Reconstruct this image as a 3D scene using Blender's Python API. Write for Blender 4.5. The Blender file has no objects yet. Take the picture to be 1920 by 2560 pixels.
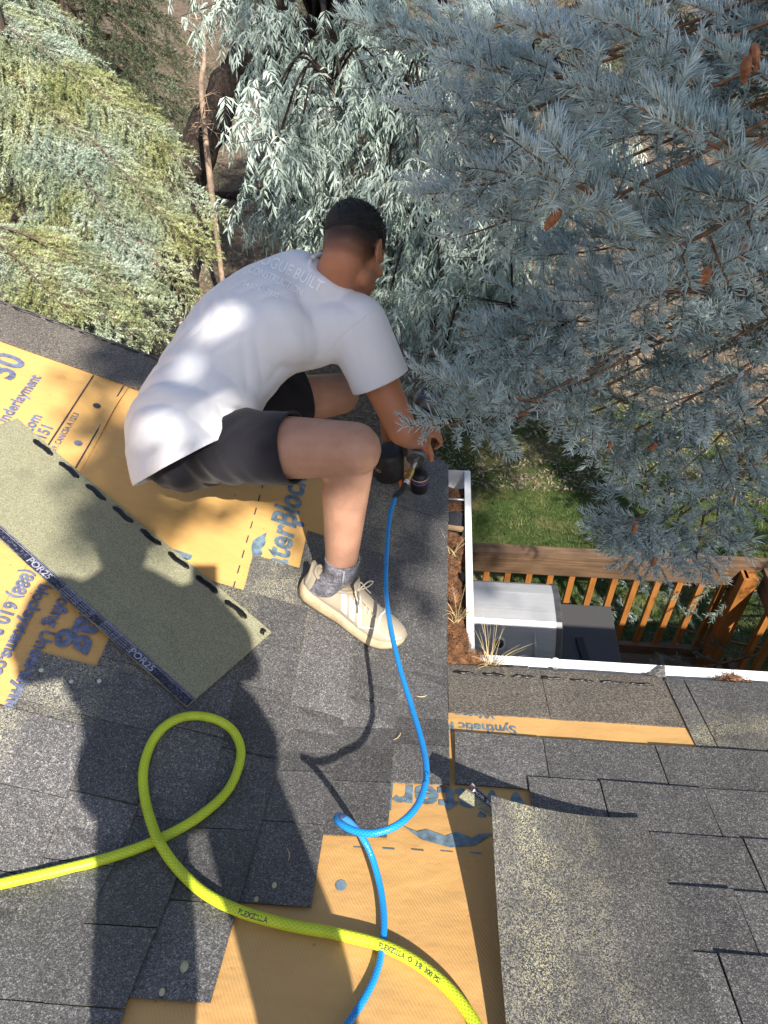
import bpy, bmesh, math, random
import numpy as np
from mathutils import Vector, Matrix
from mathutils.bvhtree import BVHTree
random.seed(7)
rng = np.random.default_rng(11)
R = math.radians
scene = bpy.context.scene
col = scene.collection

# ------------------------------------------------------------------ camera
CAM = np.array([-0.10110, -1.33649, 1.82521])
FW = np.array([-0.04589, 0.73753, -0.67376])
RT = np.array([0.99760, 0.06888, 0.00745])
UP = np.array([-0.05190, 0.67180, 0.73892])
FPX = 1900.0                      # focal length in pixels of the 1920 x 2560 photograph
cd = bpy.data.cameras.new('camera')
cd.sensor_fit = 'VERTICAL'
cd.sensor_height = 24.0
cd.lens = 24.0 * FPX / 2560.0
cd.clip_start = 0.02
cd.clip_end = 500
co = bpy.data.objects.new('camera', cd)
col.objects.link(co)
mw = Matrix.Identity(4)
for i in range(3):
    mw[i][0], mw[i][1], mw[i][2], mw[i][3] = RT[i], UP[i], -FW[i], CAM[i]
co.matrix_world = mw
scene.camera = co

# ------------------------------------------------------------------ sky, sun, exposure
SUN = np.array([-0.276, 0.648, -0.710])        # direction the light travels
SUN /= np.linalg.norm(SUN)
world = bpy.data.worlds.new('World')
scene.world = world
world.use_nodes = True
wn = world.node_tree
bg = wn.nodes['Background']
sky = wn.nodes.new('ShaderNodeTexSky')
sky.sky_type = 'NISHITA'
sky.sun_disc = False
sky.sun_elevation = math.asin(-SUN[2])
sky.sun_rotation = math.atan2(-SUN[0], -SUN[1])
sky.air_density = 1.0
sky.dust_density = 1.6
sky.ozone_density = 0.8
wn.links.new(sky.outputs[0], bg.inputs[0])
bg.inputs[1].default_value = 0.09
sd = bpy.data.lights.new('sun', 'SUN')
sd.energy = 5.0
sd.angle = R(0.53)
sd.color = (1.0, 0.93, 0.82)
so = bpy.data.objects.new('sun', sd)
so.rotation_euler = Vector(SUN).to_track_quat('-Z', 'Y').to_euler()
so.location = (4, -9, 10)
col.objects.link(so)
scene.view_settings.view_transform = 'Standard'
scene.view_settings.look = 'None'
scene.view_settings.exposure = 0.95
scene.view_settings.gamma = 1.0
scene.view_settings.use_curve_mapping = False
scene.cycles.max_bounces = 6
scene.cycles.diffuse_bounces = 4
scene.cycles.use_denoising = True
scene.cycles.sample_clamp_indirect = 4.0

# ------------------------------------------------------------------ helpers
S = 0.392                          # roof slope


def at(x, y, d):
    return CAM + FW * d + RT * (x - 960) / FPX * d - UP * (y - 1280) / FPX * d


def ray(x, y):
    v = FW + RT * (x - 960) / FPX - UP * (y - 1280) / FPX
    return v / np.linalg.norm(v)


def atz(x, y, z):
    d = ray(x, y)
    return CAM + d * ((z - CAM[2]) / d[2])


def aty(x, y, Y):
    d = ray(x, y)
    return CAM + d * ((Y - CAM[1]) / d[1])


def roofz(X, Y):
    a = -S * X
    b = -S * Y
    k = 0.025
    h = np.clip(0.5 + 0.5 * (a - b) / k, 0, 1)
    return b + (a - b) * h + k * h * (1 - h) * 0.5


def hit(x, y, off=0.0):
    d = ray(x, y)
    tl = -(CAM[2] - off + S * CAM[0]) / (d[2] + S * d[0])
    tr = -(CAM[2] - off + S * CAM[1]) / (d[2] + S * d[1])
    t = min(t for t in (tl, tr) if t > 0)
    return CAM + d * t


def vnorm(v):
    v = np.asarray(v, float)
    return v / max(np.linalg.norm(v), 1e-12)


def obj(name, me, mat=None, parent=None, smooth=False):
    o = bpy.data.objects.new(name, me)
    col.objects.link(o)
    if mat is not None and len(me.materials) == 0:
        me.materials.append(mat)
    if parent is not None:
        o.parent = parent
    if smooth and len(me.polygons):
        me.polygons.foreach_set('use_smooth', [True] * len(me.polygons))
    return o


def tag(o, label, cat, group=None, kind=None):
    o['label'] = label
    o['category'] = cat
    if group:
        o['group'] = group
    if kind:
        o['kind'] = kind
    return o


def thing(name, label, cat, loc=(0, 0, 0), group=None):
    o = bpy.data.objects.new(name, None)
    o.empty_display_size = 0.05
    col.objects.link(o)
    tag(o, label, cat, group)
    return o


def pyd(name, V, F):
    me = bpy.data.meshes.new(name)
    me.from_pydata([tuple(map(float, v)) for v in V], [], [tuple(map(int, f)) for f in F])
    me.update()
    return me


def tri_mesh(name, V, F):
    me = bpy.data.meshes.new(name)
    V = np.ascontiguousarray(V, np.float32)
    F = np.ascontiguousarray(F, np.int32)
    me.vertices.add(len(V))
    me.vertices.foreach_set('co', V.ravel())
    me.loops.add(F.size)
    me.loops.foreach_set('vertex_index', F.ravel())
    me.polygons.add(len(F))
    me.polygons.foreach_set('loop_start', np.arange(0, F.size, F.shape[1], dtype=np.int32))
    me.update(calc_edges=True)
    return me


class MB:
    """collects shapes into one mesh"""

    def __init__(self):
        self.V, self.F = [], []

    def add(self, V, F):
        b = len(self.V)
        self.V += [tuple(v) for v in V]
        self.F += [tuple(i + b for i in f) for f in F]
        return self

    def box(self, c, h, ax=None):
        c = np.asarray(c, float)
        ax = np.eye(3) if ax is None else np.asarray(ax, float)
        V = []
        for sx in (-1, 1):
            for sy in (-1, 1):
                for sz in (-1, 1):
                    V.append(c + ax[0] * h[0] * sx + ax[1] * h[1] * sy + ax[2] * h[2] * sz)
        F = [(0, 1, 3, 2), (4, 6, 7, 5), (0, 4, 5, 1), (2, 3, 7, 6), (0, 2, 6, 4), (1, 5, 7, 3)]
        return self.add(V, F)

    def tube(self, P, r, n=8, caps=True):
        P = [np.asarray(p, float) for p in P]
        r = [r] * len(P) if np.isscalar(r) else list(r)
        V, F = [], []
        T = [vnorm(P[min(i + 1, len(P) - 1)] - P[max(i - 1, 0)]) for i in range(len(P))]
        a = np.array([0, 0, 1.0]) if abs(T[0][2]) < 0.9 else np.array([1.0, 0, 0])
        x = vnorm(np.cross(a, T[0]))
        for i, p in enumerate(P):
            x = vnorm(x - T[i] * np.dot(x, T[i]))
            y = np.cross(T[i], x)
            for k in range(n):
                an = 2 * math.pi * k / n
                V.append(p + (x * math.cos(an) + y * math.sin(an)) * r[i])
        for i in range(len(P) - 1):
            for k in range(n):
                k2 = (k + 1) % n
                F.append((i * n + k, i * n + k2, (i + 1) * n + k2, (i + 1) * n + k))
        if caps:
            F.append(tuple(range(n - 1, -1, -1)))
            F.append(tuple((len(P) - 1) * n + k for k in range(n)))
        return self.add(V, F)

    def ell(self, c, rad, ax=None, nu=16, nv=10):
        c = np.asarray(c, float)
        ax = np.eye(3) if ax is None else np.asarray(ax, float)
        rad = [rad] * 3 if np.isscalar(rad) else rad
        V = [c + ax[2] * rad[2]]
        for j in range(1, nv):
            th = math.pi * j / nv
            for i in range(nu):
                ph = 2 * math.pi * i / nu
                V.append(c + ax[0] * rad[0] * math.sin(th) * math.cos(ph) + ax[1] * rad[1] * math.sin(th) * math.sin(ph) + ax[2] * rad[2] * math.cos(th))
        V.append(c - ax[2] * rad[2])
        F = []
        for i in range(nu):
            F.append((0, 1 + i, 1 + (i + 1) % nu))
            for j in range(nv - 2):
                a, b = 1 + j * nu, 1 + (j + 1) * nu
                F.append((a + i, b + i, b + (i + 1) % nu, a + (i + 1) % nu))
            F.append((len(V) - 1, 1 + (nv - 2) * nu + (i + 1) % nu, 1 + (nv - 2) * nu + i))
        return self.add(V, F)

    def capsule(self, a, b, ra, rb, n=14):
        """tapered round cone"""
        a, b = np.asarray(a, float), np.asarray(b, float)
        self.tube([a, a * 0.67 + b * 0.33, a * 0.33 + b * 0.67, b], [ra, ra * 0.67 + rb * 0.33, ra * 0.33 + rb * 0.67, rb], n)
        self.ell(a, ra, nu=n, nv=8)
        self.ell(b, rb, nu=n, nv=8)
        return self

    def loft(self, rings, caps=True):
        n = len(rings[0])
        V = [v for r_ in rings for v in r_]
        F = []
        for i in range(len(rings) - 1):
            for k in range(n):
                k2 = (k + 1) % n
                F.append((i * n + k, i * n + k2, (i + 1) * n + k2, (i + 1) * n + k))
        if caps:
            F.append(tuple(range(n - 1, -1, -1)))
            F.append(tuple((len(rings) - 1) * n + k for k in range(n)))
        return self.add(V, F)

    def mesh(self, name):
        me = pyd(name, self.V, self.F)
        bm = bmesh.new()
        bm.from_mesh(me)
        bmesh.ops.recalc_face_normals(bm, faces=bm.faces)
        bm.to_mesh(me)
        bm.free()
        return me

    def build(self, name, mat, parent=None, smooth=False, bevel=0.0):
        me = self.mesh(name)
        if bevel > 0:
            bm = bmesh.new()
            bm.from_mesh(me)
            es = [e for e in bm.edges if len(e.link_faces) == 2 and e.calc_face_angle(0) > 0.6]
            bmesh.ops.bevel(bm, geom=es, offset=bevel, segments=2, affect='EDGES', profile=0.7)
            bm.to_mesh(me)
            bm.free()
        return obj(name, me, mat, parent, smooth)


def catmull(P, n=8):
    P = [np.asarray(p, float) for p in P]
    Q = [2 * P[0] - P[1]] + P + [2 * P[-1] - P[-2]]
    out = []
    for i in range(1, len(Q) - 2):
        p0, p1, p2, p3 = Q[i - 1:i + 3]
        for k in range(n):
            t = k / n
            out.append(0.5 * ((2 * p1) + (-p0 + p2) * t + (2 * p0 - 5 * p1 + 4 * p2 - p3) * t * t + (-p0 + 3 * p1 - 3 * p2 + p3) * t ** 3))
    out.append(P[-1])
    return out


def remesh(mb, voxel, smooth_it=4, name='m'):
    me = mb.mesh(name + '_src')
    o = bpy.data.objects.new(name + '_src', me)
    col.objects.link(o)
    m = o.modifiers.new('r', 'REMESH')
    m.mode = 'VOXEL'
    m.voxel_size = voxel
    if smooth_it:
        s_ = o.modifiers.new('s', 'SMOOTH')
        s_.factor = 0.5
        s_.iterations = smooth_it
    dg = bpy.context.evaluated_depsgraph_get()
    res = bpy.data.meshes.new_from_object(o.evaluated_get(dg))
    res.name = name
    bpy.data.objects.remove(o)
    bpy.data.meshes.remove(me)
    return res


def mesh_co(me):
    a = np.empty(len(me.vertices) * 3, np.float32)
    me.vertices.foreach_get('co', a)
    return a.reshape(-1, 3).astype(float)


def mesh_no(me):
    a = np.empty(len(me.vertices) * 3, np.float32)
    me.vertices.foreach_get('normal', a)
    return a.reshape(-1, 3).astype(float)


def set_co(me, V):
    me.vertices.foreach_set('co', np.ascontiguousarray(V, np.float32).ravel())
    me.update()


def delete_verts(me, mask):
    bm = bmesh.new()
    bm.from_mesh(me)
    bm.verts.ensure_lookup_table()
    bmesh.ops.delete(bm, geom=[bm.verts[i] for i in np.nonzero(mask)[0]], context='VERTS')
    bm.to_mesh(me)
    bm.free()


def cut(me, p, n, region):
    """cut away what lies beyond the plane, inside the region only"""
    bm = bmesh.new()
    bm.from_mesh(me)
    vs = set(v for v in bm.verts if region(np.array(v.co)))
    fs = [f for f in bm.faces if all(v in vs for v in f.verts)]
    es = set(e for f in fs for e in f.edges)
    bmesh.ops.bisect_plane(bm, geom=fs + list(es) + list(set(v for f in fs for v in f.verts)), plane_co=Vector(p), plane_no=Vector(n), clear_outer=True)
    bm.to_mesh(me)
    bm.free()
    me.polygons.foreach_set('use_smooth', [True] * len(me.polygons))


_tc = {}


def text_mesh(s, size, bold=0.0, xs=1.0, shear=0.0):
    """flat text in the xy plane as (verts, faces)"""
    key = (s, size, bold, xs, shear)
    if key in _tc:
        return _tc[key]
    cu = bpy.data.curves.new('t', 'FONT')
    cu.body = s
    cu.size = size
    cu.offset = bold
    cu.shear = shear
    cu.resolution_u = 3
    o = bpy.data.objects.new('t', cu)
    col.objects.link(o)
    dg = bpy.context.evaluated_depsgraph_get()
    me = bpy.data.meshes.new_from_object(o.evaluated_get(dg))
    bm = bmesh.new()
    bm.from_mesh(me)
    bmesh.ops.triangulate(bm, faces=bm.faces)
    V = np.array([v.co[:] for v in bm.verts]).reshape(-1, 3)
    F = [[v.index for v in f.verts] for f in bm.faces]
    bm.free()
    bpy.data.objects.remove(o)
    bpy.data.meshes.remove(me)
    V = V.copy()
    V[:, 0] *= xs
    _tc[key] = (V, F)
    return V, F


# ------------------------------------------------------------------ material helpers
class NT:
    def __init__(self, name):
        self.m = bpy.data.materials.new(name)
        self.m.use_nodes = True
        self.t = self.m.node_tree
        self.b = self.t.nodes['Principled BSDF']

    def n(self, typ, props=None, **ins):
        nd = self.t.nodes.new('ShaderNode' + typ)
        for k, v in (props or {}).items():
            setattr(nd, k, v)
        for k, v in ins.items():
            k2 = k.replace('_', ' ')
            self.set(nd.inputs[k2] if k2 in nd.inputs else nd.inputs[int(k[1:])], v)
        return nd

    def set(self, sock, v):
        if hasattr(v, 'is_output') or isinstance(v, bpy.types.NodeSocket):
            self.t.links.new(v, sock)
        else:
            sock.default_value = v

    def coord(self, which='Object'):
        return self.n('TexCoord').outputs[which]

    def mapping(self, vec, scale=(1, 1, 1), rot=(0, 0, 0)):
        return self.n('Mapping', None, Vector=vec, Scale=scale, Rotation=rot).outputs[0]

    def noise(self, vec, scale, detail=3.0, rough=0.55, out=0):
        return self.n('TexNoise', None, Vector=vec, Scale=scale, Detail=detail, Roughness=rough).outputs[out]

    def voro(self, vec, scale, out='Color', feature='F1'):
        return self.n('TexVoronoi', {'feature': feature}, Vector=vec, Scale=scale).outputs[out]

    def ramp(self, fac, stops, interp='LINEAR'):
        nd = self.n('ValToRGB', None, Fac=fac)
        cr = nd.color_ramp
        cr.interpolation = interp
        while len(cr.elements) < len(stops):
            cr.elements.new(0.5)
        for e, (p_, c_) in zip(cr.elements, stops):
            e.position = p_
            e.color = (c_[0], c_[1], c_[2], 1) if not np.isscalar(c_) else (c_, c_, c_, 1)
        return nd.outputs[0]

    def mix(self, fac, a, b, mode='MIX'):
        nd = self.n('Mix', {'data_type': 'RGBA', 'blend_type': mode})
        for i, v in ((0, fac), (6, a), (7, b)):
            if isinstance(v, (tuple, list)) and len(v) == 3:
                v = (v[0], v[1], v[2], 1)
            self.set(nd.inputs[i], v)
        return nd.outputs[2]

    def math(self, op, a, b=0.0, clamp=False):
        nd = self.n('Math', {'operation': op, 'use_clamp': clamp})
        self.set(nd.inputs[0], a)
        self.set(nd.inputs[1], b)
        return nd.outputs[0]

    def sep(self, vec):
        return self.n('SeparateXYZ', None, Vector=vec).outputs

    def bump(self, h, strength=0.5, dist=0.01, normal=None):
        nd = self.n('Bump', None, Height=h, Strength=strength, Distance=dist)
        if normal is not None:
            self.set(nd.inputs['Normal'], normal)
        self.set(self.b.inputs['Normal'], nd.outputs[0])
        return nd.outputs[0]

    def base(self, v):
        if isinstance(v, (tuple, list)) and len(v) == 3:
            v = (v[0], v[1], v[2], 1)
        self.set(self.b.inputs['Base Color'], v)
        return self

    def p(self, **k):
        for kk, v in k.items():
            self.set(self.b.inputs[kk.replace('_', ' ')], v)
        return self


def simple(name, c, rough=0.6, metal=0.0, var=0.12, scale=30.0, bump=0.0, spec=0.5):
    t = NT(name)
    v = t.coord()
    f = t.noise(v, scale, 4)
    dk = tuple(x * (1 - var * 2) for x in c)
    lt = tuple(min(1, x * (1 + var * 2)) for x in c)
    t.base(t.ramp(f, [(0.3, dk), (0.7, lt)]))
    t.p(Roughness=rough, Metallic=metal, Specular_IOR_Level=spec)
    if bump:
        t.bump(f, bump, 0.004)
    return t.m


def shingle_mat(name, dark, light, bright, fleck=0.0, fleck_col=(0.5, 0.47, 0.2), p_bright=0.82):
    """asphalt granules: clumps a few millimetres wide"""
    t = NT(name)
    v = t.coord()
    vo = t.n('TexVoronoi', None, Vector=v, Scale=360.0)
    cellr = t.sep(vo.outputs['Color'])
    vo2 = t.n('TexVoronoi', None, Vector=v, Scale=150.0)
    c2 = t.sep(vo2.outputs['Color'])
    f = t.math('ADD', t.math('MULTIPLY', cellr[0], 0.65), t.math('MULTIPLY', c2[0], 0.35))
    c = t.ramp(f, [(0.15, dark), (0.55, light), (p_bright, bright), (0.97, tuple(min(1, x * 1.8) for x in bright))])
    if fleck > 0:
        ff = t.math('GREATER_THAN', cellr[1], 1 - fleck)
        patch = t.ramp(t.noise(v, 14.0, 3), [(0.38, 0.15), (0.62, 1.0)])
        c = t.mix(t.math('MULTIPLY', ff, patch), c, fleck_col)
    big = t.ramp(t.noise(v, 6.0, 4), [(0.25, 0.72), (0.75, 1.22)])
    c = t.mix(1.0, c, big, 'MULTIPLY')
    ri = t.n('ObjectInfo').outputs['Random']
    c = t.mix(1.0, c, t.ramp(ri, [(0.0, 0.80), (1.0, 1.16)]), 'MULTIPLY')
    t.base(c)
    t.p(Roughness=0.62, Specular_IOR_Level=0.55)
    h = t.math('ADD', cellr[2], t.math('MULTIPLY', c2[2], 0.8))
    t.bump(h, 0.75, 0.0016)
    return t.m
# ------------------------------------------------------------------ roof materials
def shingle_attr_mat():
    t = NT('asphalt_granules')
    v = t.coord()
    vo = t.n('TexVoronoi', None, Vector=v, Scale=560.0)
    cr = t.sep(vo.outputs['Color'])
    vo2 = t.n('TexVoronoi', None, Vector=v, Scale=270.0)
    c2 = t.sep(vo2.outputs['Color'])
    f = t.math('ADD', t.math('MULTIPLY', cr[0], 0.7), t.math('MULTIPLY', c2[0], 0.3))
    c = t.ramp(f, [(0.08, (0.038, 0.038, 0.041)), (0.5, (0.095, 0.0925, 0.0935)), (0.76, (0.175, 0.170, 0.168)), (0.95, (0.37, 0.36, 0.345))])
    nz = t.n('Attribute', {'attribute_name': 'nz'}).outputs['Fac']
    patch = t.ramp(t.noise(v, 16.0, 3), [(0.36, 0.25), (0.6, 1.0)])
    ff = t.math('MULTIPLY', t.math('GREATER_THAN', t.math('ADD', cr[1], t.math('MULTIPLY', c2[1], 0.25)), 0.80), t.math('MULTIPLY', nz, patch))
    c = t.mix(t.math('MULTIPLY', ff, 0.8), c, (0.56, 0.52, 0.33))
    br = t.n('Attribute', {'attribute_name': 'brown'}).outputs['Fac']
    c = t.mix(br, c, t.ramp(f, [(0.1, (0.05, 0.040, 0.032)), (0.5, (0.125, 0.105, 0.085)), (0.85, (0.34, 0.30, 0.25))]))
    big = t.ramp(t.noise(v, 5.0, 5, 0.6), [(0.25, 0.70), (0.75, 1.25)])
    c = t.mix(1.0, c, big, 'MULTIPLY')
    scuff = t.ramp(t.noise(t.mapping(v, (3, 40, 3)), 2.2, 4), [(0.66, 0.0), (0.80, 0.35)])
    c = t.mix(scuff, c, (0.30, 0.29, 0.28))
    ri = t.n('ObjectInfo').outputs['Random']
    c = t.mix(1.0, c, t.ramp(ri, [(0.0, 0.74), (1.0, 1.2)]), 'MULTIPLY')
    t.base(c)
    t.p(Roughness=0.6, Specular_IOR_Level=0.6)
    t.bump(t.math('ADD', cr[2], t.math('MULTIPLY', c2[2], 0.9)), 0.85, 0.0018)
    return t.m


M_SH = shingle_attr_mat()


def underlay_mat(name, c0, c1, weave):
    t = NT(name)
    v = t.coord()
    f = t.noise(v, 5.0, 5, 0.6)
    c = t.ramp(f, [(0.25, c0), (0.75, c1)])
    sp = t.noise(v, 90.0, 2)
    c = t.mix(t.ramp(sp, [(0.70, 0.0), (0.78, 0.55)]), c, (0.24, 0.13, 0.05))
    st = t.noise(t.mapping(v, (2.0, 14.0, 2.0), (0, 0, 0.5)), 3.0, 4)
    c = t.mix(t.ramp(st, [(0.45, 0.0), (0.75, 0.10)]), c, (0.36, 0.20, 0.08))
    t.base(c)
    t.p(Roughness=0.58, Specular_IOR_Level=0.35)
    wr = t.noise(t.mapping(v, (2.0, 3.6, 2.0), (0, 0, 0.35)), 2.6, 4, 0.5)
    wr2 = t.n('TexNoise', {'noise_type': 'RIDGED_MULTIFRACTAL'}, Vector=t.mapping(v, (2.2, 4.0, 2.2), (0, 0, -0.45)), Scale=1.5, Detail=1.0).outputs[0]
    h = t.math('ADD', wr, t.math('MULTIPLY', wr2, 0.13))
    b1 = t.n('Bump', None, Height=h, Strength=0.45, Distance=0.016).outputs[0]
    wv = t.n('TexWave', {'wave_type': 'BANDS', 'bands_direction': 'DIAGONAL'}, Vector=v, Scale=95.0, Distortion=0.4).outputs[1]
    t.bump(wv, weave, 0.0012, b1)
    return t.m


M_UL = underlay_mat('orange_underlayment', (0.60, 0.345, 0.115), (0.69, 0.42, 0.15), 0.10)
M_UW = underlay_mat('woven_underlayment', (0.60, 0.34, 0.12), (0.68, 0.41, 0.16), 0.22)
M_INK = simple('blue_grey_ink', (0.13, 0.155, 0.25), 0.6, var=0.22, scale=60)
M_INKT = simple('teal_grey_ink', (0.14, 0.205, 0.26), 0.6, var=0.25, scale=50)
M_INKD = simple('dark_ink', (0.035, 0.04, 0.06), 0.6)
M_TAR = simple('black_sealant', (0.008, 0.008, 0.009), 0.35, var=0.3, scale=120, bump=0.5)
M_WOOD_DECK = simple('roof_sheathing', (0.32, 0.22, 0.12), 0.8, var=0.2, scale=8)
M_WHITE = simple('white_gutter_paint', (0.74, 0.76, 0.78), 0.38, var=0.05, scale=14)
M_SIDING = simple('pale_siding', (0.55, 0.52, 0.46), 0.7, var=0.05, scale=6)
M_GALV = simple('hanger_metal', (0.62, 0.60, 0.62), 0.35, 0.6, var=0.1, scale=60)


def slab(name, us, vs, f, thick, mat, parent, attr=None):
    """grid slab: f(u, v) -> top point; sides closed, open underneath"""
    nu, nv = len(us), len(vs)
    top = [f(u, v) for u in us for v in vs]
    V = list(top)
    border = [(i, 0) for i in range(nu)] + [(nu - 1, j) for j in range(1, nv)] + [(i, nv - 1) for i in range(nu - 2, -1, -1)] + [(0, j) for j in range(nv - 2, 0, -1)]
    F = []
    for i in range(nu - 1):
        for j in range(nv - 1):
            a = i * nv + j
            F.append((a, a + nv, a + nv + 1, a + 1))
    b0 = len(V)
    bi = [i * nv + j for i, j in border]
    for k in bi:
        V.append(np.asarray(top[k]) - np.array([0, 0, thick]))
    n = len(bi)
    for k in range(n):
        k2 = (k + 1) % n
        F.append((bi[k2], bi[k], b0 + k, b0 + k2))
    me = pyd(name, V, F)
    if me.polygons and me.polygons[0].normal.z < 0:
        me.flip_normals()
    if attr:
        for an, fn in attr.items():
            a = me.attributes.new(an, 'FLOAT', 'POINT')
            vals = [fn(u, v) for u in us for v in vs]
            vals += [vals[k] for k in bi]
            a.data.foreach_set('value', np.array(vals, np.float32))
    return obj(name, me, mat, parent)


house = thing('house', 'house with a half shingled grey roof, orange underlayment and white gutters', 'house')

# sheathing under everything (plan grid on the two slopes)
def deck_mesh(x0, x1, y0, y1, dz, nx, ny, clip):
    xs = np.linspace(x0, x1, nx)
    ys = np.linspace(y0, y1, ny)
    V, F, idx = [], [], {}
    for i, X in enumerate(xs):
        for j, Y in enumerate(ys):
            idx[i, j] = len(V)
            V.append((X, Y, roofz(X, Y) + dz))
    for i in range(nx - 1):
        for j in range(ny - 1):
            cx, cy = (xs[i] + xs[i + 1]) / 2, (ys[j] + ys[j + 1]) / 2
            if clip(cx, cy):
                F.append((idx[i, j], idx[i + 1, j], idx[i + 1, j + 1], idx[i, j + 1]))
    me = pyd('d', V, F)
    bm = bmesh.new()
    bm.from_mesh(me)
    bmesh.ops.delete(bm, geom=[v for v in bm.verts if not v.link_faces], context='VERTS')
    bm.to_mesh(me)
    bm.free()
    return me


inroof = lambda X, Y: (X < -0.0 and Y < 0.93) or (Y < -0.0)
roof = obj('roof', deck_mesh(-4.4, 4.0, -4.2, 0.93, -0.012, 169, 172, lambda X, Y: (X < -0.003 or Y < -0.003) and Y < 0.93), M_WOOD_DECK, house)

# underlayment sheets
def sheet(name, x0, x1, y0, y1, dz, mat, lift=None, res=0.03, shape=None):
    nx, ny = max(2, int((x1 - x0) / res) + 1), max(2, int((y1 - y0) / res) + 1)
    us, vs = np.linspace(x0, x1, nx), np.linspace(y0, y1, ny)

    def f(u, v):
        X, Y = shape(u, v) if shape else (u, v)
        z = roofz(X, Y) + dz + 0.0012 * math.sin(X * 31 + 2.1 * math.sin(Y * 9)) * math.sin(Y * 17 + X * 5)
        if lift:
            z += lift(X, Y)
        return np.array([X, Y, z])
    return slab(name, us, vs, f, 0.0015, mat, house)


sheet('underlayment', -1.10, -0.004, -0.62, 0.90, -0.004, M_UL)
sheet('underlayment', -2.6, -1.085, -1.6, 0.91, -0.0015, M_UL,
      lift=lambda X, Y: 0.011 * math.exp(-((X + 1.085) / 0.02) ** 2) * math.exp(-((Y - 0.60) / 0.12) ** 2))
sheet('underlayment', -1.2, 2.2, -2.2, -0.006, 0.0005, M_UW, res=0.05,
      shape=lambda u, v: (max(u, v * 0.9 - 0.30), v))

# ---- shingles of the left slope: courses run along Y, butts face +X
EXPO = 0.1331
TOPW = 0.313
START = {0: 0.932, 1: 0.365, 2: 0.20, 3: 0.055, 4: -0.12, 5: -0.30, 6: -0.455, 7: -0.60, 8: -0.75, 9: -0.90}
END = {0: -0.465, 1: -0.625, 2: -0.795, 3: -0.98, 4: -1.15, 5: -1.32, 6: -1.5, 7: -1.6, 8: -1.7, 9: -1.8}
JOINTS = {0: [0.62, 0.47, 0.26, -0.105, -0.235, -0.335], 1: [0.10, -0.19, -0.285, -0.36, -0.47], 2: [0.05, -0.09, -0.26, -0.45, -0.6],
          3: [-0.10, -0.24, -0.42, -0.63, -0.80], 4: [-0.27, -0.4, -0.62, -0.86, -1.0], 5: [-0.43, -0.60, -0.74, -1.0, -1.15],
          6: [-0.62, -0.78, -0.97, -1.2], 7: [-0.8, -1.0, -1.2, -1.4], 8: [-1.0, -1.2, -1.5], 9: [-1.2, -1.5]}
for k in range(10):
    xb = -EXPO * k + (0.003 if k == 0 else 0)
    edges = [START[k]] + JOINTS[k] + [END[k]]
    raised = False
    for a, b in zip(edges[:-1], edges[1:]):
        raised = (not raised) if random.random() < 0.75 else raised
        up = 0.0034 if raised else 0.0
        # full height only where the next course does not cover it
        full = k >= 8 or a > START[k + 1] - 0.02 or k == 9
        us = [0, 0.12, 0.145, 0.2, 0.24, TOPW] if full else [0, 0.12, 0.17]
        vs = np.linspace(b + 0.0012, a - 0.0012, max(2, int((a - b) / 0.05) + 1) if b < -EXPO * k + 0.35 else 2)
        j = [random.uniform(-0.0015, 0.0015) for _ in range(4)]
        wob = random.uniform(0, 6)

        def f(u, v, xb=xb, up=up, j=j, a=a, b=b, wob=wob):
            t = (v - b) / (a - b)
            X = xb - u + (j[0] * t + j[1] * (1 - t)) * (1 - u / TOPW) + 0.0007 * math.sin(v * 90 + wob)
            off = 0.0115 - 0.0095 * u / TOPW + up * max(0, 1 - u / 0.16)
            return np.array([X, v + j[2] * (u / TOPW), roofz(X, v) + off])
        nzv = {0: 0, 0.12: 0.0, 0.145: 0.55, 0.17: 0.5, 0.2: 1.0, 0.24: 0.9, TOPW: 0.35}
        slab('shingle', us, vs, f, 0.0052, M_SH, roof, {'nz': lambda u, v, n=nzv: n[u], 'brown': lambda u, v: 0.0})

# rake starter strip along the far edge
for a, b in ((-1.78, -0.96), (-0.957, -0.30), (-0.297, -0.012)):
    slab('shingle', np.linspace(a, b, 5), [0.745, 0.80, 0.952], lambda u, v: np.array([u, v + 0.002 * math.sin(u * 14), roofz(u, v) + 0.006 + (0.004 if u > -0.32 else 0)]),
         0.005, M_SH, roof, {'nz': lambda u, v: 0.12, 'brown': lambda u, v: 0.75})
slab('shingle', np.linspace(-3.2, -1.783, 4), [0.745, 0.80, 0.952], lambda u, v: np.array([u, v, roofz(u, v) + 0.006]), 0.005, M_SH, roof,
     {'nz': lambda u, v: 0.1, 'brown': lambda u, v: 0.6})
for i in range(14):     # sealant dashes along the rake edge
    u0 = -1.72 + i * 0.105
    mb = MB()
    P = [np.array([u0 + 0.09 * t, 0.936 + 0.003 * math.sin(9 * t + i), roofz(u0 + 0.09 * t, 0.936) + 0.0065]) for t in np.linspace(0, 1, 6)]
    mb.tube(P, [0.002, 0.0055, 0.005, 0.0058, 0.005, 0.002], 6)
    mb.build('sealant_dash', M_TAR, roof, True)

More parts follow.
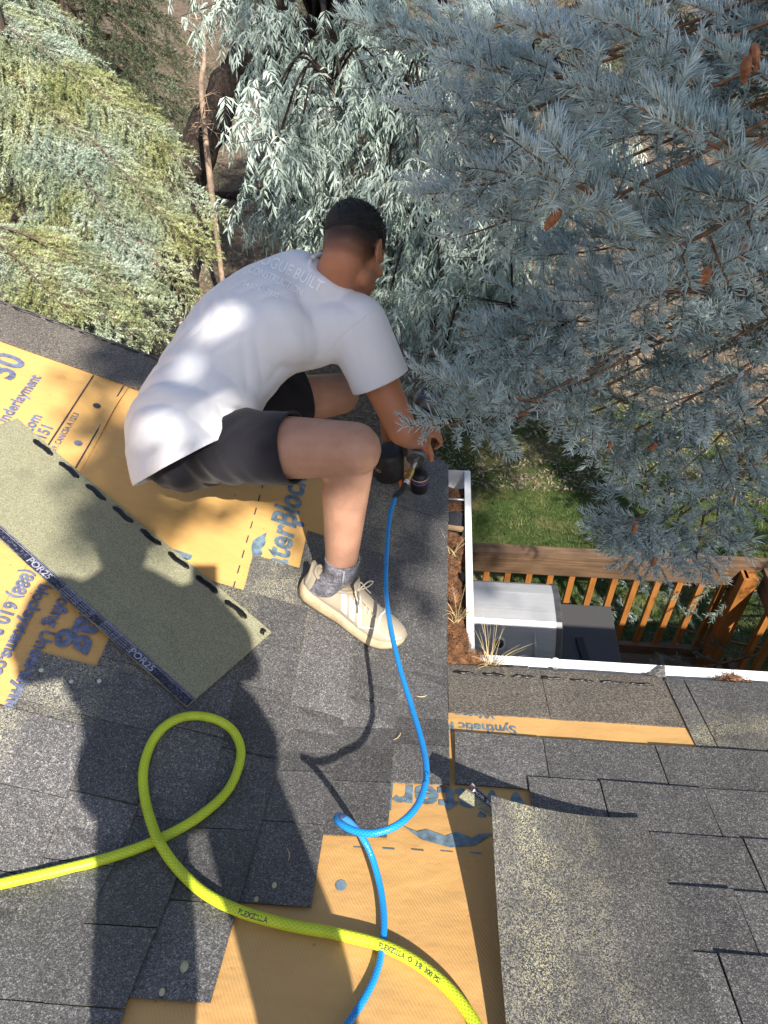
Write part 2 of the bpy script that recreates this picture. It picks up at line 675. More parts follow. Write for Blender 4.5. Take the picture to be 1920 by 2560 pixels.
# drip edge
M_DRIP = simple('dark_drip_edge', (0.05, 0.04, 0.035), 0.4, 0.3)
MB().box((-2.0, 0.958, 0), (2.02, 0.003, 0.02), [[1, 0, 0], [0, 1, 0], [0, 0, 1]]).build('tmp', M_DRIP)
bpy.data.objects.remove(bpy.data.objects['tmp'])
mb = MB()
for x0, x1 in ((-4.0, -0.02),):
    V = [(x0, 0.953, roofz(x0, 0.9) + 0.004), (x1, 0.953, roofz(x1, 0.9) + 0.004), (x1, 0.953, roofz(x1, 0.9) - 0.06), (x0, 0.953, roofz(x0, 0.9) - 0.06)]
    mb.add(V + [(v[0], v[1] - 0.012, v[2]) for v in V], [(0, 1, 2, 3), (7, 6, 5, 4), (0, 4, 5, 1), (1, 5, 6, 2), (2, 6, 7, 3), (3, 7, 4, 0)])
mb.build('drip_edge', M_DRIP, house)

# ---- shingles of the right slope: courses run along X, butts face +Y
def rpiece(x0, x1, k, full=False, up=0.0, brown=0.0, yb=None, dep=None, nz=True, skew=0.0):
    yb = -0.018 - EXPO * k if yb is None else yb
    dpt = dep or (TOPW if full else 0.17)
    us = [0, 0.12, 0.145, 0.2, 0.24, TOPW] if full else [0, dpt * 0.7, dpt]
    wob = random.uniform(0, 6)
    j = random.uniform(-0.002, 0.002)
    nzv = {0: 0, 0.12: 0.0, 0.145: 0.7, 0.2: 1.0, 0.24: 1.0, TOPW: 0.4}

    def f(v, u):
        Y = yb - u + 0.0009 * math.sin(v * 70 + wob) + j * (v - x0)
        off = 0.0125 - 0.0095 * u / TOPW + up * max(0, 1 - u / 0.16) + 0.0012 * math.sin(v * 16 + wob)
        return np.array([v - skew * u, Y, -S * Y + off])
    return slab('shingle', np.linspace(x0 + 0.0012, x1 - 0.0012, max(2, int((x1 - x0) / 0.08) + 1)), us, f, 0.0055, M_SH, roof,
                {'nz': (lambda v, u: nzv.get(u, 0.0)) if nz else (lambda v, u: 0.0), 'brown': lambda v, u: brown})


# brown starter course and the first shingles at the eave
rpiece(0.004, 0.272, 0, dep=0.212, brown=0.85, yb=0.014, nz=False)
rpiece(0.272, 0.622, 0, dep=0.212, brown=0.9, yb=0.012, nz=False)
rpiece(0.624, 0.678, 0, full=True, yb=0.004)
rpiece(0.680, 0.99, 0, full=True, up=0.003, yb=0.006)
for a, b in ((0.99, 1.3), (1.3, 1.62), (1.62, 1.9), (1.9, 2.3)):
    rpiece(a, b, 0, full=True, yb=0.004)
for i in range(7):       # sealant dashes on the brown starter
    u0 = 0.02 + i * 0.083
    P = [np.array([u0 + 0.066 * t, -0.026 - 0.006 * (u0 + 0.066 * t) + 0.003 * math.sin(11 * t + 2 * i), 0]) for t in np.linspace(0, 1, 8)]
    P = [np.array([q[0], q[1], -S * q[1] + 0.0125]) for q in P]
    mb = MB()
    mb.tube(P, [0.001] + [random.uniform(0.003, 0.0065) for _ in range(6)] + [0.001], 5)
    mb.build('sealant_dash', M_TAR, roof, True)
RJ = {2: [0.017, 0.238, 0.515, 0.80, 1.05, 1.32, 1.6, 1.95, 2.3], 3: [0.183, 0.35, 0.585, 0.86, 1.1, 1.4, 1.7, 2.3],
      4: [0.424, 0.62, 0.86, 1.1, 1.4, 1.8, 2.2], 5: [0.41, 0.55, 0.72, 0.98, 1.25, 1.6, 2.2], 6: [0.42, 0.47, 0.66, 0.83, 1.1, 1.5, 2.1],
      7: [0.415, 0.60, 0.78, 0.95, 1.2, 1.6, 2.1], 8: [0.40, 0.52, 0.74, 1.0, 1.3, 1.8], 9: [0.3, 0.6, 0.9, 1.3, 1.8], 10: [0.1, 0.4, 0.8, 1.2, 1.8]}
for k, xs in RJ.items():
    yb = -0.285 - EXPO * (k - 2) * 1.02
    raised = k % 2 == 0
    for a, b in zip(xs[:-1], xs[1:]):
        raised = not raised if random.random() < 0.7 else raised
        rpiece(a, b, k, yb=yb + (0.0 if k < 4 else random.uniform(-0.004, 0.004)), up=0.0045 if raised else 0.001, skew=0.02)
# the rest of both slopes, out of the picture: courses joined into one part
mb = MB()
for k in range(11, 29):
    yb = -0.285 - EXPO * (k - 2) * 1.02
    for x0 in np.arange(-0.8 - 0.05 * (k % 3), 3.6, 0.31):
        up = random.uniform(0, 0.004)
        if yb - 0.15 < -4.0 or x0 < yb + 0.35:
            continue
        mb.add([(x0, yb, -S * yb + 0.013 + up), (x0 + 0.308, yb, -S * yb + 0.013 + up), (x0 + 0.308, yb - 0.16, -S * (yb - 0.16) + 0.007), (x0, yb - 0.16, -S * (yb - 0.16) + 0.007),
                (x0, yb, -S * yb + 0.005), (x0 + 0.308, yb, -S * yb + 0.005)], [(0, 3, 2, 1), (0, 1, 5, 4)])
for k in range(2, 11):
    yb = -0.285 - EXPO * (k - 2) * 1.02
    for x0 in np.arange(2.3, 3.9, 0.31):
        mb.add([(x0, yb, -S * yb + 0.013), (x0 + 0.308, yb, -S * yb + 0.013), (x0 + 0.308, yb - 0.16, -S * (yb - 0.16) + 0.007), (x0, yb - 0.16, -S * (yb - 0.16) + 0.007)], [(0, 3, 2, 1)])
for k in range(10, 30):
    xb = -EXPO * k
    for y0 in np.arange(-3.9, -1.0 - 0.1 * (k - 10), 0.31):
        if y0 < xb:
            continue
        mb.add([(xb, y0, -S * xb + 0.013), (xb, y0 + 0.308, -S * xb + 0.013), (xb - 0.16, y0 + 0.308, -S * (xb - 0.16) + 0.007), (xb - 0.16, y0, -S * (xb - 0.16) + 0.007)], [(0, 1, 2, 3)])
o = mb.build('shingle_field', M_SH, roof)
o['kind'] = 'stuff'

# ---- printed lettering on the underlayment
def print_text(s, size, origin, along, up, mat, bold=0.0, xs=1.0, off=0.0008, slope='L', shear=0.0):
    V, F = text_mesh(s, size, bold, xs, shear)
    o2, a, u = np.array(origin), np.array(along), np.array(up)
    W = []
    for v in V:
        P = o2 + a * v[0] + u * v[1]
        W.append((P[0], P[1], roofz(P[0], P[1]) + off))
    return obj('printed_text', pyd('printed_text', W, F), mat, house)


CS = 1 / math.sqrt(1 + S * S)
aY, uX = (0, 1), (-CS, 0)            # reads along +Y, tops towards the ridge
def T1(s, size, X, Y, mat=None, bold=0.0012, xs=1.0, off=0.0012):
    print_text(s, size, (X, Y), aY, uX, mat or M_INK, bold, xs, off)
T1('30', 0.125, -1.375, 0.575, bold=0.003, off=0.0024)
T1('Underlayment', 0.047, -1.312, 0.372, bold=0.0014, off=0.0024)
T1('locksystems.com', 0.047, -1.246, 0.150, bold=0.0013, off=0.0024)
T1('610 - 2151', 0.047, -1.205, 0.240, bold=0.0013, off=0.0024)
T1('D4869. CAN/CSA A 123.3', 0.024, -1.165, 0.310, bold=0.0005, xs=0.86, off=0.0024)
T1('WaterBlock', 0.112, -0.484, 0.055, M_INKT, 0.0035, 1.0, off=-0.0018)
T1('M', 0.112, -0.736, 0.045, M_INKT, 0.0035, off=-0.0018)
# sheet turned the other way round
aY2, uX2 = (0, -1), (CS, 0)
def T2(s, size, X, Y, mat=None, bold=0.0015, xs=1.0):
    print_text(s, size, (X, Y), aY2, uX2, mat or M_INK, bold, xs, 0.0024)
T2('(888) 610-2151', 0.044, -1.083, -0.085)
T2('blocksystems.com', 0.042, -1.036, -0.115)
T2('Roofing Underlayment', 0.046, -0.984, -0.085)
T2('Mag', 0.115, -0.925, -0.085, bold=0.0035)
# sheet of the right slope, upside down from here
aX3, uY3 = (-1, 0), (0, -CS)
print_text('Synthetic Roofing', 0.050, (0.178, -0.236), aX3, uY3, M_INKT, 0.0012, 0.80, 0.0022)
print_text('Water', 0.042, (0.125, -0.186), aX3, uY3, M_INKT, 0.0012, 0.9, 0.0022)
print_text('WaterBlock', 0.115, (0.185, -0.468), aX3, uY3, M_INKT, 0.0035, 1.0, 0.0022)

# drop / umbrella shaped marks, dots, dashes
def blob(pts, mat, off, name='printed_mark'):
    n = len(pts)
    W = [(x, y, roofz(x, y) + off) for x, y in pts]
    return obj(name, pyd(name, W, [tuple(range(n))]), mat, house)


def dot(X, Y, r, mat, off):
    return blob([(X + r * CS * math.cos(t), Y + r * math.sin(t)) for t in np.linspace(0, 2 * math.pi, 20, endpoint=False)], mat, off, 'printed_dot')


for (X, Y, m_) in ((-1.135, 0.60, M_INKD), (-1.125, 0.41, M_INK)):
    dot(X, Y, 0.012, m_, 0.0026)
for (X, Y) in ((-0.80, 0.41), (-0.47, 0.385), (-0.83, 0.80), (-0.95, 0.15)):
    dot(X, Y, 0.012, M_INK, -0.0016)
dot(-0.215, -0.74, 0.012, M_INKT, 0.0024)
um = [tuple(hit(x_, y_)[:2]) for x_, y_ in ((668, 1329), (647, 1340), (632, 1351), (628, 1367), (631, 1390), (650, 1392), (657, 1383), (653, 1372), (661, 1363), (665, 1354), (663, 1345))]
blob(um, M_INKT, -0.0016)
um2 = [(-0.10, -0.585), (-0.06, -0.617), (0.0, -0.632), (0.05, -0.622), (0.095, -0.585), (0.06, -0.592), (0.045, -0.603), (0.015, -0.589), (-0.01, -0.603), (-0.05, -0.589), (-0.07, -0.597)]
blob(um2, M_INKT, 0.0024)
def line(x0, y0, x1, y1, w, mat, off, name='printed_line'):
    d = vnorm([x1 - x0, y1 - y0])
    n = np.array([-d[1], d[0]]) * w / 2
    return blob([(x0 + n[0], y0 + n[1]), (x1 + n[0], y1 + n[1]), (x1 - n[0], y1 - n[1]), (x0 - n[0], y0 - n[1])][::-1], mat, off, name)
for i in range(9):
    line(-0.607, 0.05 + i * 0.062, -0.607, 0.082 + i * 0.062, 0.0035, M_INKD, -0.0016)
line(-1.190, -0.3, -1.190, 0.74, 0.004, M_INKD, 0.0026)
line(-1.098, 0.05, -1.098, 0.74, 0.004, M_INKD, 0.0026)
for i in range(6):
    line(-0.20 + i * 0.06, -0.648 + 0.002 * i, -0.175 + i * 0.06, -0.648 + 0.002 * i, 0.003, M_INKT, 0.0024)

# ---- gutters
def gutter(name, org, along, out, L, cap0, cap1):
    org, along, out = map(lambda q: np.array(q, float), (org, along, out))
    prof = [(0.0, -0.012), (0.0, -0.105), (0.055, -0.105), (0.060, -0.080), (0.085, -0.045), (0.088, -0.020), (0.076, -0.018), (0.076, -0.024),
            (0.070, -0.024), (0.070, -0.0155), (0.093, -0.0155), (0.093, -0.045), (0.066, -0.083), (0.060, -0.1085), (-0.003, -0.1085), (-0.003, -0.012)]
    n = len(prof)
    mb = MB()
    V = [org + along * t + out * a + np.array([0, 0, b]) for t in (0, L) for a, b in prof]
    F = [(k, (k + 1) % n, n + (k + 1) % n, n + k) for k in range(n)] + [tuple(range(n)), tuple(range(2 * n - 1, n - 1, -1))]
    mb.add(V, F)
    g = mb.build(name, M_WHITE, house)
    for t, c in ((0.001, cap0), (L - 0.001, cap1)):
        if c:
            pr = [(0.0, -0.014), (0.0, -0.105), (0.057, -0.105), (0.062, -0.080), (0.087, -0.045), (0.09, -0.014)]
            V = [org + along * (t + e) + out * a + np.array([0, 0, b]) for e in (-0.0015, 0.0015) for a, b in pr]
            MB().add(V, [tuple(range(6)), tuple(range(11, 5, -1))] + [(k, (k + 1) % 6, 6 + (k + 1) % 6, 6 + k) for k in range(6)]).build('end_cap', M_WHITE, g)
    return g


gl = gutter('gutter', (-0.006, 0.078, 0), (0, 1, 0), (1, 0, 0), 0.857, False, True)
gr = gutter('gutter', (0.086, -0.022, 0), (1, 0, 0), (0, 1, 0), 3.9, False, True)
# corner piece floor
mb = MB()
mb.box((0.045, 0.05, -0.107), (0.047, 0.052, 0.0018))
mb.build('gutter_corner', M_WHITE, house)
# hangers
def hanger(p0, p1, g):
    MB().tube([p0, p1], 0.0045, 10).build('hanger', M_GALV, g, True)
hanger((0.0, 0.775, -0.021), (0.083, 0.772, -0.021), gl)
MB().box((0.325, 0.023, -0.021), (0.006, 0.045, 0.0015)).build('hanger', M_GALV, gr)
MB().ell((0.325, 0.066, -0.012), (0.010, 0.007, 0.005)).build('hanger', M_WHITE, gr, True)
MB().box((1.45, 0.023, -0.021), (0.006, 0.045, 0.0015)).build('hanger', M_GALV, gr)
# fascia, soffit and walls
mb = MB()
mb.box((-0.012, 0.45, -0.10), (0.008, 0.50, 0.088))
mb.build('fascia', M_WHITE, house)
MB().box((1.99, -0.036, -0.10), (2.0, 0.008, 0.080)).build('fascia', M_WHITE, house)
MB().box((-2.25, -1.65, -1.66), (1.95, 2.30, 1.48)).build('wall', M_SIDING, house)
MB().box((1.85, -2.35, -1.66), (2.13, 1.85, 1.48)).build('wall', M_SIDING, house)
# gable wall up to the rake
V = [(-4.2, 0.655, -0.17), (-0.3, 0.655, -0.17), (-0.3, 0.655, 0.07), (-4.2, 0.655, 1.58)]
MB().add(V + [(v[0], 0.60, v[2]) for v in V], [(0, 1, 2, 3), (7, 6, 5, 4), (0, 4, 5, 1), (1, 5, 6, 2), (2, 6, 7, 3), (3, 7, 4, 0)]).build('gable_wall', M_SIDING, house)
# ------------------------------------------------------------------ ground
def gz(X, Y):
    X, Y = np.asarray(X, float), np.asarray(Y, float)
    t = np.maximum(0, Y - 6.0)
    t2 = np.maximum(0, -X - 2.5)
    return -3.05 + 0.085 * t * t / (t + 3.0) + 0.05 * t2 * t2 / (t2 + 3) + 0.035 * np.sin(X * 1.3 + 0.6 * Y) * np.sin(Y * 0.9) + 0.02 * np.sin(X * 3.1) * np.cos(Y * 2.7)


def lawn_edge(X):
    return 5.4 + 0.35 * np.sin(X * 1.1) + 0.12 * np.sin(X * 3.7) + 0.25 * np.maximum(X - 1, 0)


def ground_mat():
    t = NT('soil_and_lawn')
    v = t.coord()
    la = t.n('Attribute', {'attribute_name': 'lawn'}).outputs['Fac']
    wob = t.math('ADD', la, t.math('MULTIPLY', t.math('SUBTRACT', t.noise(v, 2.5, 4), 0.5), 0.9))
    m = t.ramp(wob, [(0.42, 0.0), (0.58, 1.0)])
    soil = t.ramp(t.noise(v, 14.0, 6, 0.7), [(0.25, (0.055, 0.042, 0.032)), (0.5, (0.14, 0.108, 0.078)), (0.8, (0.31, 0.245, 0.17))])
    gr = t.ramp(t.noise(v, 22.0, 5, 0.65), [(0.25, (0.022, 0.040, 0.012)), (0.55, (0.055, 0.085, 0.022)), (0.8, (0.17, 0.17, 0.06))])
    dry = t.ramp(t.noise(v, 1.7, 4), [(0.50, 0.0), (0.68, 0.75)])
    gr = t.mix(dry, gr, (0.26, 0.21, 0.10))
    t.base(t.mix(m, soil, gr))
    t.p(Roughness=0.9, Specular_IOR_Level=0.2)
    t.bump(t.noise(v, 40.0, 5, 0.7), 0.9, 0.03)
    return t.m


xs = np.concatenate([np.linspace(-60, -9, 18), np.linspace(-8, 8, 65), np.linspace(9, 60, 18)])
ys = np.concatenate([np.linspace(-40, -1, 14), np.linspace(0, 16, 65), np.linspace(18, 90, 22)])
GX, GY = np.meshgrid(xs, ys, indexing='ij')
GZ = gz(GX, GY)
V = np.stack([GX, GY, GZ], -1).reshape(-1, 3)
nx, ny = len(xs), len(ys)
I = (np.arange(nx - 1)[:, None] * ny + np.arange(ny - 1)[None]).ravel()
me = tri_mesh('ground', V, np.stack([I, I + ny, I + ny + 1, I + 1], -1))
a = me.attributes.new('lawn', 'FLOAT', 'POINT')
a.data.foreach_set('value', np.clip((lawn_edge(V[:, 0]) - V[:, 1]) * 0.8 + 0.5, 0, 1).astype(np.float32))
g = obj('ground', me, ground_mat(), smooth=True)
g['kind'] = 'structure'
g['label'] = 'lawn running into bare brown soil under the trees'

# grass blades on the lawn in view
M_GRASS = NT('grass_blade')
_v = M_GRASS.coord()
_c = M_GRASS.ramp(M_GRASS.noise(_v, 3.0, 4), [(0.3, (0.035, 0.075, 0.018)), (0.55, (0.075, 0.115, 0.03)), (0.72, (0.23, 0.21, 0.085))])
M_GRASS.base(_c).p(Roughness=0.55, Specular_IOR_Level=0.3)
n = 120000
X = rng.uniform(-1.6, 4.6, n)
Y = 1.2 + rng.uniform(0, 1, n) ** 1.3 * 5.4
k = Y < lawn_edge(X) + rng.normal(0, 0.25, n)
X, Y = X[k], Y[k]
n = len(X)
Z = gz(X, Y)
h = rng.uniform(0.025, 0.065, n)
an = rng.uniform(0, 2 * np.pi, n)
w = rng.uniform(0.0018, 0.0035, n)
lean = rng.normal(0, 0.028, (n, 2))
B = np.stack([X, Y, Z], -1)
V = np.empty((n, 3, 3))
V[:, 0] = B + np.stack([np.cos(an) * w, np.sin(an) * w, 0 * w], -1)
V[:, 1] = B - np.stack([np.cos(an) * w, np.sin(an) * w, 0 * w], -1)
V[:, 2] = B + np.stack([lean[:, 0], lean[:, 1], h], -1)
o = obj('lawn_grass', tri_mesh('lawn_grass', V.reshape(-1, 3), np.arange(3 * n).reshape(-1, 3)), M_GRASS.m)
tag(o, 'short patchy green lawn grass below the deck', 'grass', kind='stuff')

# leaf and twig litter under the trees
M_LITTER = NT('dry_leaf_litter')
_v = M_LITTER.coord()
M_LITTER.base(M_LITTER.ramp(M_LITTER.noise(_v, 30.0, 3), [(0.3, (0.10, 0.075, 0.055)), (0.55, (0.24, 0.19, 0.14)), (0.75, (0.42, 0.37, 0.29))])).p(Roughness=0.8)
n = 55000
Y = 4.4 + rng.uniform(0, 1, n) ** 1.25 * 15
X = rng.uniform(-1, 1, n) * (2.0 + 0.45 * Y) - 0.12 * Y
Z = gz(X, Y) + rng.uniform(0.0, 0.04, n)
L = rng.uniform(0.025, 0.075, n)
W = np.where(rng.uniform(0, 1, n) < 0.3, 0.0025, rng.uniform(0.006, 0.012, n))
an = rng.uniform(0, 2 * np.pi, n)
tl = rng.normal(0, 0.35, (n, 2))
D = np.stack([np.cos(an), np.sin(an), tl[:, 0]], -1)
Nn = np.stack([-np.sin(an), np.cos(an), tl[:, 1]], -1)
B = np.stack([X, Y, Z], -1)
V = np.stack([B - D * L[:, None] / 2, B + Nn * W[:, None], B + D * L[:, None] / 2, B - Nn * W[:, None]], 1)
o = obj('leaf_litter', tri_mesh('leaf_litter', V.reshape(-1, 3), np.arange(4 * n).reshape(-1, 4)), M_LITTER.m)
tag(o, 'grey brown dry leaves and twigs covering the soil under trees', 'litter', kind='stuff')

# ------------------------------------------------------------------ deck with railing
def wood_mat(name, c0, c1, axis):
    t = NT(name)
    v = t.coord()
    sc = {'x': (2, 45, 45), 'y': (45, 2, 45), 'z': (45, 45, 2)}[axis]
    f = t.noise(t.mapping(v, sc), 1.6, 5, 0.65)
    c = t.ramp(f, [(0.3, c0), (0.7, c1)])
    c = t.mix(t.ramp(t.noise(v, 5.0, 4), [(0.4, 0.0), (0.75, 0.5)]), c, tuple(x * 0.45 for x in c0))
    t.base(c)
    t.p(Roughness=0.55, Specular_IOR_Level=0.4)
    t.bump(f, 0.35, 0.002)
    return t.m


M_CAP = wood_mat('weathered_rail_wood', (0.085, 0.050, 0.030), (0.20, 0.125, 0.075), 'x')
M_CAPY = wood_mat('weathered_rail_wood_side', (0.085, 0.050, 0.030), (0.20, 0.125, 0.075), 'y')
M_BAL = wood_mat('stained_baluster_wood', (0.24, 0.088, 0.020), (0.42, 0.175, 0.045), 'z')
M_PLANK = wood_mat('deck_plank_wood', (0.10, 0.055, 0.03), (0.19, 0.11, 0.06), 'x')
deck = thing('deck', 'brown stained wooden deck with slatted railing beside the grill', 'deck')
RY, RX = 2.12, 2.06
ZT = -1.60
for i in range(15):
    MB().box((0.3, 0.10 + i * 0.142, -2.62), (2.3 - 0.5, 0.068, 0.018)).build('plank', M_PLANK, deck, bevel=0.003)
MB().box((0.30, RY - 0.005, ZT - 0.0095), (1.84, 0.045, 0.019)).build('rail_cap', M_CAP, deck, bevel=0.004)
MB().box((0.28, RY - 0.035, ZT - 0.092), (1.74, 0.017, 0.068)).build('face_board', M_CAP, deck, bevel=0.003)
MB().box((RX + 0.035, 1.02, ZT - 0.0095), (0.045, 1.06, 0.019)).build('rail_cap', M_CAPY, deck, bevel=0.004)
MB().box((RX + 0.01, 1.02, ZT - 0.092), (0.017, 1.02, 0.068)).build('face_board', M_CAPY, deck, bevel=0.003)
MB().box((0.28, RY - 0.03, -2.47), (1.70, 0.02, 0.044)).build('bottom_rail', M_CAP, deck, bevel=0.003)
MB().box((RX + 0.02, 1.0, -2.47), (0.02, 1.02, 0.044)).build('bottom_rail', M_CAPY, deck, bevel=0.003)
post = MB().box((1.965, RY - 0.085, -2.21), (0.046, 0.046, 0.59)).build('post', M_BAL, deck, bevel=0.004)
MB().box((1.945, RY - 0.045, -2.16), (0.012, 0.075, 0.54)).build('post', M_BAL, deck, bevel=0.003)
for i in range(24):
    X = -1.3 + i * 0.1385
    if X > 1.9:
        continue
    MB().box((X, RY + 0.005, -2.13), (0.019, 0.019, 0.43)).build('baluster', M_BAL, deck, bevel=0.0025)
for i in range(13):
    Y = 1.90 - i * 0.1385
    MB().box((RX + 0.05, Y, -2.13), (0.019, 0.019, 0.43)).build('baluster', M_BAL, deck, bevel=0.0025)
for x_, y_ in ((-1.3, 2.0), (0.4, 2.0), (2.0, 0.2), (2.0, 2.0)):
    MB().box((x_, y_, -2.86), (0.045, 0.045, 0.22)).build('footing_post', M_PLANK, deck)

# ------------------------------------------------------------------ grill
M_STEEL = NT('brushed_steel')
_v = M_STEEL.coord()
_n = M_STEEL.noise(M_STEEL.mapping(_v, (1.5, 90, 90)), 2.0, 4)
M_STEEL.base(M_STEEL.ramp(_n, [(0.2, (0.44, 0.44, 0.45)), (0.8, (0.56, 0.56, 0.57))])).p(Metallic=0.45, Roughness=0.45)
M_STEEL.bump(M_STEEL.noise(_v, 7.0, 3), 0.25, 0.02)
M_STEEL = M_STEEL.m
M_DSTEEL = simple('dark_cast_side', (0.12, 0.12, 0.125), 0.45, 0.6)
M_BLACK = simple('black_plastic', (0.012, 0.012, 0.014), 0.45)
M_SHELF = simple('speckled_dark_shelf', (0.055, 0.053, 0.055), 0.55, var=0.35, scale=260, bump=0.2)
grill = thing('gas_grill', 'stainless steel gas grill with a round lid thermometer under the gutter', 'grill')
gx0, gx1 = -0.06, 0.73
prof = [(1.80, -1.86), (1.80, -1.58), (1.785, -1.50), (1.74, -1.462), (1.66, -1.445), (1.52, -1.445), (1.455, -1.452), (1.42, -1.475), (1.34, -1.565), (1.26, -1.68), (1.215, -1.78), (1.205, -1.86)]
prof = [(y, z - 0.04 * (z > -1.85)) for y, z in prof]
rings = []
for X, k in ((gx0, 1), (gx1 - 0.03, 1)):
    rings.append([np.array([X, y, z]) for y, z in prof])
MB().loft(rings, False).build('lid', M_STEEL, grill)
lid = bpy.data.objects['lid']
pc = np.array([1.53, -1.66])
for xa, xb in ((gx1 - 0.03, gx1), (gx0 - 0.03, gx0)):
    rings = []
    for X, k in ((xa, 1.012), (xb, 1.012), (xb + (0.006 if xb > 0 else -0.0), 0.99)):
        rings.append([np.array([X, pc[0] + (y - pc[0]) * k, pc[1] + (z - pc[1]) * k]) for y, z in prof])
    MB().loft(rings, True).build('lid_side', M_DSTEEL, grill)
# thermometer on the sloping front
A, B_ = np.array([0, 1.42, -1.515]), np.array([0, 1.26, -1.72])
dn = vnorm(B_ - A)
nrm = vnorm(np.cross([1.0, 0, 0], dn))
if nrm[1] > 0:
    nrm = -nrm
def lidpt(X, s_, o_):
    return np.array([X, 0, 0]) + A * [0, 1, 1] + dn * s_ + nrm * o_
tx, ts = 0.385, 0.095
c = lidpt(tx, ts, 0)
th = MB().tube([c, c + nrm * 0.010, c + nrm * 0.012], [0.038, 0.038, 0.033], 28).build('thermometer', simple('bright_bezel', (0.72, 0.72, 0.73), 0.3, 0.3), lid, False)
MB().tube([c + nrm * 0.0121, c + nrm * 0.0126], [0.026, 0.026], 28).build('dial', M_BLACK, th)
M_DIALW = simple('dial_white', (0.6, 0.6, 0.6), 0.5)
mb = MB()
for q in range(9):
    an = R(210 - q * 30)
    e1, e2 = np.array([1.0, 0, 0]), -dn
    p0 = c + nrm * 0.0130 + (e1 * math.cos(an) + e2 * math.sin(an)) * 0.021
    mb.tube([p0, p0 + (e1 * math.cos(an) + e2 * math.sin(an)) * 0.004], 0.0008, 4)
mb.tube([c + nrm * 0.0131, c + nrm * 0.0131 + np.array([0.012, 0, 0]) - dn * 0.01], 0.0008, 4)
mb.build('dial_marks', M_DIALW, th)
V, F = text_mesh('EXPERT GRILL', 0.040, 0.0004)
V = V[:, :2]
W = [lidpt(tx - 0.125 + v[0] * 0.92, 0.215 - v[1], 0.0062) for v in V]
obj('embossed_name', pyd('embossed_name', W, F), simple('lettering_steel', (0.30, 0.29, 0.29), 0.4, 0.6), lid)
mb = MB()
mb.tube([lidpt(tx + 0.195, 0.02, 0.004), lidpt(tx + 0.20, 0.10, 0.010), lidpt(tx + 0.20, 0.185, 0.010)], [0.004, 0.009, 0.009], 8)
mb.build('lid_crease', M_STEEL, lid, True)
# body, cart, shelf, handle
MB().box((0.335, 1.54, -1.96), (0.385, 0.24, 0.10)).build('firebox', M_DSTEEL, grill, bevel=0.008)
MB().box((0.335, 1.53, -2.33), (0.36, 0.22, 0.25)).build('cart', M_BLACK, grill, bevel=0.006)
sh = MB().box((0.925, 1.575, -1.745), (0.175, 0.225, 0.022)).build('side_shelf', M_SHELF, grill, bevel=0.008)
MB().tube([(0.87, 1.33, -1.735), (0.93, 1.315, -1.73), (0.99, 1.33, -1.735)], 0.008, 8).build('hook_rail', M_BLACK, sh, True)
MB().box((0.885, 1.45, -1.716), (0.022, 0.085, 0.007), [[1, 0.12, 0], [-0.12, 1, 0], [0, 0, 1]]).build('burner_lid', M_BLACK, sh, bevel=0.003)
MB().box((0.335, 1.235, -1.93), (0.385, 0.035, 0.055)).build('control_panel', M_STEEL, grill, bevel=0.006)
for q in range(4):
    MB().tube([(0.06 + q * 0.18, 1.198, -1.93), (0.06 + q * 0.18, 1.175, -1.93)], [0.024, 0.021], 16).build('knob', M_BLACK, grill)
MB().tube([(0.0, 1.20, -1.83), (0.03, 1.165, -1.82), (0.64, 1.165, -1.82), (0.67, 1.20, -1.83)], 0.011, 10).build('handle', M_STEEL, grill, True)
for x_ in (0.02, 0.65):
    for y_ in (1.36, 1.70):
        MB().tube([(x_ - 0.018, y_, -2.565), (x_ + 0.018, y_, -2.565)], [0.038, 0.038], 16).build('wheel', M_BLACK, grill)
# ------------------------------------------------------------------ hoses
def uv_tube(name, P, r, n, mat, parent=None):
    mb = MB().tube(P, r, n, True)
    me = pyd(name, mb.V, mb.F)
    L = [0.0]
    for a, b in zip(P[:-1], P[1:]):
        L.append(L[-1] + float(np.linalg.norm(np.asarray(b) - np.asarray(a))))
    uv = me.uv_layers.new(name='UVMap')
    for poly in me.polygons:
        ks = [me.loops[li].vertex_index for li in poly.loop_indices]
        wrap = any(k % n == n - 1 for k in ks) and any(k % n == 0 for k in ks)
        for li, k in zip(poly.loop_indices, ks):
            a = (k % n) / n
            if wrap and k % n == 0 and len(ks) == 4:
                a = 1.0
            uv.data[li].uv = (a, L[min(k // n, len(L) - 1)])
    return obj(name, me, mat, parent, True)


def hose_mat(name, c, dark, braid, rough, circ, sss=0.0):
    t = NT(name)
    uv = t.coord('UV')
    s_ = t.sep(uv)
    # braided diamonds: two counter-running helices
    a = t.math('MULTIPLY', s_[0], 2 * math.pi * circ)
    b = t.math('MULTIPLY', s_[1], braid)
    w1 = t.math('SINE', t.math('ADD', a, b))
    w2 = t.math('SINE', t.math('SUBTRACT', a, b))
    m = t.math('MULTIPLY', t.math('ADD', t.math('MULTIPLY', t.math('MAXIMUM', w1, w2), 0.5), 0.5), 1.0)
    col_ = t.mix(t.ramp(m, [(0.25, 0.0), (0.8, 1.0)]), dark, c)
    grime = t.noise(t.coord(), 25.0, 4)
    col_ = t.mix(t.ramp(grime, [(0.52, 0.0), (0.8, 0.35)]), col_, tuple(x * 0.4 for x in c))
    t.base(col_)
    t.p(Roughness=rough, Specular_IOR_Level=0.5)
    if sss:
        t.p(Subsurface_Weight=sss, Subsurface_Radius=(0.01, 0.01, 0.01))
    t.bump(m, 0.35, 0.0012)
    return t.m


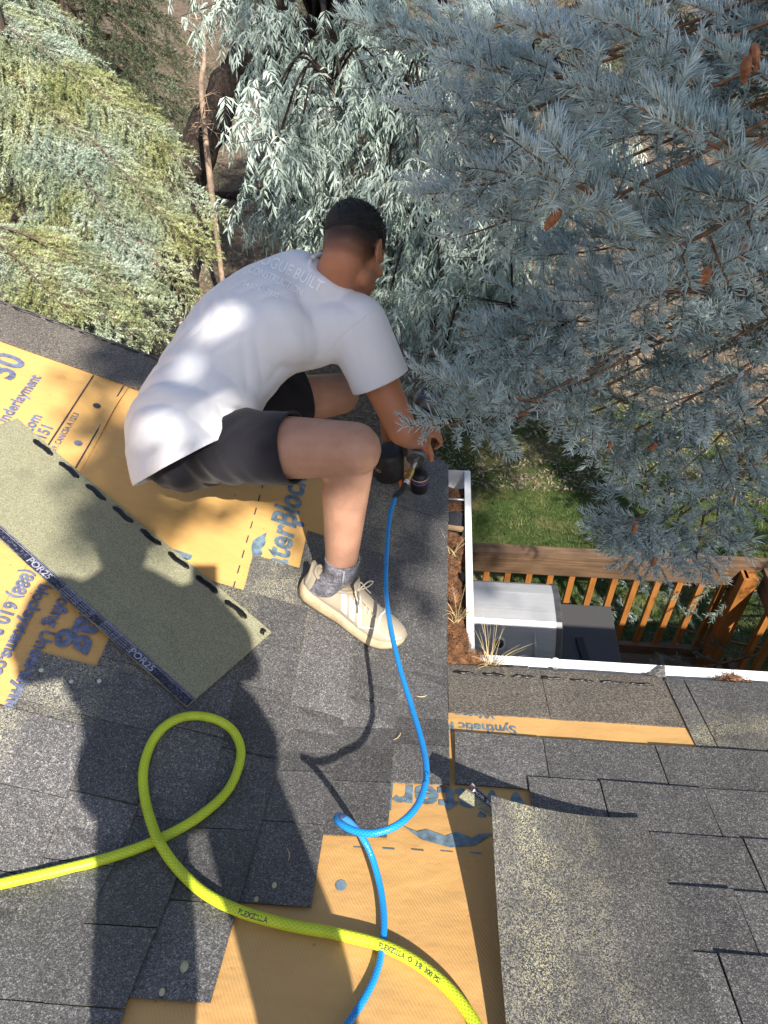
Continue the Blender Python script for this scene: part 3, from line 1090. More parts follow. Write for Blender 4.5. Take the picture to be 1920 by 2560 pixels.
M_HY = hose_mat('lime_hose_rubber', (0.62, 0.72, 0.035), (0.42, 0.55, 0.02), 620.0, 0.42, 9.0)
M_HB = hose_mat('blue_hose_polyurethane', (0.015, 0.30, 0.78), (0.008, 0.19, 0.58), 900.0, 0.25, 6.0)
RG = 0.0105
pts = [(-260, 2275), (-120, 2243), (0, 2210), (140, 2178), (280, 2142), (400, 2097), (500, 2040), (572, 1972), (602, 1890), (588, 1835), (550, 1803), (500, 1790),
       (450, 1795), (405, 1822), (374, 1868), (358, 1930), (362, 1995), (380, 2062), (402, 2112), (445, 2172), (510, 2232), (600, 2278), (720, 2312), (840, 2334), (950, 2362), (1030, 2400), (1100, 2452), (1150, 2505), (1195, 2575), (1230, 2680)]
P = []
for i, (x, y) in enumerate(pts):
    lift = RG + 0.013
    if 15 <= i <= 20:
        lift += 0.021 * math.exp(-((i - 17.6) / 1.1) ** 2)
    if i >= 22:
        lift -= 0.006
    if 8 <= i <= 13:
        lift += 0.008
    P.append(hit(x, y, lift))
gh = uv_tube('green_air_hose', catmull(P, 10), RG, 16, M_HY)
tag(gh, 'lime green braided air hose looped once across the shingles', 'hose')
# black print on the hose skin
def hose_print(hose_pts, i0, s, size, mat, parent, r, flip=False, tilt=0.0):
    V, F = text_mesh(s, size, 0.0002)
    Pc = catmull(hose_pts, 10)
    L = np.concatenate([[0], np.cumsum([np.linalg.norm(np.array(b) - np.array(a)) for a, b in zip(Pc[:-1], Pc[1:])])])
    base = L[i0 * 10]
    W = []
    for v in V:
        s0 = base + (-v[0] if flip else v[0])
        k = min(int(np.searchsorted(L, s0)), len(Pc) - 2)
        k = max(k, 1)
        t = (s0 - L[k - 1]) / max(L[k] - L[k - 1], 1e-9)
        p_ = np.array(Pc[k - 1]) * (1 - t) + np.array(Pc[k]) * t
        tan = vnorm(np.array(Pc[k]) - np.array(Pc[k - 1]))
        up = vnorm(np.array([-0.12, -0.35, 0.93]))
        side = vnorm(np.cross(tan, up))
        up = np.cross(side, tan)
        if flip:
            side = -side
        an = -(v[1] - size * 0.35) / r + tilt
        W.append(p_ + (up * math.cos(an) + side * math.sin(an)) * (r + 0.0006))
    me = pyd('printed_text', W, F)
    return obj('printed_text', me, mat, parent)


hose_print(P, 21, 'FLEXZILLA', 0.012, M_INKD, gh, RG)
hose_print(P, 24, 'FLEXZILLA  O  3/8  300 PSI', 0.011, M_INKD, gh, RG)

# blue hose: from the nailer's coupling, bowed up in the air, back down to the valley
P = [at(990, 1240, 2.31), at(975, 1290, 2.27), at(967, 1380, 2.17), at(965, 1470, 2.06), at(975, 1560, 1.93), at(997, 1660, 1.79), at(1030, 1770, 1.66), at(1056, 1860, 1.55), at(1066, 1935, 1.46),
     at(1048, 2005, 1.385), at(1000, 2058, 1.32), at(940, 2082, 1.305), at(890, 2078, 1.315), at(856, 2062, 1.335), at(842, 2046, 1.365), at(850, 2040, 1.40), at(872, 2053, 1.44), at(900, 2085, 1.485),
     hit(925, 2130, 0.06), hit(944, 2190, 0.035), hit(956, 2250, 0.022), hit(960, 2320, 0.016), hit(950, 2400, 0.0115), hit(925, 2470, 0.010), hit(870, 2560, 0.010), hit(800, 2650, 0.010)]
RB = 0.0064
bh = uv_tube('blue_air_hose', catmull(P, 12), RB, 14, M_HB)
tag(bh, 'thin bright blue air hose running from the nailer and curling over the shingles', 'hose')
hose_print(P, 8, 'C~~o', 0.013, M_INKD, bh, RB)
BLUE_END = P[0]

# ------------------------------------------------------------------ loose shingle lying face down
M_BACK = NT('sanded_shingle_back')
_v = M_BACK.coord()
_vo = M_BACK.sep(M_BACK.voro(_v, 600.0))
_c = M_BACK.ramp(_vo[0], [(0.05, (0.175, 0.172, 0.105)), (0.5, (0.255, 0.25, 0.16)), (0.95, (0.36, 0.35, 0.245))])
_c = M_BACK.mix(M_BACK.ramp(M_BACK.noise(_v, 9.0, 5, 0.65), [(0.55, 0.0), (0.8, 0.55)]), _c, (0.14, 0.125, 0.09))
M_BACK.base(_c).p(Roughness=0.85, Specular_IOR_Level=0.25)
M_BACK.bump(_vo[1], 0.5, 0.0012)
M_BACK = M_BACK.m
M_TAPE = NT('printed_release_tape')
_v = M_TAPE.coord()
_c = M_TAPE.mix(M_TAPE.ramp(M_TAPE.noise(_v, 170.0, 3, 0.7), [(0.50, 0.0), (0.64, 0.75)]), (0.016, 0.017, 0.03), (0.16, 0.165, 0.24))
M_TAPE.base(_c).p(Roughness=0.4)
M_TAPE = M_TAPE.m
M_PALE = simple('pale_print', (0.36, 0.37, 0.46), 0.5, var=0.2, scale=90)
c1, c2 = hit(470, 1780)[:2], hit(681, 1596)[:2]
far = hit(45, 1055)[:2]
wd = c1 - c2                       # width direction (towards the tape edge)
ld = vnorm(far - c2) * 0.945
strip = thing('loose_shingle', 'olive tan shingle lying face down with black sealant dashes and printed tape', 'shingle')
def sp(u, v, off=0.0):             # u along length 0..1, v across 0..1
    q = c2 + ld * u + wd * v
    z = roofz(q[0], q[1])
    gap = 0.019 + 0.006 * math.sin(u * 5 + 1) * (1 - v) + 0.004 * (1 - u)
    return np.array([q[0], q[1], z + gap + off])
slab('back_face', np.linspace(0, 1, 15), np.linspace(0, 1, 6), lambda u, v: sp(u, v), 0.004, M_BACK, strip)
slab('tape', np.linspace(0.0, 1, 21), [0.905, 0.995], lambda u, v: sp(u, v + 0.006 * math.sin(u * 37) * (v > 0.95), 0.0012), 0.0008, M_TAPE, strip)
nd_ = 9
for i in range(nd_):
    u0 = 0.035 + i * 0.108
    u1 = u0 + 0.078
    if i == 0:
        u0, u1 = 0.012, 0.022
    else:
        u0 -= 0.07
        u1 -= 0.07
    n_ = 10
    Pt = []
    for t in np.linspace(0, 1, n_):
        Pt.append(sp(u0 + (u1 - u0) * t, 0.055 + 0.006 * math.sin(t * 8 + i), 0.0008))
    rr = [0.003] + [0.0085 + random.uniform(-0.001, 0.001) for _ in range(n_ - 2)] + [0.003]
    mb = MB().tube(Pt, rr, 8)
    zs = [sp(0.5, 0.05)]
    # flatten the bead so that it hugs the face
    mb.V = [tuple(np.asarray(v) + np.array([0, 0, 0])) for v in mb.V]
    nV = []
    for k_, v in enumerate(mb.V):
        c_ = Pt[min(k_ // 8, n_ - 1)]
        nV.append((v[0], v[1], c_[2] + (v[2] - c_[2]) * 0.22 - S * 0.0 * (v[0] - c_[0]) + (roofz(v[0], v[1]) - roofz(c_[0], c_[1])) * 0.8))
    mb.V = nV
    mb.build('sealant_dash', M_TAR, strip, True)
def strip_text(s, size, u, v, mat, bold=0.0):
    V, F = text_mesh(s, size, bold)
    W = []
    for w in V:
        W.append(sp(u - w[0] / 0.945 * 0.98, v - w[1] / 0.33, 0.0022))
    obj('printed_text', pyd('printed_text', W, F), mat, strip)
for u_, s_ in ((0.90, 'POR25'), (0.56, 'POR25'), (0.20, 'POR25')):
    strip_text(s_, 0.026, u_, 0.985, M_PALE, 0.0004)
for u_ in (0.985, 0.80, 0.44, 0.30):
    for j in range(4):
        strip_text('laminated shingle caution read', 0.0085, u_, 0.925 + j * 0.022, M_PALE)
for j in range(2):
    Pt = [sp(t, 0.912 + 0.012 * j, 0.0022) for t in np.linspace(0, 1, 12)]
    V_, F_ = [], []
    for t in np.linspace(0, 1, 16):
        V_ += [sp(t, 0.910 + 0.014 * j, 0.0022), sp(t, 0.9135 + 0.014 * j, 0.0022)]
    for t in range(15):
        F_.append((2 * t, 2 * t + 2, 2 * t + 3, 2 * t + 1))
    obj('printed_line', pyd('printed_line', V_, F_), M_PALE, strip)

# ------------------------------------------------------------------ shingle laid lengthwise up the right slope, one corner curled up
curl = thing('curled_shingle', 'grey shingle laid lengthwise beside the valley with its front corner curled up', 'shingle')
A0 = np.array([0.068, -0.598, 0.412])         # raised corner
B0 = np.array([0.415, -0.528, 0.222])
def cs(u, v):
    """u across 0..1 (left to right), v along 0..1 (front to back)"""
    X = 0.068 + (0.418 - 0.068) * u + 0.018 * v
    yf = -0.598 + (0.07) * u
    Y = yf - 0.80 * v
    flat = -S * Y + 0.024
    l_ = (A0[2] - (-S * A0[1] + 0.024)) * (1 - u) ** 1.7 * math.exp(-(v / 0.28) ** 1.3)
    return np.array([X, Y, flat + l_ + 0.004 * (1 - u) + 0.002 * math.sin(7 * v + 2 * u)])
us, vs = np.linspace(0, 1, 14), np.linspace(0, 1, 22)
def nzf(u, v):
    return 1.3 if 0.13 < u < 0.38 else (0.6 if u < 0.62 else 0.15)
o = slab('granule_face', us, vs, cs, 0.0045, M_SH, curl, {'nz': nzf, 'brown': lambda u, v: 0.0})
# folded under scrap with its printed tape
Pc = np.array([1181, 1959])
scrap = thing('shingle_scrap', 'folded shingle corner with white lettered brown tape beside the curled shingle', 'shingle')
q = [at(1148, 1992, 1.56), at(1181, 1957, 1.575), at(1235, 2008, 1.535), at(1236, 2046, 1.52)]
def scr(u, v, off=0.0):
    a_ = q[0] * (1 - u) + q[3] * u
    b_ = q[1] * (1 - u) + q[2] * u
    nrm_ = vnorm(np.cross(q[1] - q[0], q[3] - q[0]))
    if nrm_[2] < 0:
        nrm_ = -nrm_
    return a_ * (1 - v) + b_ * v + nrm_ * off
slab('back_face', np.linspace(0, 1, 5), np.linspace(0, 1, 5), lambda u, v: scr(u, v), 0.004, M_BACK, scrap)
M_BTAPE = simple('brown_tape', (0.045, 0.03, 0.026), 0.4, var=0.3, scale=90)
slab('tape', np.linspace(0.0, 1, 5), [0.52, 0.97], lambda u, v: scr(u, v, 0.0012), 0.0008, M_BTAPE, scrap)
V, F = text_mesh('POR 25', 0.022, 0.0005)
W = [scr(0.18 + v[0] * 10.5, 0.64 + v[1] * 11.0, 0.0022) for v in V]
obj('printed_text', pyd('printed_text', W, F), simple('white_print', (0.75, 0.75, 0.75), 0.5), scrap)
for vv in (0.55, 0.90, 0.94):
    W = [scr(0.02, vv, 0.0022), scr(0.98, vv, 0.0022), scr(0.98, vv + 0.018, 0.0022), scr(0.02, vv + 0.018, 0.0022)]
    obj('printed_line', pyd('printed_line', W, [(0, 1, 2, 3)]), M_PALE, scrap)

# ------------------------------------------------------------------ debris in the gutters
M_NEEDLE_DRY = simple('dry_brown_needles', (0.20, 0.095, 0.045), 0.7, var=0.35, scale=40)
M_NEEDLE_BED = simple('rotted_needle_bed', (0.085, 0.045, 0.026), 0.9, var=0.35, scale=90, bump=0.8)
M_STRAW = simple('dry_straw_grass', (0.52, 0.41, 0.22), 0.6, var=0.2, scale=30)
def bed_top(X, Y):
    z = -0.046 + 0.010 * math.sin(Y * 13) + 0.006 * math.sin(X * 60 + Y * 31)
    if Y < 0.22 and X < 0.16:
        z += 0.038 * math.exp(-((Y - 0.06) / 0.09) ** 2) * math.exp(-((X - 0.04) / 0.08) ** 2)
    if 0.60 < Y < 0.72:
        z -= 0.03
    return z
mb = MB()
ny_ = 46
ysb = np.linspace(0.004, 0.88, ny_)
xsb = np.linspace(0.003, 0.068, 6)
Vb = [(x, y, bed_top(x, y)) for y in ysb for x in xsb]
Fb = [(j * 6 + i, j * 6 + i + 1, (j + 1) * 6 + i + 1, (j + 1) * 6 + i) for j in range(ny_ - 1) for i in range(5)]
mb.add(Vb, Fb)
xs2 = np.linspace(0.07, 0.22, 8)
ys2 = np.linspace(0.004, 0.068, 5)
Vb = [(x, y, bed_top(x, y) - 0.02 * max(0, (x - 0.1) / 0.1)) for x in xs2 for y in ys2]
mb.add(Vb, [(j * 5 + i, (j + 1) * 5 + i, (j + 1) * 5 + i + 1, j * 5 + i + 1) for j in range(7) for i in range(4)])
nb = 5200
V_, F_ = [], []
yy = rng.uniform(0, 1, nb)
for i in range(nb):
    if i % 5 < 4:
        Y = 0.01 + yy[i] ** 1.5 * 0.84
        X = rng.uniform(0.004, 0.069)
        if 0.60 < Y < 0.73:
            continue
        zz = bed_top(X, Y)
    else:
        X = rng.uniform(0.0, 0.20)
        Y = rng.uniform(0.0, 0.075) if X > 0.07 else rng.uniform(-0.012, 0.16)
        zz = bed_top(X, Y) - 0.02 * max(0, (X - 0.1) / 0.1)
    an = rng.uniform(0, 2 * math.pi)
    L_ = rng.uniform(0.012, 0.028)
    d_ = np.array([math.cos(an), math.sin(an), rng.normal(0, 0.3)]) * L_ / 2
    s_ = np.array([-math.sin(an), math.cos(an), 0.3]) * 0.0007
    c_ = np.array([X, Y, zz + rng.uniform(0.0, 0.008)])
    b = len(V_)
    V_ += [c_ - d_ - s_, c_ - d_ + s_, c_ + d_, c_ + np.array([0, 0, 0.0012])]
    F_ += [(b, b + 1, b + 3), (b + 1, b + 2, b + 3), (b + 2, b, b + 3)]
mb.add(V_, F_)
o = mb.build('pine_needle_litter', M_NEEDLE_DRY)
o.data.materials.append(M_NEEDLE_BED)
nbed = (ny_ - 1) * 5 + 28
o.data.polygons.foreach_set('material_index', [1 if i < nbed else 0 for i in range(len(o.data.polygons))])
tag(o, 'rusty brown pine needles clogging the white gutter corner', 'needles', kind='stuff')

# pine cone
M_CONE = simple('pine_cone_scales', (0.20, 0.10, 0.05), 0.7, var=0.3, scale=80)
cone = thing('pine_cone', 'brown pine cone lying in the needle filled gutter', 'pine cone')
cc, ax = np.array([0.024, 0.300, -0.022]), vnorm([0.35, -0.9, 0.1])
sx = vnorm(np.cross(ax, [0, 0, 1.0]))
sy = np.cross(ax, sx)
MB().ell(cc, (0.016, 0.016, 0.030), [sx, sy, ax], 12, 8).build('core', M_CONE, cone, True)
sc0 = MB()
V_, F_ = [], []
for i in range(90):
    t = i / 89
    z = -0.030 + 0.060 * t
    r_ = 0.0185 * math.sqrt(max(0.03, 1 - (z / 0.034) ** 2))
    an = i * 2.39996
    rd = sx * math.cos(an) + sy * math.sin(an)
    tg = -sx * math.sin(an) + sy * math.cos(an)
    c_ = cc + ax * z + rd * r_
    b = len(V_)
    V_ += [c_ - tg * 0.0042, c_ + tg * 0.0042, c_ + rd * 0.0035 - ax * 0.0055 + tg * 0.0022, c_ + rd * 0.0035 - ax * 0.0055 - tg * 0.0022, c_ + rd * 0.0005 - ax * 0.006]
    F_ += [(b, b + 1, b + 2, b + 3), (b + 3, b + 2, b + 4), (b, b + 3, b + 4), (b + 1, b + 4, b + 2)]
sc = MB().add(V_, F_).build('scales', M_CONE, cone)
sc['kind'] = 'stuff'

# shingle scraps, wood chip and stone in the gutter
def scrap_piece(name, label, c, h, rot, mat, cat, tiltv=(0, 0, 1)):
    z = vnorm(tiltv)
    x = vnorm(np.array([math.cos(rot), math.sin(rot), 0]) - z * np.dot(z, [math.cos(rot), math.sin(rot), 0]))
    mb = MB()
    V = []
    for s_ in (1, -1):
        for k in range(9):
            an = 2 * math.pi * k / 9 + 0.3
            rr = 1 + 0.14 * math.sin(3.1 * k + rot * 7)
            sq = 1 / max(abs(math.cos(an)), abs(math.sin(an)))
            V.append(np.asarray(c) + x * h[0] * math.cos(an) * rr * sq * 0.9 + np.cross(z, x) * h[1] * math.sin(an) * rr * sq * 0.9 + z * h[2] * s_)
    F = [tuple(range(9)), tuple(range(17, 8, -1))] + [(k, 9 + k, 9 + (k + 1) % 9, (k + 1) % 9) for k in range(9)]
    mb.add(V, F)
    o = mb.build(name, mat)
    tag(o, label, cat)
    return o
scrap_piece('shingle_offcut', 'dark rounded shingle offcut lying across the gutter near its hanger', (0.036, 0.685, -0.040), (0.034, 0.040, 0.003), 0.1, simple('black_felt', (0.018, 0.02, 0.028), 0.7, var=0.3, scale=200), 'shingle offcut', (0.1, -0.15, 1))
scrap_piece('wood_chip', 'flat brown wood chip wedged across the gutter beside the dark offcut', (0.034, 0.628, -0.030), (0.034, 0.009, 0.005), -0.08, wood_mat('chip_wood', (0.22, 0.14, 0.08), (0.42, 0.30, 0.18), 'x'), 'wood chip', (0.05, -0.2, 1))
scrap_piece('shingle_offcut', 'small black shingle offcut on the needles near the pine cone', (0.056, 0.395, -0.028), (0.009, 0.018, 0.003), 0.2, M_TAR, 'shingle offcut', (-0.4, -0.2, 1))
scrap_piece('stone', 'grey rounded stone chunk in the gutter corner', (0.060, 0.098, -0.018), (0.017, 0.022, 0.012), 0.5, simple('grey_stone', (0.22, 0.20, 0.18), 0.85, var=0.3, scale=70, bump=0.6), 'stone')
qs = [at(1620, 1680, 2.235), at(1662, 1664, 2.225), at(1666, 1700, 2.205), at(1626, 1702, 2.21)]
nq = vnorm(np.cross(qs[1] - qs[0], qs[3] - qs[0]))
o = MB().add(qs + [q_ - nq * 0.004 for q_ in qs], [(0, 1, 2, 3), (7, 6, 5, 4), (0, 4, 5, 1), (1, 5, 6, 2), (2, 6, 7, 3), (3, 7, 4, 0)]).build('shingle_offcut', M_SH)
tag(o, 'square grey shingle offcut sticking up over the front gutter lip', 'shingle offcut')
mb = MB()
for i_ in range(150):
    c_ = np.array([0.83 + rng.normal(0, 0.022), 0.030 + rng.normal(0, 0.010), -0.012 + rng.normal(0, 0.005)])
    d_ = vnorm(rng.normal(0, 1, 3) * [1, 1, 0.5]) * rng.uniform(0.008, 0.018)
    mb.tube([c_ - d_, c_ + d_], 0.0009, 3)
o = mb.build('needle_clump', M_NEEDLE_DRY)
tag(o, 'brown clump of dry needles caught on the front gutter lip', 'needles', kind='stuff')

# dry grass tufts
def tuft(name, label, c, n_, hmin, hmax, spread, bias, thick=0.0011):
    mb = MB()
    for i in range(n_):
        an = rng.uniform(0, 2 * math.pi)
        L_ = rng.uniform(hmin, hmax)
        d0 = vnorm(np.array([math.cos(an) * spread, math.sin(an) * spread, 1.0]) + np.array(bias) * rng.uniform(0.3, 1.1))
        p0 = np.array(c) + np.array([rng.uniform(-0.012, 0.012), rng.uniform(-0.012, 0.012), 0])
        dr = np.array([math.cos(an), math.sin(an), -0.9]) * rng.uniform(0.05, 0.5)
        P_ = [p0 + d0 * L_ * t + dr * L_ * t * t for t in np.linspace(0, 1, 6)]
        mb.tube(P_, [thick, thick, thick * 0.9, thick * 0.7, thick * 0.5, thick * 0.2], 3)
    o = mb.build(name, M_STRAW)
    tag(o, label, 'dry grass', kind=None)
    return o
tuft('dry_grass_tuft', 'tall straw coloured grass tuft growing from the gutter corner', (0.125, 0.035, -0.035), 26, 0.06, 0.20, 0.5, (0.3, 0.35, 0.2))
tuft('dry_grass_tuft', 'bent dry grass lying in the gutter beside the pine cone', (0.030, 0.20, -0.03), 20, 0.06, 0.15, 0.5, (0.15, 0.6, -0.2))
tuft('dry_grass_tuft', 'wispy dry grass in the gutter below the wood chip', (0.022, 0.50, -0.035), 9, 0.04, 0.11, 0.6, (0.1, -0.2, 0.0))

# small things on the shingles
M_CAPN = simple('pale_plastic_cap', (0.55, 0.57, 0.52), 0.5)
for i, (x, y, lab) in enumerate(((103, 1675, 'round pale nail cap on dark shingles nearest the printed underlayment corner'), (178, 1703, 'round pale nail cap between two others on dark shingles'), (248, 1702, 'round pale nail cap on dark shingles nearest the printed tape'))):
    p_ = hit(x, y, 0.011)
    o = MB().tube([p_ - np.array([0, 0, 0.002]), p_ + np.array([0, 0, 0.001]), p_ + np.array([0.0004, 0, 0.0022])], [0.0052, 0.0052, 0.003], 10).build('nail_cap', M_CAPN)
    tag(o, lab, 'nail cap', 'nail caps on the shingles')
M_PEB = simple('pale_seed', (0.42, 0.38, 0.25), 0.7)
for x, y, s_, lab in ((461, 2416, 0.0075, 'pale oval pebble on grey shingle near the bottom underlayment edge'), (686, 2213, 0.005, 'small pale seed on the shaded shingle above the green hose'), (641, 2248, 0.0045, 'tiny pale seed on shaded shingle touching the green hose side'), (405, 2480, 0.005, 'faint pale pebble on shingle at the shadow edge')):
    o = MB().ell(hit(x, y, 0.013), (s_, s_ * 1.3, s_ * 0.5), None, 10, 6).build('pebble', M_PEB, None, True)
    tag(o, lab, 'pebble')
for x, y, an, lab in ((20, 2222, 0.9, 'curved straw coloured twig beside the green hose end'), (418, 2147, 1.3, 'pale curved leaf stem beside the green hose crossing'), (1055, 1742, 0.2, 'dry pine needle pair beside the blue hose'), (722, 2135, 1.9, 'pale needle on shaded shingle left of the blue hose loop'), (995, 1843, 0.9, 'short white scrap curl on shingle left of the blue hose')):
    c_ = hit(x, y, 0.013)
    P_ = [c_ + np.array([math.cos(an) * 0.014 * t - math.sin(an) * 0.004 * (t * t - 0.3), math.sin(an) * 0.014 * t + math.cos(an) * 0.004 * (t * t - 0.3), 0.002]) for t in np.linspace(-1, 1, 6)]
    o = MB().tube(P_, [0.0005, 0.001, 0.0012, 0.0012, 0.001, 0.0005], 4).build('twig', M_STRAW)
    tag(o, lab, 'twig')
# ------------------------------------------------------------------ people: materials
def skin_mat(name, c0, c1, hairc=(0.012, 0.010, 0.010)):
    t = NT(name)
    v = t.coord()
    f = t.noise(v, 18.0, 4)
    c = t.ramp(f, [(0.3, c0), (0.7, c1)])
    dark = t.n('Attribute', {'attribute_name': 'tan'}).outputs['Fac']
    c = t.mix(dark, c, tuple(x * y for x, y in zip(c0, (1.12, 0.82, 0.62))))
    # fine leg hair / stubble
    st = t.noise(t.mapping(v, (700, 700, 240)), 1.0, 2)
    hr = t.n('Attribute', {'attribute_name': 'leghair'}).outputs['Fac']
    c = t.mix(t.math('MULTIPLY', t.ramp(st, [(0.52, 0.0), (0.72, 0.30)]), hr), c, (0.07, 0.04, 0.03))
    fade = t.n('Attribute', {'attribute_name': 'fade'}).outputs['Fac']
    sn = t.noise(t.mapping(v, (1, 1, 1)), 420.0, 1)
    ff = t.math('MULTIPLY', fade, t.ramp(sn, [(0.25, 1.0), (0.75, 0.95)]), True)
    c = t.mix(ff, c, hairc)
    t.base(c)
    t.p(Roughness=0.48, Specular_IOR_Level=0.4, Subsurface_Weight=0.06, Subsurface_Radius=(0.008, 0.004, 0.002))
    t.bump(t.noise(v, 160.0, 3), 0.12, 0.002)
    return t.m


def cloth_mat(name, c, var=0.06, wr=0.25, scale=9.0, fine=900.0, stains=None):
    t = NT(name)
    v = t.coord()
    f = t.noise(v, 6.0, 4)
    cc = t.ramp(f, [(0.3, tuple(x * (1 - var) for x in c)), (0.7, tuple(min(1, x * (1 + var)) for x in c))])
    if stains:
        cc = t.mix(t.ramp(t.noise(v, 7.0, 5, 0.6), [(0.56, 0.0), (0.74, 0.5)]), cc, stains)
    t.base(cc)
    t.p(Roughness=0.85, Specular_IOR_Level=0.2, Sheen_Weight=0.15)
    w = t.n('TexNoise', {'noise_type': 'RIDGED_MULTIFRACTAL'}, Vector=t.mapping(v, (1, 1.3, 1), (0.4, 0.2, 0.6)), Scale=scale, Detail=2.0).outputs[0]
    b1 = t.n('Bump', None, Height=w, Strength=wr, Distance=0.006).outputs[0]
    t.bump(t.noise(v, fine, 2), 0.12, 0.001, b1)
    return t.m


M_SKIN = skin_mat('tanned_skin', (0.40, 0.215, 0.14), (0.49, 0.275, 0.19))
M_SKIN2 = skin_mat('fair_skin', (0.55, 0.34, 0.25), (0.62, 0.40, 0.30))
M_SHIRT = cloth_mat('pale_grey_jersey', (0.74, 0.74, 0.77), 0.03, 0.30, 6.0, stains=(0.66, 0.63, 0.62))
M_SHORTS = cloth_mat('charcoal_cotton', (0.013, 0.0125, 0.018), 0.15, 0.3, 8.0)
M_HAIR = NT('black_curly_hair')
_v = M_HAIR.coord()
_n1 = M_HAIR.noise(_v, 160.0, 3, 0.7)
M_HAIR.base(M_HAIR.ramp(_n1, [(0.3, (0.004, 0.004, 0.005)), (0.8, (0.030, 0.026, 0.026))])).p(Roughness=0.55, Specular_IOR_Level=0.4)
M_HAIR.bump(_n1, 1.0, 0.008)
M_HAIR = M_HAIR.m


def frame(f, up):
    f = vnorm(f)
    r = vnorm(np.cross(f, up))
    return r, f, np.cross(r, f)        # right, forward, up


def add_head(mb, hc, fr, k=1.0):
    r, f, u = fr
    L = lambda x, y, z: hc + (r * x + f * y + u * z) * k
    ax = [r, f, u]
    mb.ell(L(0, -0.006, 0.012), np.array([0.077, 0.097, 0.090]) * k, ax, 22, 14)
    mb.ell(L(0, -0.035, -0.030), np.array([0.066, 0.060, 0.065]) * k, ax)
    mb.ell(L(0, 0.040, -0.055), np.array([0.062, 0.056, 0.072]) * k, ax, 18, 12)
    mb.ell(L(0, 0.062, -0.112), np.array([0.040, 0.034, 0.026]) * k, ax)
    mb.ell(L(0, 0.070, 0.020), np.array([0.055, 0.028, 0.030]) * k, ax)
    for s in (-1, 1):
        mb.ell(L(s * 0.040, 0.035, -0.095), np.array([0.022, 0.045, 0.026]) * k, ax)
        mb.ell(L(s * 0.038, 0.068, -0.042), np.array([0.026, 0.024, 0.020]) * k, ax)
        mb.ell(L(s * 0.028, 0.084, 0.004), np.array([0.024, 0.012, 0.008]) * k, ax)     # brow
    mb.capsule(L(0, 0.092, -0.002), L(0, 0.108, -0.045), 0.008 * k, 0.013 * k, 10)      # nose
    for s in (-1, 1):
        mb.ell(L(s * 0.012, 0.098, -0.048), 0.009 * k, ax, 10, 6)
    mb.ell(L(0, 0.093, -0.076), np.array([0.024, 0.010, 0.006]) * k, ax)                # lips
    mb.ell(L(0, 0.091, -0.087), np.array([0.021, 0.010, 0.007]) * k, ax)


def add_ears(mb, hc, fr, k=1.0):
    r, f, u = fr
    for s in (-1, 1):
        c = hc + (r * s * 0.080 + f * -0.004 + u * -0.034) * k
        P = []
        for i in range(13):
            an = R(-75 + i * 25)
            P.append(c + (f * (-math.sin(an) * 0.0 - math.cos(an) * 0.017) + u * math.sin(an) * 0.029 + r * s * (0.004 + 0.008 * math.cos(an))) * k)
        mb.tube(P, [0.005 * k] * 13, 7)
        mb.ell(c + (r * s * 0.000 + f * 0.002) * k, np.array([0.006, 0.013, 0.024]) * k, [r, f, u], 10, 8)
        mb.ell(c + (f * 0.004 - u * 0.026 + r * s * 0.003) * k, np.array([0.005, 0.009, 0.010]) * k, [r, f, u], 8, 6)


def add_hand(mb, wrist, palm_c, fdir, pnorm, thumb_side, curl, k=1.0):
    """palm plus five fingers curling towards pnorm"""
    f = vnorm(fdir)
    n = vnorm(np.asarray(pnorm) - f * np.dot(pnorm, f))
    s = np.cross(f, n) * thumb_side
    mb.capsule(wrist, palm_c - f * 0.025 * k, 0.027 * k, 0.027 * k, 10)
    mb.ell(palm_c, (np.array([0.044, 0.048, 0.019]) * k), [s, f, n], 14, 8)
    lens = [0.072, 0.082, 0.077, 0.060]
    for i, (off, L_) in enumerate(zip((0.032, 0.011, -0.010, -0.030), lens)):
        p = palm_c + s * off * k + f * 0.038 * k
        an = 0.25
        r0 = (0.0098 - 0.0006 * i) * k
        for j, fr_ in enumerate((0.45, 0.30, 0.25)):
            an += curl[min(j, len(curl) - 1)]
            d = f * math.cos(an) + n * math.sin(an)
            p2 = p + d * L_ * fr_ * k
            mb.capsule(p, p2, r0, r0 * 0.9, 8)
            p, r0 = p2, r0 * 0.9
    p = palm_c + s * 0.038 * k - f * 0.022 * k
    an = 0.15
    for L_, c_ in ((0.040, 0.3), (0.032, 0.5), (0.024, 0.4)):
        an += c_ * 0.8
        d = vnorm(s * 0.65 * math.cos(an) + f * 0.75 * math.cos(an) + n * math.sin(an))
        p2 = p + d * L_ * k
        mb.capsule(p, p2, 0.0125 * k, 0.0105 * k, 8)
        p = p2


def set_attr(me, name, vals):
    a = me.attributes.new(name, 'FLOAT', 'POINT')
    a.data.foreach_set('value', np.ascontiguousarray(vals, np.float32))


def ell_ring(c, x, y, a, b, n=28, e=2.0):
    out = []
    for k in range(n):
        t = 2 * math.pi * k / n
        ct, st = math.cos(t), math.sin(t)
        out.append(c + x * a * math.copysign(abs(ct) ** (2 / e), ct) + y * b * math.copysign(abs(st) ** (2 / e), st))
    return out


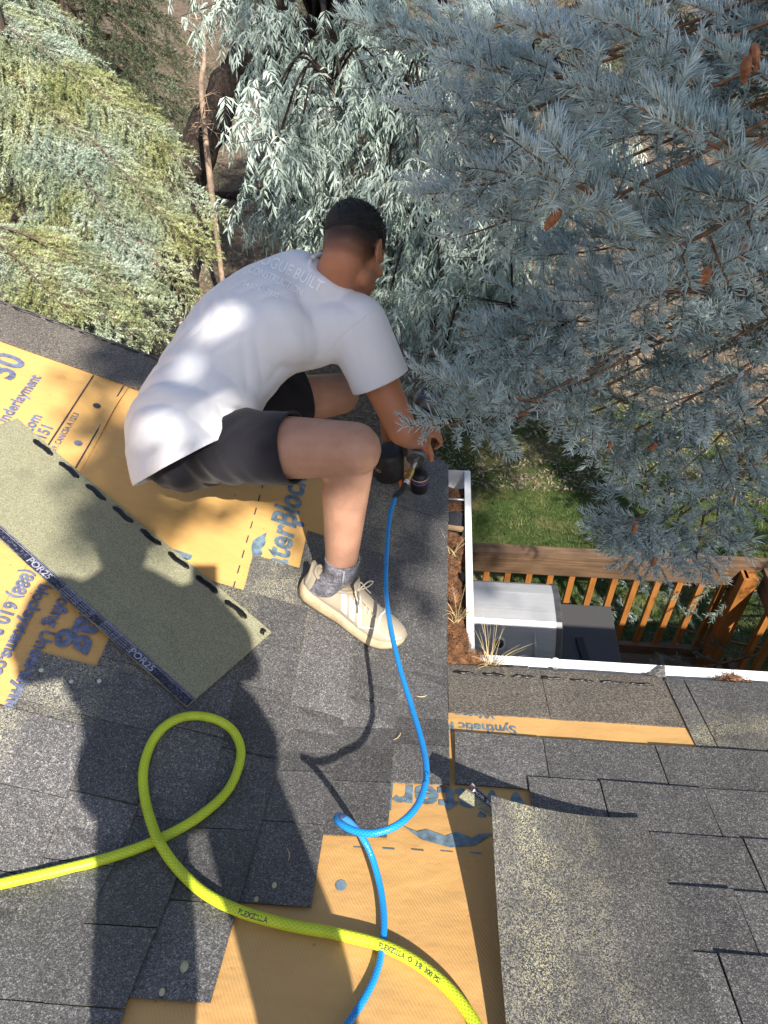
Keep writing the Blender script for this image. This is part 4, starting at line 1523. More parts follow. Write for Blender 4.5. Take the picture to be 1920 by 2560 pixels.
# ------------------------------------------------------------------ the roofer
roofer = thing('person', 'person in white tee shirt and dark shorts squatting on the roof over a nailer', 'person')
rK, rA, rH = at(884, 1124, 1.865), at(852, 1436, 2.115), at(462, 1112, 2.01)
lH, lK, lA = at(535, 1030, 2.20), at(848, 985, 2.36), np.array([-0.66, 0.80, 0.36])
shR, elR, wrR = at(893, 822, 2.05), at(1006, 1076, 2.15), at(1056, 1100, 2.385)
shL = at(705, 735, 2.25)
elL, wrL = np.array([-0.235, 0.86, 0.50]), np.array([-0.215, 0.80, 0.20])
c7 = at(812, 714, 2.06)
hc = at(886, 612, 2.03)
HF = vnorm(RT * 0.46 - UP * 0.34 + FW * 0.82)
HU = vnorm(RT * 0.10 + UP * 0.96 + FW * 0.10)
hfr = frame(HF, HU)
spine = [at(507, 1095, 2.06), at(506, 1030, 2.07), at(542, 936, 2.08), at(612, 845, 2.085), at(695, 785, 2.09), at(762, 745, 2.085), c7]
mb = MB()
# right leg
thigh_m = rH * 0.45 + rK * 0.55
mb.capsule(rH, thigh_m, 0.096, 0.083, 18).capsule(thigh_m, rK, 0.083, 0.069, 18)
mb.ell(rK + vnorm(rK - rH) * 0.012 + np.array([0, -0.004, 0.004]), 0.058)
calf = rK * 0.68 + rA * 0.32 + vnorm(rH - rK) * 0.014
mb.capsule(rK, calf, 0.060, 0.059, 18).capsule(calf, rA, 0.058, 0.040, 18)
mb.capsule(rK + vnorm(rK - rH) * 0.012, rA + vnorm(rK - rH) * 0.005, 0.046, 0.036, 14)
# left leg
mb.capsule(lH, lK, 0.092, 0.064, 16).ell(lK, 0.063)
lC = lK * 0.65 + lA * 0.35
mb.capsule(lK, lC, 0.057, 0.056, 14).capsule(lC, lA, 0.056, 0.038, 14)
lToe = lA + np.array([0.11, 0.01, -0.075])
mb.capsule(lA, lToe, 0.035, 0.03, 10)
# torso
for a, b, ra, rb in ((spine[0], spine[2], 0.125, 0.12), (spine[2], spine[4], 0.12, 0.125)):
    mb.capsule(a, b, ra, rb, 16)
mb.capsule(rH, lH, 0.10, 0.10, 14)
mb.capsule(shL, shR, 0.06, 0.06, 14)
mb.capsule(spine[4], c7, 0.11, 0.062, 14)
# neck and head
nk = hc - hfr[1] * 0.030 - hfr[2] * 0.075
mb.capsule(c7 + np.array([0, 0, -0.035]), nk, 0.058, 0.056, 16)
mb.capsule(c7 + hfr[1] * 0.04 - np.array([0, 0, 0.03]), nk + hfr[1] * 0.035, 0.046, 0.046, 14)
add_head(mb, hc, hfr, 0.97)
add_ears(mb, hc, hfr, 1.02)
# arms
ua = shR * 0.55 + elR * 0.45
mb.capsule(shR, ua, 0.058, 0.053, 16).capsule(ua, elR, 0.053, 0.043, 16)
mb.capsule(elR, elR * 0.65 + wrR * 0.35, 0.044, 0.044, 14).capsule(elR * 0.65 + wrR * 0.35, wrR, 0.044, 0.029, 14)
mb.capsule(shL, elL, 0.056, 0.042, 14).capsule(elL, wrL, 0.043, 0.029, 14)
# nailer grip line, then the hands
GCAP, GHEAD = at(1041, 1143, 2.50), at(1062, 1035, 2.62)
gax = vnorm(GHEAD - GCAP)
gmid = GCAP * 0.50 + GHEAD * 0.50
gside = vnorm(np.cross(gax, [0, 0, 1.0]))           # towards +X
gup = np.cross(gside, gax)
palm = gmid + gside * 0.016 + gup * 0.036
add_hand(mb, wrR, palm, vnorm(gside * 0.85 + gax * 0.25 - gup * 0.30), -gup - gside * 0.3, -1, (0.55, 0.8, 0.6), 1.0)
add_hand(mb, wrL, wrL + np.array([0.035, -0.02, -0.075]), (0.75, -0.25, -0.55), (0.1, -0.1, -1), 1, (0.12, 0.15, 0.1), 1.0)
body = remesh(mb, 0.0052, 5, 'body')
V = mesh_co(body)
loc = np.stack([(V - hc) @ hfr[0], (V - hc) @ hfr[1], (V - hc) @ hfr[2]], -1)
inhead = (np.linalg.norm(loc * [1, 0.85, 0.85], axis=1) < 0.125)
hl = loc[:, 2] + 0.55 * np.clip(loc[:, 1], -0.02, 0.2) * -0.4
fade = (1 - (1 - np.clip((loc[:, 2] + 0.088) / 0.085, 0, 1)) ** 2.0) * np.clip((0.066 - loc[:, 1]) / 0.02, 0, 1) * inhead
fade *= np.clip((0.0785 - np.abs(loc[:, 0])) / 0.003, 0, 1) * np.clip((0.022 + 0.6 * np.clip(loc[:, 2] + 0.03, 0, 0.1) - loc[:, 1]) / 0.014, 0, 1)
beard = np.clip((-0.050 - loc[:, 2]) / 0.02, 0, 1) * np.clip((loc[:, 1] - 0.012) / 0.02, 0, 1) * inhead
set_attr(body, 'fade', np.maximum(fade, beard * 0.45))
tn = np.clip(1 - np.abs(V[:, 2] - 0) * 0, 0, 1) * 0
armd = np.minimum(np.linalg.norm(V - elR, axis=1), np.linalg.norm(V - wrR, axis=1))
tn = np.clip((0.36 - armd) / 0.1, 0, 1) * (V[:, 0] > -0.28) * ((np.linalg.norm(V - rK, axis=1) > 0.13) & (np.linalg.norm(V - (rK + rA) / 2, axis=1) > 0.27)) * 0.75
tn = np.maximum(tn, np.clip((0.30 - np.linalg.norm(V - hc, axis=1)) / 0.05, 0, 1) * 0.85)
set_attr(body, 'tan', tn)
lg = np.clip((0.55 - np.linalg.norm(V - rA, axis=1)) / 0.2, 0, 1) * (V[:, 2] < 0.80) + np.clip((0.3 - np.linalg.norm(V - lK, axis=1)) / 0.1, 0, 1)
set_attr(body, 'leghair', np.clip(lg, 0, 1) * (tn < 0.2))
obj('body', body, M_SKIN, roofer, True)

# hair: short curls over the upper skull
mb = MB()
r_, f_, u_ = hfr
rings = []
for j in range(0, 13):
    th = R(4 + j * 7.4)
    ring = []
    for i in range(44):
        ph = 2 * math.pi * i / 44
        d = np.array([math.sin(th) * math.cos(ph), math.sin(th) * math.sin(ph), math.cos(th)])
        kk = 1.0 + 0.016 * math.sin(i * 2.3 + j * 1.7) * math.sin(j * 3.1 + i * 0.7) + random.uniform(-0.008, 0.008)
        th2 = th * (1.0 + 0.14 * max(0.0, -math.sin(ph)) - 0.06 * abs(math.cos(ph)) ** 4 + 0.02 * math.sin(ph * 9))
        d = np.array([math.sin(th2) * math.cos(ph), math.sin(th2) * math.sin(ph), math.cos(th2)])
        taper = 1.05 - 0.105 * max(0, (j - 4) / 8) ** 1.4
        rad = np.array([0.0815, 0.102, 0.0965]) * 0.975 * kk * taper
        ring.append(hc + r_ * d[0] * rad[0] + f_ * (d[1] * rad[1] - 0.007) + u_ * (d[2] * rad[2] + 0.013 + (0.012 if d[1] > 0.5 else 0) * d[1]))
    rings.append(ring)
mb.loft(rings, True)
o = mb.build('hair', M_HAIR, roofer, True)
# short curls that break up the outline
HV, HF_ = [], []
rh = np.random.default_rng(9)
for i in range(5200):
    ph_ = rh.uniform(0, 2 * math.pi)
    th_ = math.acos(rh.uniform(-0.12, 1.0))
    th_ *= 1.0 + 0.10 * max(0.0, -math.sin(ph_))
    d = np.array([math.sin(th_) * math.cos(ph_), math.sin(th_) * math.sin(ph_), math.cos(th_)])
    jj = (math.degrees(th_) - 4) / 7.4
    tp_ = (1.05 - 0.105 * max(0, (jj - 4) / 8) ** 1.4) * 0.975
    rad = np.array([0.0815, 0.102, 0.0965]) * tp_
    c_ = hc + r_ * d[0] * rad[0] + f_ * (d[1] * rad[1] - 0.007) + u_ * (d[2] * rad[2] + 0.013)
    nn = vnorm(r_ * d[0] + f_ * d[1] + u_ * d[2])
    g_ = vnorm(nn + rh.normal(0, 0.75, 3))
    w_ = vnorm(np.cross(g_, rh.normal(0, 1, 3))) * 0.0009
    l_ = rh.uniform(0.004, 0.010) * (1.0 if jj < 8 else 0.55)
    b = len(HV)
    HV += [c_ - w_, c_ + w_, c_ + g_ * l_ + rh.normal(0, 0.001, 3)]
    HF_.append((b, b + 1, b + 2))
o3 = obj('curls', tri_mesh('curls', np.array(HV), np.array(HF_)), M_HAIR, o)
o3['kind'] = 'stuff'
# grey specks of debris in the hair
mb = MB()
for i in range(34):
    d = vnorm([random.gauss(-0.05, 0.16), random.gauss(-0.30, 0.12), 1.0])
    rad = np.array([0.0815, 0.102, 0.0965]) * 1.03
    c_ = hc + r_ * d[0] * rad[0] + f_ * (d[1] * rad[1] - 0.007) + u_ * (d[2] * rad[2] + 0.013)
    mb.tube([c_, c_ + np.array([random.uniform(-1, 1), random.uniform(-1, 1), 0.3]) * 0.004], 0.0007, 4)
o2 = mb.build('hair_dust', simple('pale_dust', (0.45, 0.47, 0.5), 0.8), o)
o2['kind'] = 'stuff'

# tee shirt
latH, latS = vnorm(rH - lH), vnorm(shR - shL)
mb = MB()
rings = []
dims = [(0.240, 0.160), (0.222, 0.157), (0.190, 0.142), (0.195, 0.138), (0.200, 0.130), (0.170, 0.108), (0.098, 0.085)]
SP = catmull(spine, 4)
tt = np.linspace(0, 6, len(SP))
low = [at(550, 1185, 2.06), at(525, 1140, 2.06)]
full = low + SP
for i, p_ in enumerate(full):
    t = max(0.0, tt[i - 2]) if i >= 2 else 0.0
    a_ = np.interp(t, range(7), [d[0] for d in dims]) + (0.006 if i < 2 else 0)
    b_ = np.interp(t, range(7), [d[1] for d in dims]) + (0.004 if i < 2 else 0)
    tan = vnorm(full[min(i + 1, len(full) - 1)] - full[max(i - 1, 0)])
    lat = vnorm(latH * (1 - t / 6) + latS * (t / 6))
    lat = vnorm(lat - tan * np.dot(lat, tan))
    dor = np.cross(tan, lat)
    rings.append(ell_ring(p_, lat, dor, a_, b_, 36, 2.35))
mb.loft(rings, True)
def sleeve(sh, el, r0, r1, L_):
    d = vnorm(el - sh)
    mb.capsule(sh - d * 0.01, sh + d * L_ * 0.5, r0, (r0 + r1) / 2, 18)
    mb.tube([sh + d * L_ * 0.3, sh + d * L_ * 0.75, sh + d * L_], [(r0 + r1) / 2, r1, r1 * 1.01], 22)
sleeve(shR, elR, 0.086, 0.083, 0.165)
sleeve(shL, elL, 0.082, 0.078, 0.165)
mb.capsule(shR, spine[5], 0.078, 0.075, 16)
mb.capsule(shL, spine[5], 0.074, 0.075, 16)
mb.capsule(shR + latS * -0.01, spine[3], 0.080, 0.12, 16)
mb.tube([c7 - hfr[2] * 0.02, c7 + vnorm(nk - c7) * 0.046], [0.078, 0.0695], 26)
shirt = remesh(mb, 0.0070, 6, 'tee_shirt')
V, Nm = mesh_co(shirt), mesh_no(shirt)
# cloth folds: long soft ridges along and across the back
ax0 = vnorm(spine[5] - spine[0])
w = np.zeros(len(V))
rs = np.random.default_rng(5)
X_ = V - spine[3]
for amp, wl, dr, wp in ((0.0065, 0.17, ax0 * 0.4 + latS * 0.9, 1.2), (0.0060, 0.095, ax0 * 0.8 - latS * 0.4, 2.0), (0.0042, 0.055, ax0 * 0.25 + latS * 1.0, 2.6)):
    d = vnorm(dr)
    e = vnorm(np.cross(d, [0.3, 0.2, 0.9]))
    ph = (X_ @ d) / wl * 2 * np.pi + wp * np.sin((X_ @ e) / (wl * 2.3) * 2 * np.pi + amp * 900) + wp * np.sin((X_ @ ax0) * 9)
    w += amp * (np.abs(np.sin(ph * 0.5)) ** 0.8 - 0.5) * (0.45 + 0.55 * np.sin((X_ @ e) * 13 + amp * 3000))
low_k = np.clip(((spine[2] - V) @ ax0) / 0.12, 0, 1)          # heavier folds near the hem
ph = (V @ vnorm(latH)) / 0.075 * 2 * np.pi + 1.5 * np.sin((V @ ax0) * 18)
w += low_k * 0.011 * (np.abs(np.sin(ph * 0.5)) - 0.5)
dS = np.linalg.norm(V - (shR * 0.5 + spine[4] * 0.5), axis=1)
w += 0.004 * np.exp(-((dS - 0.10) / 0.022) ** 2)
V = V + Nm * w[:, None]
# open the hem, sleeves and collar
dR, dL = vnorm(elR - shR), vnorm(elL - shL)
def radial(P0, d):
    q = V - P0
    t = q @ d
    return t, np.linalg.norm(q - t[:, None] * d, axis=1)
tR, rR = radial(shR, dR)
tL, rL = radial(shL, dL)
dN = vnorm(nk - c7)
tN, rN = radial(c7, dN)
set_co(shirt, V)
nearline = lambda P0, d, t0, rad: (lambda c_: (np.dot(c_ - P0, d) > t0) and np.linalg.norm(c_ - P0 - d * np.dot(c_ - P0, d)) < rad)
cut(shirt, shR + dR * 0.155, dR, nearline(shR, dR, 0.10, 0.13))
cut(shirt, shL + dL * 0.155, dL, nearline(shL, dL, 0.10, 0.13))
h0, h1 = at(398, 1186, 2.0), at(600, 1078, 2.0)
hemd = vnorm(np.cross(h1 - h0, FW + UP * 0.15))
if np.dot(hemd, UP) > 0:
    hemd = -hemd
cut(shirt, h0, hemd, lambda c_: np.dot(c_ - spine[2], ax0) < 0.0)
cut(shirt, low[0], vnorm(low[0] - low[1]), lambda c_: np.dot(c_ - spine[0], ax0) < 0.0)
so_ = obj('tee_shirt', shirt, M_SHIRT, roofer, True)
sm = so_.modifiers.new('thick', 'SOLIDIFY')
sm.thickness = 0.0028
sm.offset = 0
sbvh = BVHTree.FromPolygons([v.co.copy() for v in shirt.vertices], [p_.vertices[:] for p_ in shirt.polygons])
# neck band and seam of the right sleeve
mb = MB()
ring = []
for k in range(33):
    an = 2 * math.pi * k / 32
    x = vnorm(np.cross(dN, [0.2, 0.9, 0.1]))
    y = np.cross(dN, x)
    ring.append(c7 + dN * 0.044 + (x * math.cos(an) + y * math.sin(an)) * 0.0680)
mb.tube(ring, 0.0058, 8)
mb.build('neck_band', M_SHIRT, so_, True)
def shirt_point(P, d):
    h_ = sbvh.ray_cast(Vector(P), Vector(d))
    return (np.array(h_[0]), np.array(h_[1])) if h_[0] is not None else (None, None)
M_SEAM = cloth_mat('shirt_seam_thread', (0.66, 0.65, 0.67))
def seam(name, px, mat, r, parent, off=0.0005):
    P_ = []
    for x, y in px:
        d = ray(x, y)
        h_, n_ = shirt_point(CAM, d)
        if h_ is not None:
            P_.append(h_ - d * off)
    if len(P_) > 2:
        MB().tube(P_, r, 5).build(name, mat, parent, True)
seam('sleeve_seam', catmull([np.array(q) for q in ((915, 790), (880, 818), (845, 850), (812, 890), (792, 930))], 8), M_SEAM, 0.0014, so_)
# lettering across the shoulders
M_LET = simple('white_shirt_print', (0.97, 0.98, 0.99), 0.5, var=0.01)
def shirt_text(s, x0, y0, x1, y1, size, xs=1.0, arc=0.0, shear=0.12):
    V, F = text_mesh(s, 1.0, 0.012, xs, shear)
    wid = V[:, 0].max()
    a, b = np.array([x0, y0], float), np.array([x1, y1], float)
    d = (b - a) / wid
    n = np.array([d[1], -d[0]])
    n = n / np.linalg.norm(n)
    W, ok = [], np.ones(len(V), bool)
    for i, v in enumerate(V):
        t = v[0] / wid
        px = a + d * v[0] + n * (v[1] * size + arc * 4 * t * (1 - t))
        dr = ray(px[0], px[1])
        h_, n_ = shirt_point(CAM, dr)
        if h_ is None:
            ok[i] = False
            W.append((0, 0, 0))
        else:
            nn = n_ if np.dot(n_, dr) < 0 else -n_
            W.append(tuple(h_ + nn * 0.0040 - dr * 0.002))
    F2 = [f for f in F if all(ok[k] for k in f) and max(np.linalg.norm(np.array(W[f[0]]) - np.array(W[f[k]])) for k in (1, 2)) < 0.05]
    me = pyd('shirt_print', W, F2)
    bm = bmesh.new()
    bm.from_mesh(me)
    bmesh.ops.delete(bm, geom=[v for v in bm.verts if not v.link_faces], context='VERTS')
    bm.to_mesh(me)
    bm.free()
    obj('shirt_print', me, M_LET, so_)
shirt_text('ROGUE BUILT', 632, 655, 800, 732, 42, arc=4)
shirt_text('CONSTRUCTION', 619, 682, 752, 742, 27, arc=3)
shirt_text('541-761-7932', 606, 716, 694, 748, 19, arc=1)

# shorts
mb = MB()
def tubeleg(h, k, r0, r1, t1):
    d = k - h
    rings = []
    dv = vnorm(d)
    x = vnorm(np.cross(dv, [0, 0, 1.0]))
    y = np.cross(x, dv)
    for t in np.linspace(-0.10, t1, 9):
        q = (t + 0.1) / (t1 + 0.1)
        rr = r0 * (1 - q) + r1 * q
        rings.append(ell_ring(h + d * t, x, y, rr * 1.0, rr * 1.02, 24))
    mb.loft(rings, True)
tubeleg(rH, rK, 0.102, 0.089, 0.74)
tubeleg(lH, lK, 0.108, 0.088, 0.78)
mb.capsule(rH - np.array([0.015, 0, 0.01]), lH - np.array([0.015, 0, 0.01]), 0.116, 0.112, 20)
mb.ell(rH + np.array([-0.035, 0.02, -0.035]), (0.105, 0.10, 0.105))
mb.ell(lH + np.array([-0.035, -0.02, -0.035]), (0.105, 0.10, 0.105))
mb.capsule(spine[0], spine[1], 0.135, 0.13, 18)
shorts = remesh(mb, 0.0075, 5, 'shorts')
V, Nm = mesh_co(shorts), mesh_no(shorts)
dT = vnorm(rK - rH)
w = 0.0035 * np.sin((V @ dT) * 95 + 3 * np.sin(V[:, 1] * 25) + 2 * np.sin(V[:, 2] * 30)) * np.clip(1 - np.abs((V - rH) @ dT - 0.05) / 0.25, 0, 1)
w += 0.003 * np.sin((V @ np.array([0.3, 0.6, 0.8])) * 55 + 2 * np.sin(V[:, 0] * 30))
V = V + Nm * w[:, None]
t1 = (V - rH) @ dT
q = V - rH
rad = np.linalg.norm(q - t1[:, None] * dT, axis=1)
dT2 = vnorm(lK - lH)
t2 = (V - lH) @ dT2
rad2 = np.linalg.norm(V - lH - t2[:, None] * dT2, axis=1)
set_co(shorts, V)
kl, kl2 = np.linalg.norm(rK - rH), np.linalg.norm(lK - lH)
cut(shorts, rH + dT * kl * 0.665, vnorm(dT + np.array([0.0, 0.0, 0.06])), nearline(rH, dT, kl * 0.5, 0.15))
cut(shorts, lH + dT2 * kl2 * 0.70, dT2, nearline(lH, dT2, kl2 * 0.5, 0.14))
sh_ = obj('shorts', shorts, M_SHORTS, roofer, True)
sm = sh_.modifiers.new('thick', 'SOLIDIFY')
sm.thickness = 0.004
sm.offset = 0
hb = BVHTree.FromPolygons([v.co.copy() for v in shorts.vertices], [p_.vertices[:] for p_ in shorts.polygons])
M_STITCH = simple('dark_stitching', (0.016, 0.015, 0.02), 0.8)
def pseam(px, r=0.0016):
    P_ = []
    for x, y in px:
        h_ = hb.ray_cast(Vector(CAM), Vector(ray(x, y)))
        if h_[0] is not None:
            P_.append(np.array(h_[0]))
    if len(P_) > 2:
        MB().tube(P_, r, 5).build('seam', M_STITCH, sh_, True)
pseam(catmull([np.array(q) for q in ((575, 1163), (620, 1168), (660, 1165), (705, 1160))], 6))
pseam(catmull([np.array(q) for q in ((572, 1120), (574, 1165), (585, 1205), (592, 1236))], 6))
pseam(catmull([np.array(q) for q in ((490, 1195), (512, 1206), (536, 1218))], 6))

# ------------------------------------------------------------------ socks and shoes
M_SOCK = NT('grey_ribbed_sock')
_v = M_SOCK.coord()
_w1 = M_SOCK.noise(M_SOCK.mapping(_v, (500, 500, 60)), 1.0, 2)
_w2 = M_SOCK.noise(M_SOCK.mapping(_v, (60, 60, 420)), 1.0, 2)
_m = M_SOCK.math('MULTIPLY', _w1, _w2)
_p = M_SOCK.ramp(M_SOCK.noise(_v, 28.0, 3), [(0.35, 0.5), (0.65, 1.3)])
M_SOCK.base(M_SOCK.mix(1.0, M_SOCK.ramp(_m, [(0.14, (0.075, 0.075, 0.095)), (0.38, (0.30, 0.29, 0.33))]), _p, 'MULTIPLY')).p(Roughness=0.9)
M_SOCK.bump(_m, 0.5, 0.002)
M_SOCK = M_SOCK.m
M_UPPER = cloth_mat('dusty_cream_knit', (0.36, 0.31, 0.235), 0.12, 0.05, 20.0, stains=(0.24, 0.185, 0.125))
M_SOLE = simple('yellowed_foam_sole', (0.40, 0.32, 0.20), 0.7, var=0.16, scale=22)
M_STRIPE = simple('white_overlay', (0.70, 0.69, 0.67), 0.45, var=0.04)
M_LACE = simple('cream_lace', (0.62, 0.55, 0.45), 0.8, var=0.1, scale=200)
nL = vnorm([S, 0, 1.0])


def make_shoe(parent, heel, fdir, ankle, detail):
    f = vnorm(np.array([fdir[0], fdir[1], 0.0]) - nL * np.dot([fdir[0], fdir[1], 0.0], nL))
    r = vnorm(np.cross(f, nL))
    L = 0.335
    us_ = np.linspace(0, 1, 21)
    hw = lambda u: np.interp(u, [0, 0.03, 0.1, 0.25, 0.42, 0.60, 0.74, 0.86, 0.95, 1.0], [0.012, 0.028, 0.040, 0.042, 0.040, 0.050, 0.0545, 0.048, 0.032, 0.010])
    cx = lambda u: np.interp(u, [0, 0.4, 0.75, 1.0], [0, 0.003, 0.0, -0.012])
    sole_b = lambda u: 0.0 + 0.016 * max(0, (u - 0.82) / 0.18) ** 2 + 0.006 * max(0, (0.06 - u) / 0.06)
    sole_t = lambda u: np.interp(u, [0, 0.15, 0.5, 0.8, 1.0], [0.056, 0.050, 0.040, 0.034, 0.040])
    top = lambda u: np.interp(u, [0.0, 0.06, 0.15, 0.30, 0.42, 0.55, 0.70, 0.85, 0.95, 1.0], [0.085, 0.108, 0.104, 0.102, 0.112, 0.100, 0.080, 0.067, 0.056, 0.042])
    Pt = lambda u, x, z: heel + f * (u * L) + r * (x + cx(u)) + nL * z
    # sole
    mb = MB()
    rings = []
    for u in us_:
        w_ = hw(u) + 0.004
        b, t = sole_b(u), sole_t(u)
        rings.append([Pt(u, -w_ * 0.92, b), Pt(u, -w_ * 1.06, b + (t - b) * 0.35), Pt(u, -w_ * 0.98, t), Pt(u, w_ * 0.98, t), Pt(u, w_ * 1.06, b + (t - b) * 0.35), Pt(u, w_ * 0.92, b)])
    mb.loft(rings, True)
    shoe = mb.build('shoe', M_SOLE, parent, True)
    # upper
    def upper(u, a, off=0.0):       # a: 0 outer side .. pi inner side
        w_ = hw(u) * (1.0 - 0.02 * math.sin(a)) + off
        z0 = sole_t(u) - 0.004
        hh = top(u) - z0 + off
        ca, sa = math.cos(a), math.sin(a)
        x = w_ * math.copysign(abs(ca) ** 0.80, ca)
        zz = hh * abs(sa) ** 0.75
        shrink = 1 - 0.34 * (zz / max(hh, 1e-6)) ** 2 * np.interp(u, [0, 0.3, 0.6, 1], [0.6, 0.9, 0.5, 0.3])
        return Pt(u, x * shrink, z0 + zz)
    mb = MB()
    rings = [[upper(u, a) for a in np.linspace(0, math.pi, 19)] for u in np.linspace(0.012, 0.988, 25)]
    mb.loft(rings, True)
    up_ = mb.build('upper', M_UPPER, shoe, True)
    # collar ring and heel tab
    P_ = [upper(u, a, 0.002) for u, a in ((0.055, 1.57), (0.070, 1.15), (0.12, 0.98), (0.22, 0.93), (0.32, 0.98), (0.40, 1.2), (0.43, 1.57), (0.40, 1.94), (0.32, 2.16), (0.22, 2.21), (0.12, 2.16), (0.070, 1.99), (0.055, 1.57))]
    MB().tube(catmull(P_, 5), 0.0055, 8).build('collar', M_UPPER, shoe, True)
    hb_ = heel + f * 0.012 + nL * 0.085
    mb = MB()
    rings = []
    for t in np.linspace(0, 1, 6):
        c_ = hb_ + nL * (-0.030 + 0.066 * t) + f * (0.004 - 0.012 * t * t)
        rings.append(ell_ring(c_, r, f, 0.032 * (1 - 0.70 * t * t), 0.014 * (1 - 0.7 * t), 14))
    mb.loft(rings, True)
    mb.build('heel_tab', M_UPPER, shoe, True)
    # three slanted stripes on the outer side
    if detail:
        for k in range(3):
            uc = 0.395 + 0.085 * k
            V_, F_ = [], []
            for i, a in enumerate(np.linspace(0.16, 0.98 - 0.05 * k, 8)):
                ush = uc + 0.05 - 0.085 * (i / 7)
                V_ += [upper(ush - 0.026, a, 0.0022), upper(ush + 0.026, a, 0.0022)]
            for i in range(7):
                F_.append((2 * i, 2 * i + 1, 2 * i + 3, 2 * i + 2))
            obj('stripe', pyd('stripe', V_, F_), M_STRIPE, shoe, True)
        P_ = [upper(u, a, 0.001) for u, a in ((0.60, 0.10), (0.68, 0.42), (0.74, 0.75), (0.73, 1.2), (0.72, 1.57), (0.73, 2.0), (0.72, 2.5))]
        MB().tube(catmull(P_, 5), [0.0032] * (len(catmull(P_, 5))), 6).build('toe_overlay', M_STRIPE, shoe, True)
        P_ = [upper(u, a, 0.001) for u, a in ((0.74, 0.75), (0.82, 0.55), (0.90, 0.45), (0.97, 0.8))]
        MB().tube(catmull(P_, 5), 0.0026, 6).build('toe_overlay', M_STRIPE, shoe, True)
    # tongue and laces
    mb = MB()
    rings = []
    for u, z_ in ((0.40, 0.040), (0.44, 0.012), (0.52, 0.006), (0.62, 0.004), (0.70, 0.001)):
        c_ = upper(u, 1.57, z_)
        rings.append(ell_ring(c_, r, vnorm(f * 0.5 + nL), 0.020, 0.005, 12))
    mb.loft(rings, True)
    mb.build('tongue', M_UPPER, shoe, True)
    mb = MB()
    for k in range(5):
        u = 0.46 + 0.052 * k
        P_ = [upper(u + 0.012 * math.sin(k), a, 0.0045) for a in (1.02, 1.3, 1.57, 1.84, 2.12)]
        mb.tube(P_, 0.0026, 6)
        if k < 4:
            mb.tube([upper(u, 1.02, 0.004), upper(u + 0.026, 1.57, 0.0065), upper(u + 0.052, 2.12, 0.004)], 0.0022, 6)
    kn = upper(0.45, 1.5, 0.014)
    for s_, e_ in ((1, 0.055), (-1, 0.05)):
        lp = catmull([kn, kn + r * s_ * 0.03 + nL * 0.020 + f * 0.012, kn + r * s_ * 0.048 + nL * 0.010 + f * 0.024, kn + r * s_ * 0.035 + nL * -0.004 + f * 0.018, kn], 6)
        mb.tube(lp, 0.0022, 6)
        mb.tube(catmull([kn, kn + r * s_ * 0.02 + nL * 0.012 + f * -0.005, kn + r * s_ * 0.032 + f * 0.02 - nL * 0.012, kn + r * s_ * 0.045 + f * 0.035 - nL * 0.03], 6), 0.002, 6)
    mb.ell(kn, 0.006, None, 10, 6)
    mb.build('lace', M_LACE, shoe, True)
    return shoe


hx = hit(748, 1494)
tx_ = hit(1010, 1642)
fd = vnorm(np.array([tx_[0] - hx[0], tx_[1] - hx[1], 0]))
pl = np.array([-fd[1], fd[0], 0])
heel = np.array([hx[0], hx[1], 0]) + pl * 0.024 - fd * 0.010
heel[2] = roofz(heel[0], heel[1]) + 0.013
shoe = make_shoe(roofer, heel, fd, rA, True)
# sock up to mid shin
sd_ = vnorm(rK - rA)
sk0 = heel + vnorm(fd) * 0.082 + np.array([0, 0, 0.040])
mb = MB()
rings = []
x = vnorm(np.cross(sd_, [0, 1, 0.2]))
y = np.cross(sd_, x)
ctr = [sk0, sk0 * 0.5 + rA * 0.5 + np.array([0, 0, 0.01]), rA, rA + sd_ * 0.03, rA + sd_ * 0.062]
for c_, ra in zip(ctr, (0.046, 0.0465, 0.0455, 0.0465, 0.0490)):
    rings.append(ell_ring(c_, x, y, ra, ra * 1.02, 28))
rings.append(ell_ring(ctr[-1], x, y, 0.0445, 0.0445, 28))
mb.loft(rings, False)
sock = mb.build('sock', M_SOCK, roofer, True)
sb_ = BVHTree.FromPolygons([v.co.copy() for v in sock.data.vertices], [p_.vertices[:] for p_ in sock.data.polygons])
P_ = []
for x_, y_ in ((862, 1400), (860, 1430), (856, 1460), (850, 1490)):
    h_ = sb_.ray_cast(Vector(CAM), Vector(ray(x_, y_)))
    if h_[0] is not None:
        P_.append(np.array(h_[0]))
if len(P_) > 2:
    MB().tube(catmull(P_, 4), 0.0030, 6).build('sock_stripe', simple('pale_sock_stripe', (0.42, 0.42, 0.45), 0.9), sock, True)
h2 = lA + np.array([-0.075, 0.0, 0])
h2[2] = roofz(h2[0], h2[1]) + 0.013
make_shoe(roofer, h2 + np.array([0.0, 0.0, 0.0]), (1.0, 0.05), lA, False)
mb = MB()
rings = []
sd2 = vnorm(lK - lA)
for c_, ra in ((h2 + np.array([0.08, 0, 0.03]), 0.046), (lA, 0.045), (lA + sd2 * 0.08, 0.049)):
    rings.append(ell_ring(c_, np.array([1.0, 0, 0]), np.array([0, 1.0, 0]), ra, ra, 24))
mb.loft(rings, False)
mb.build('sock', M_SOCK, roofer, True)

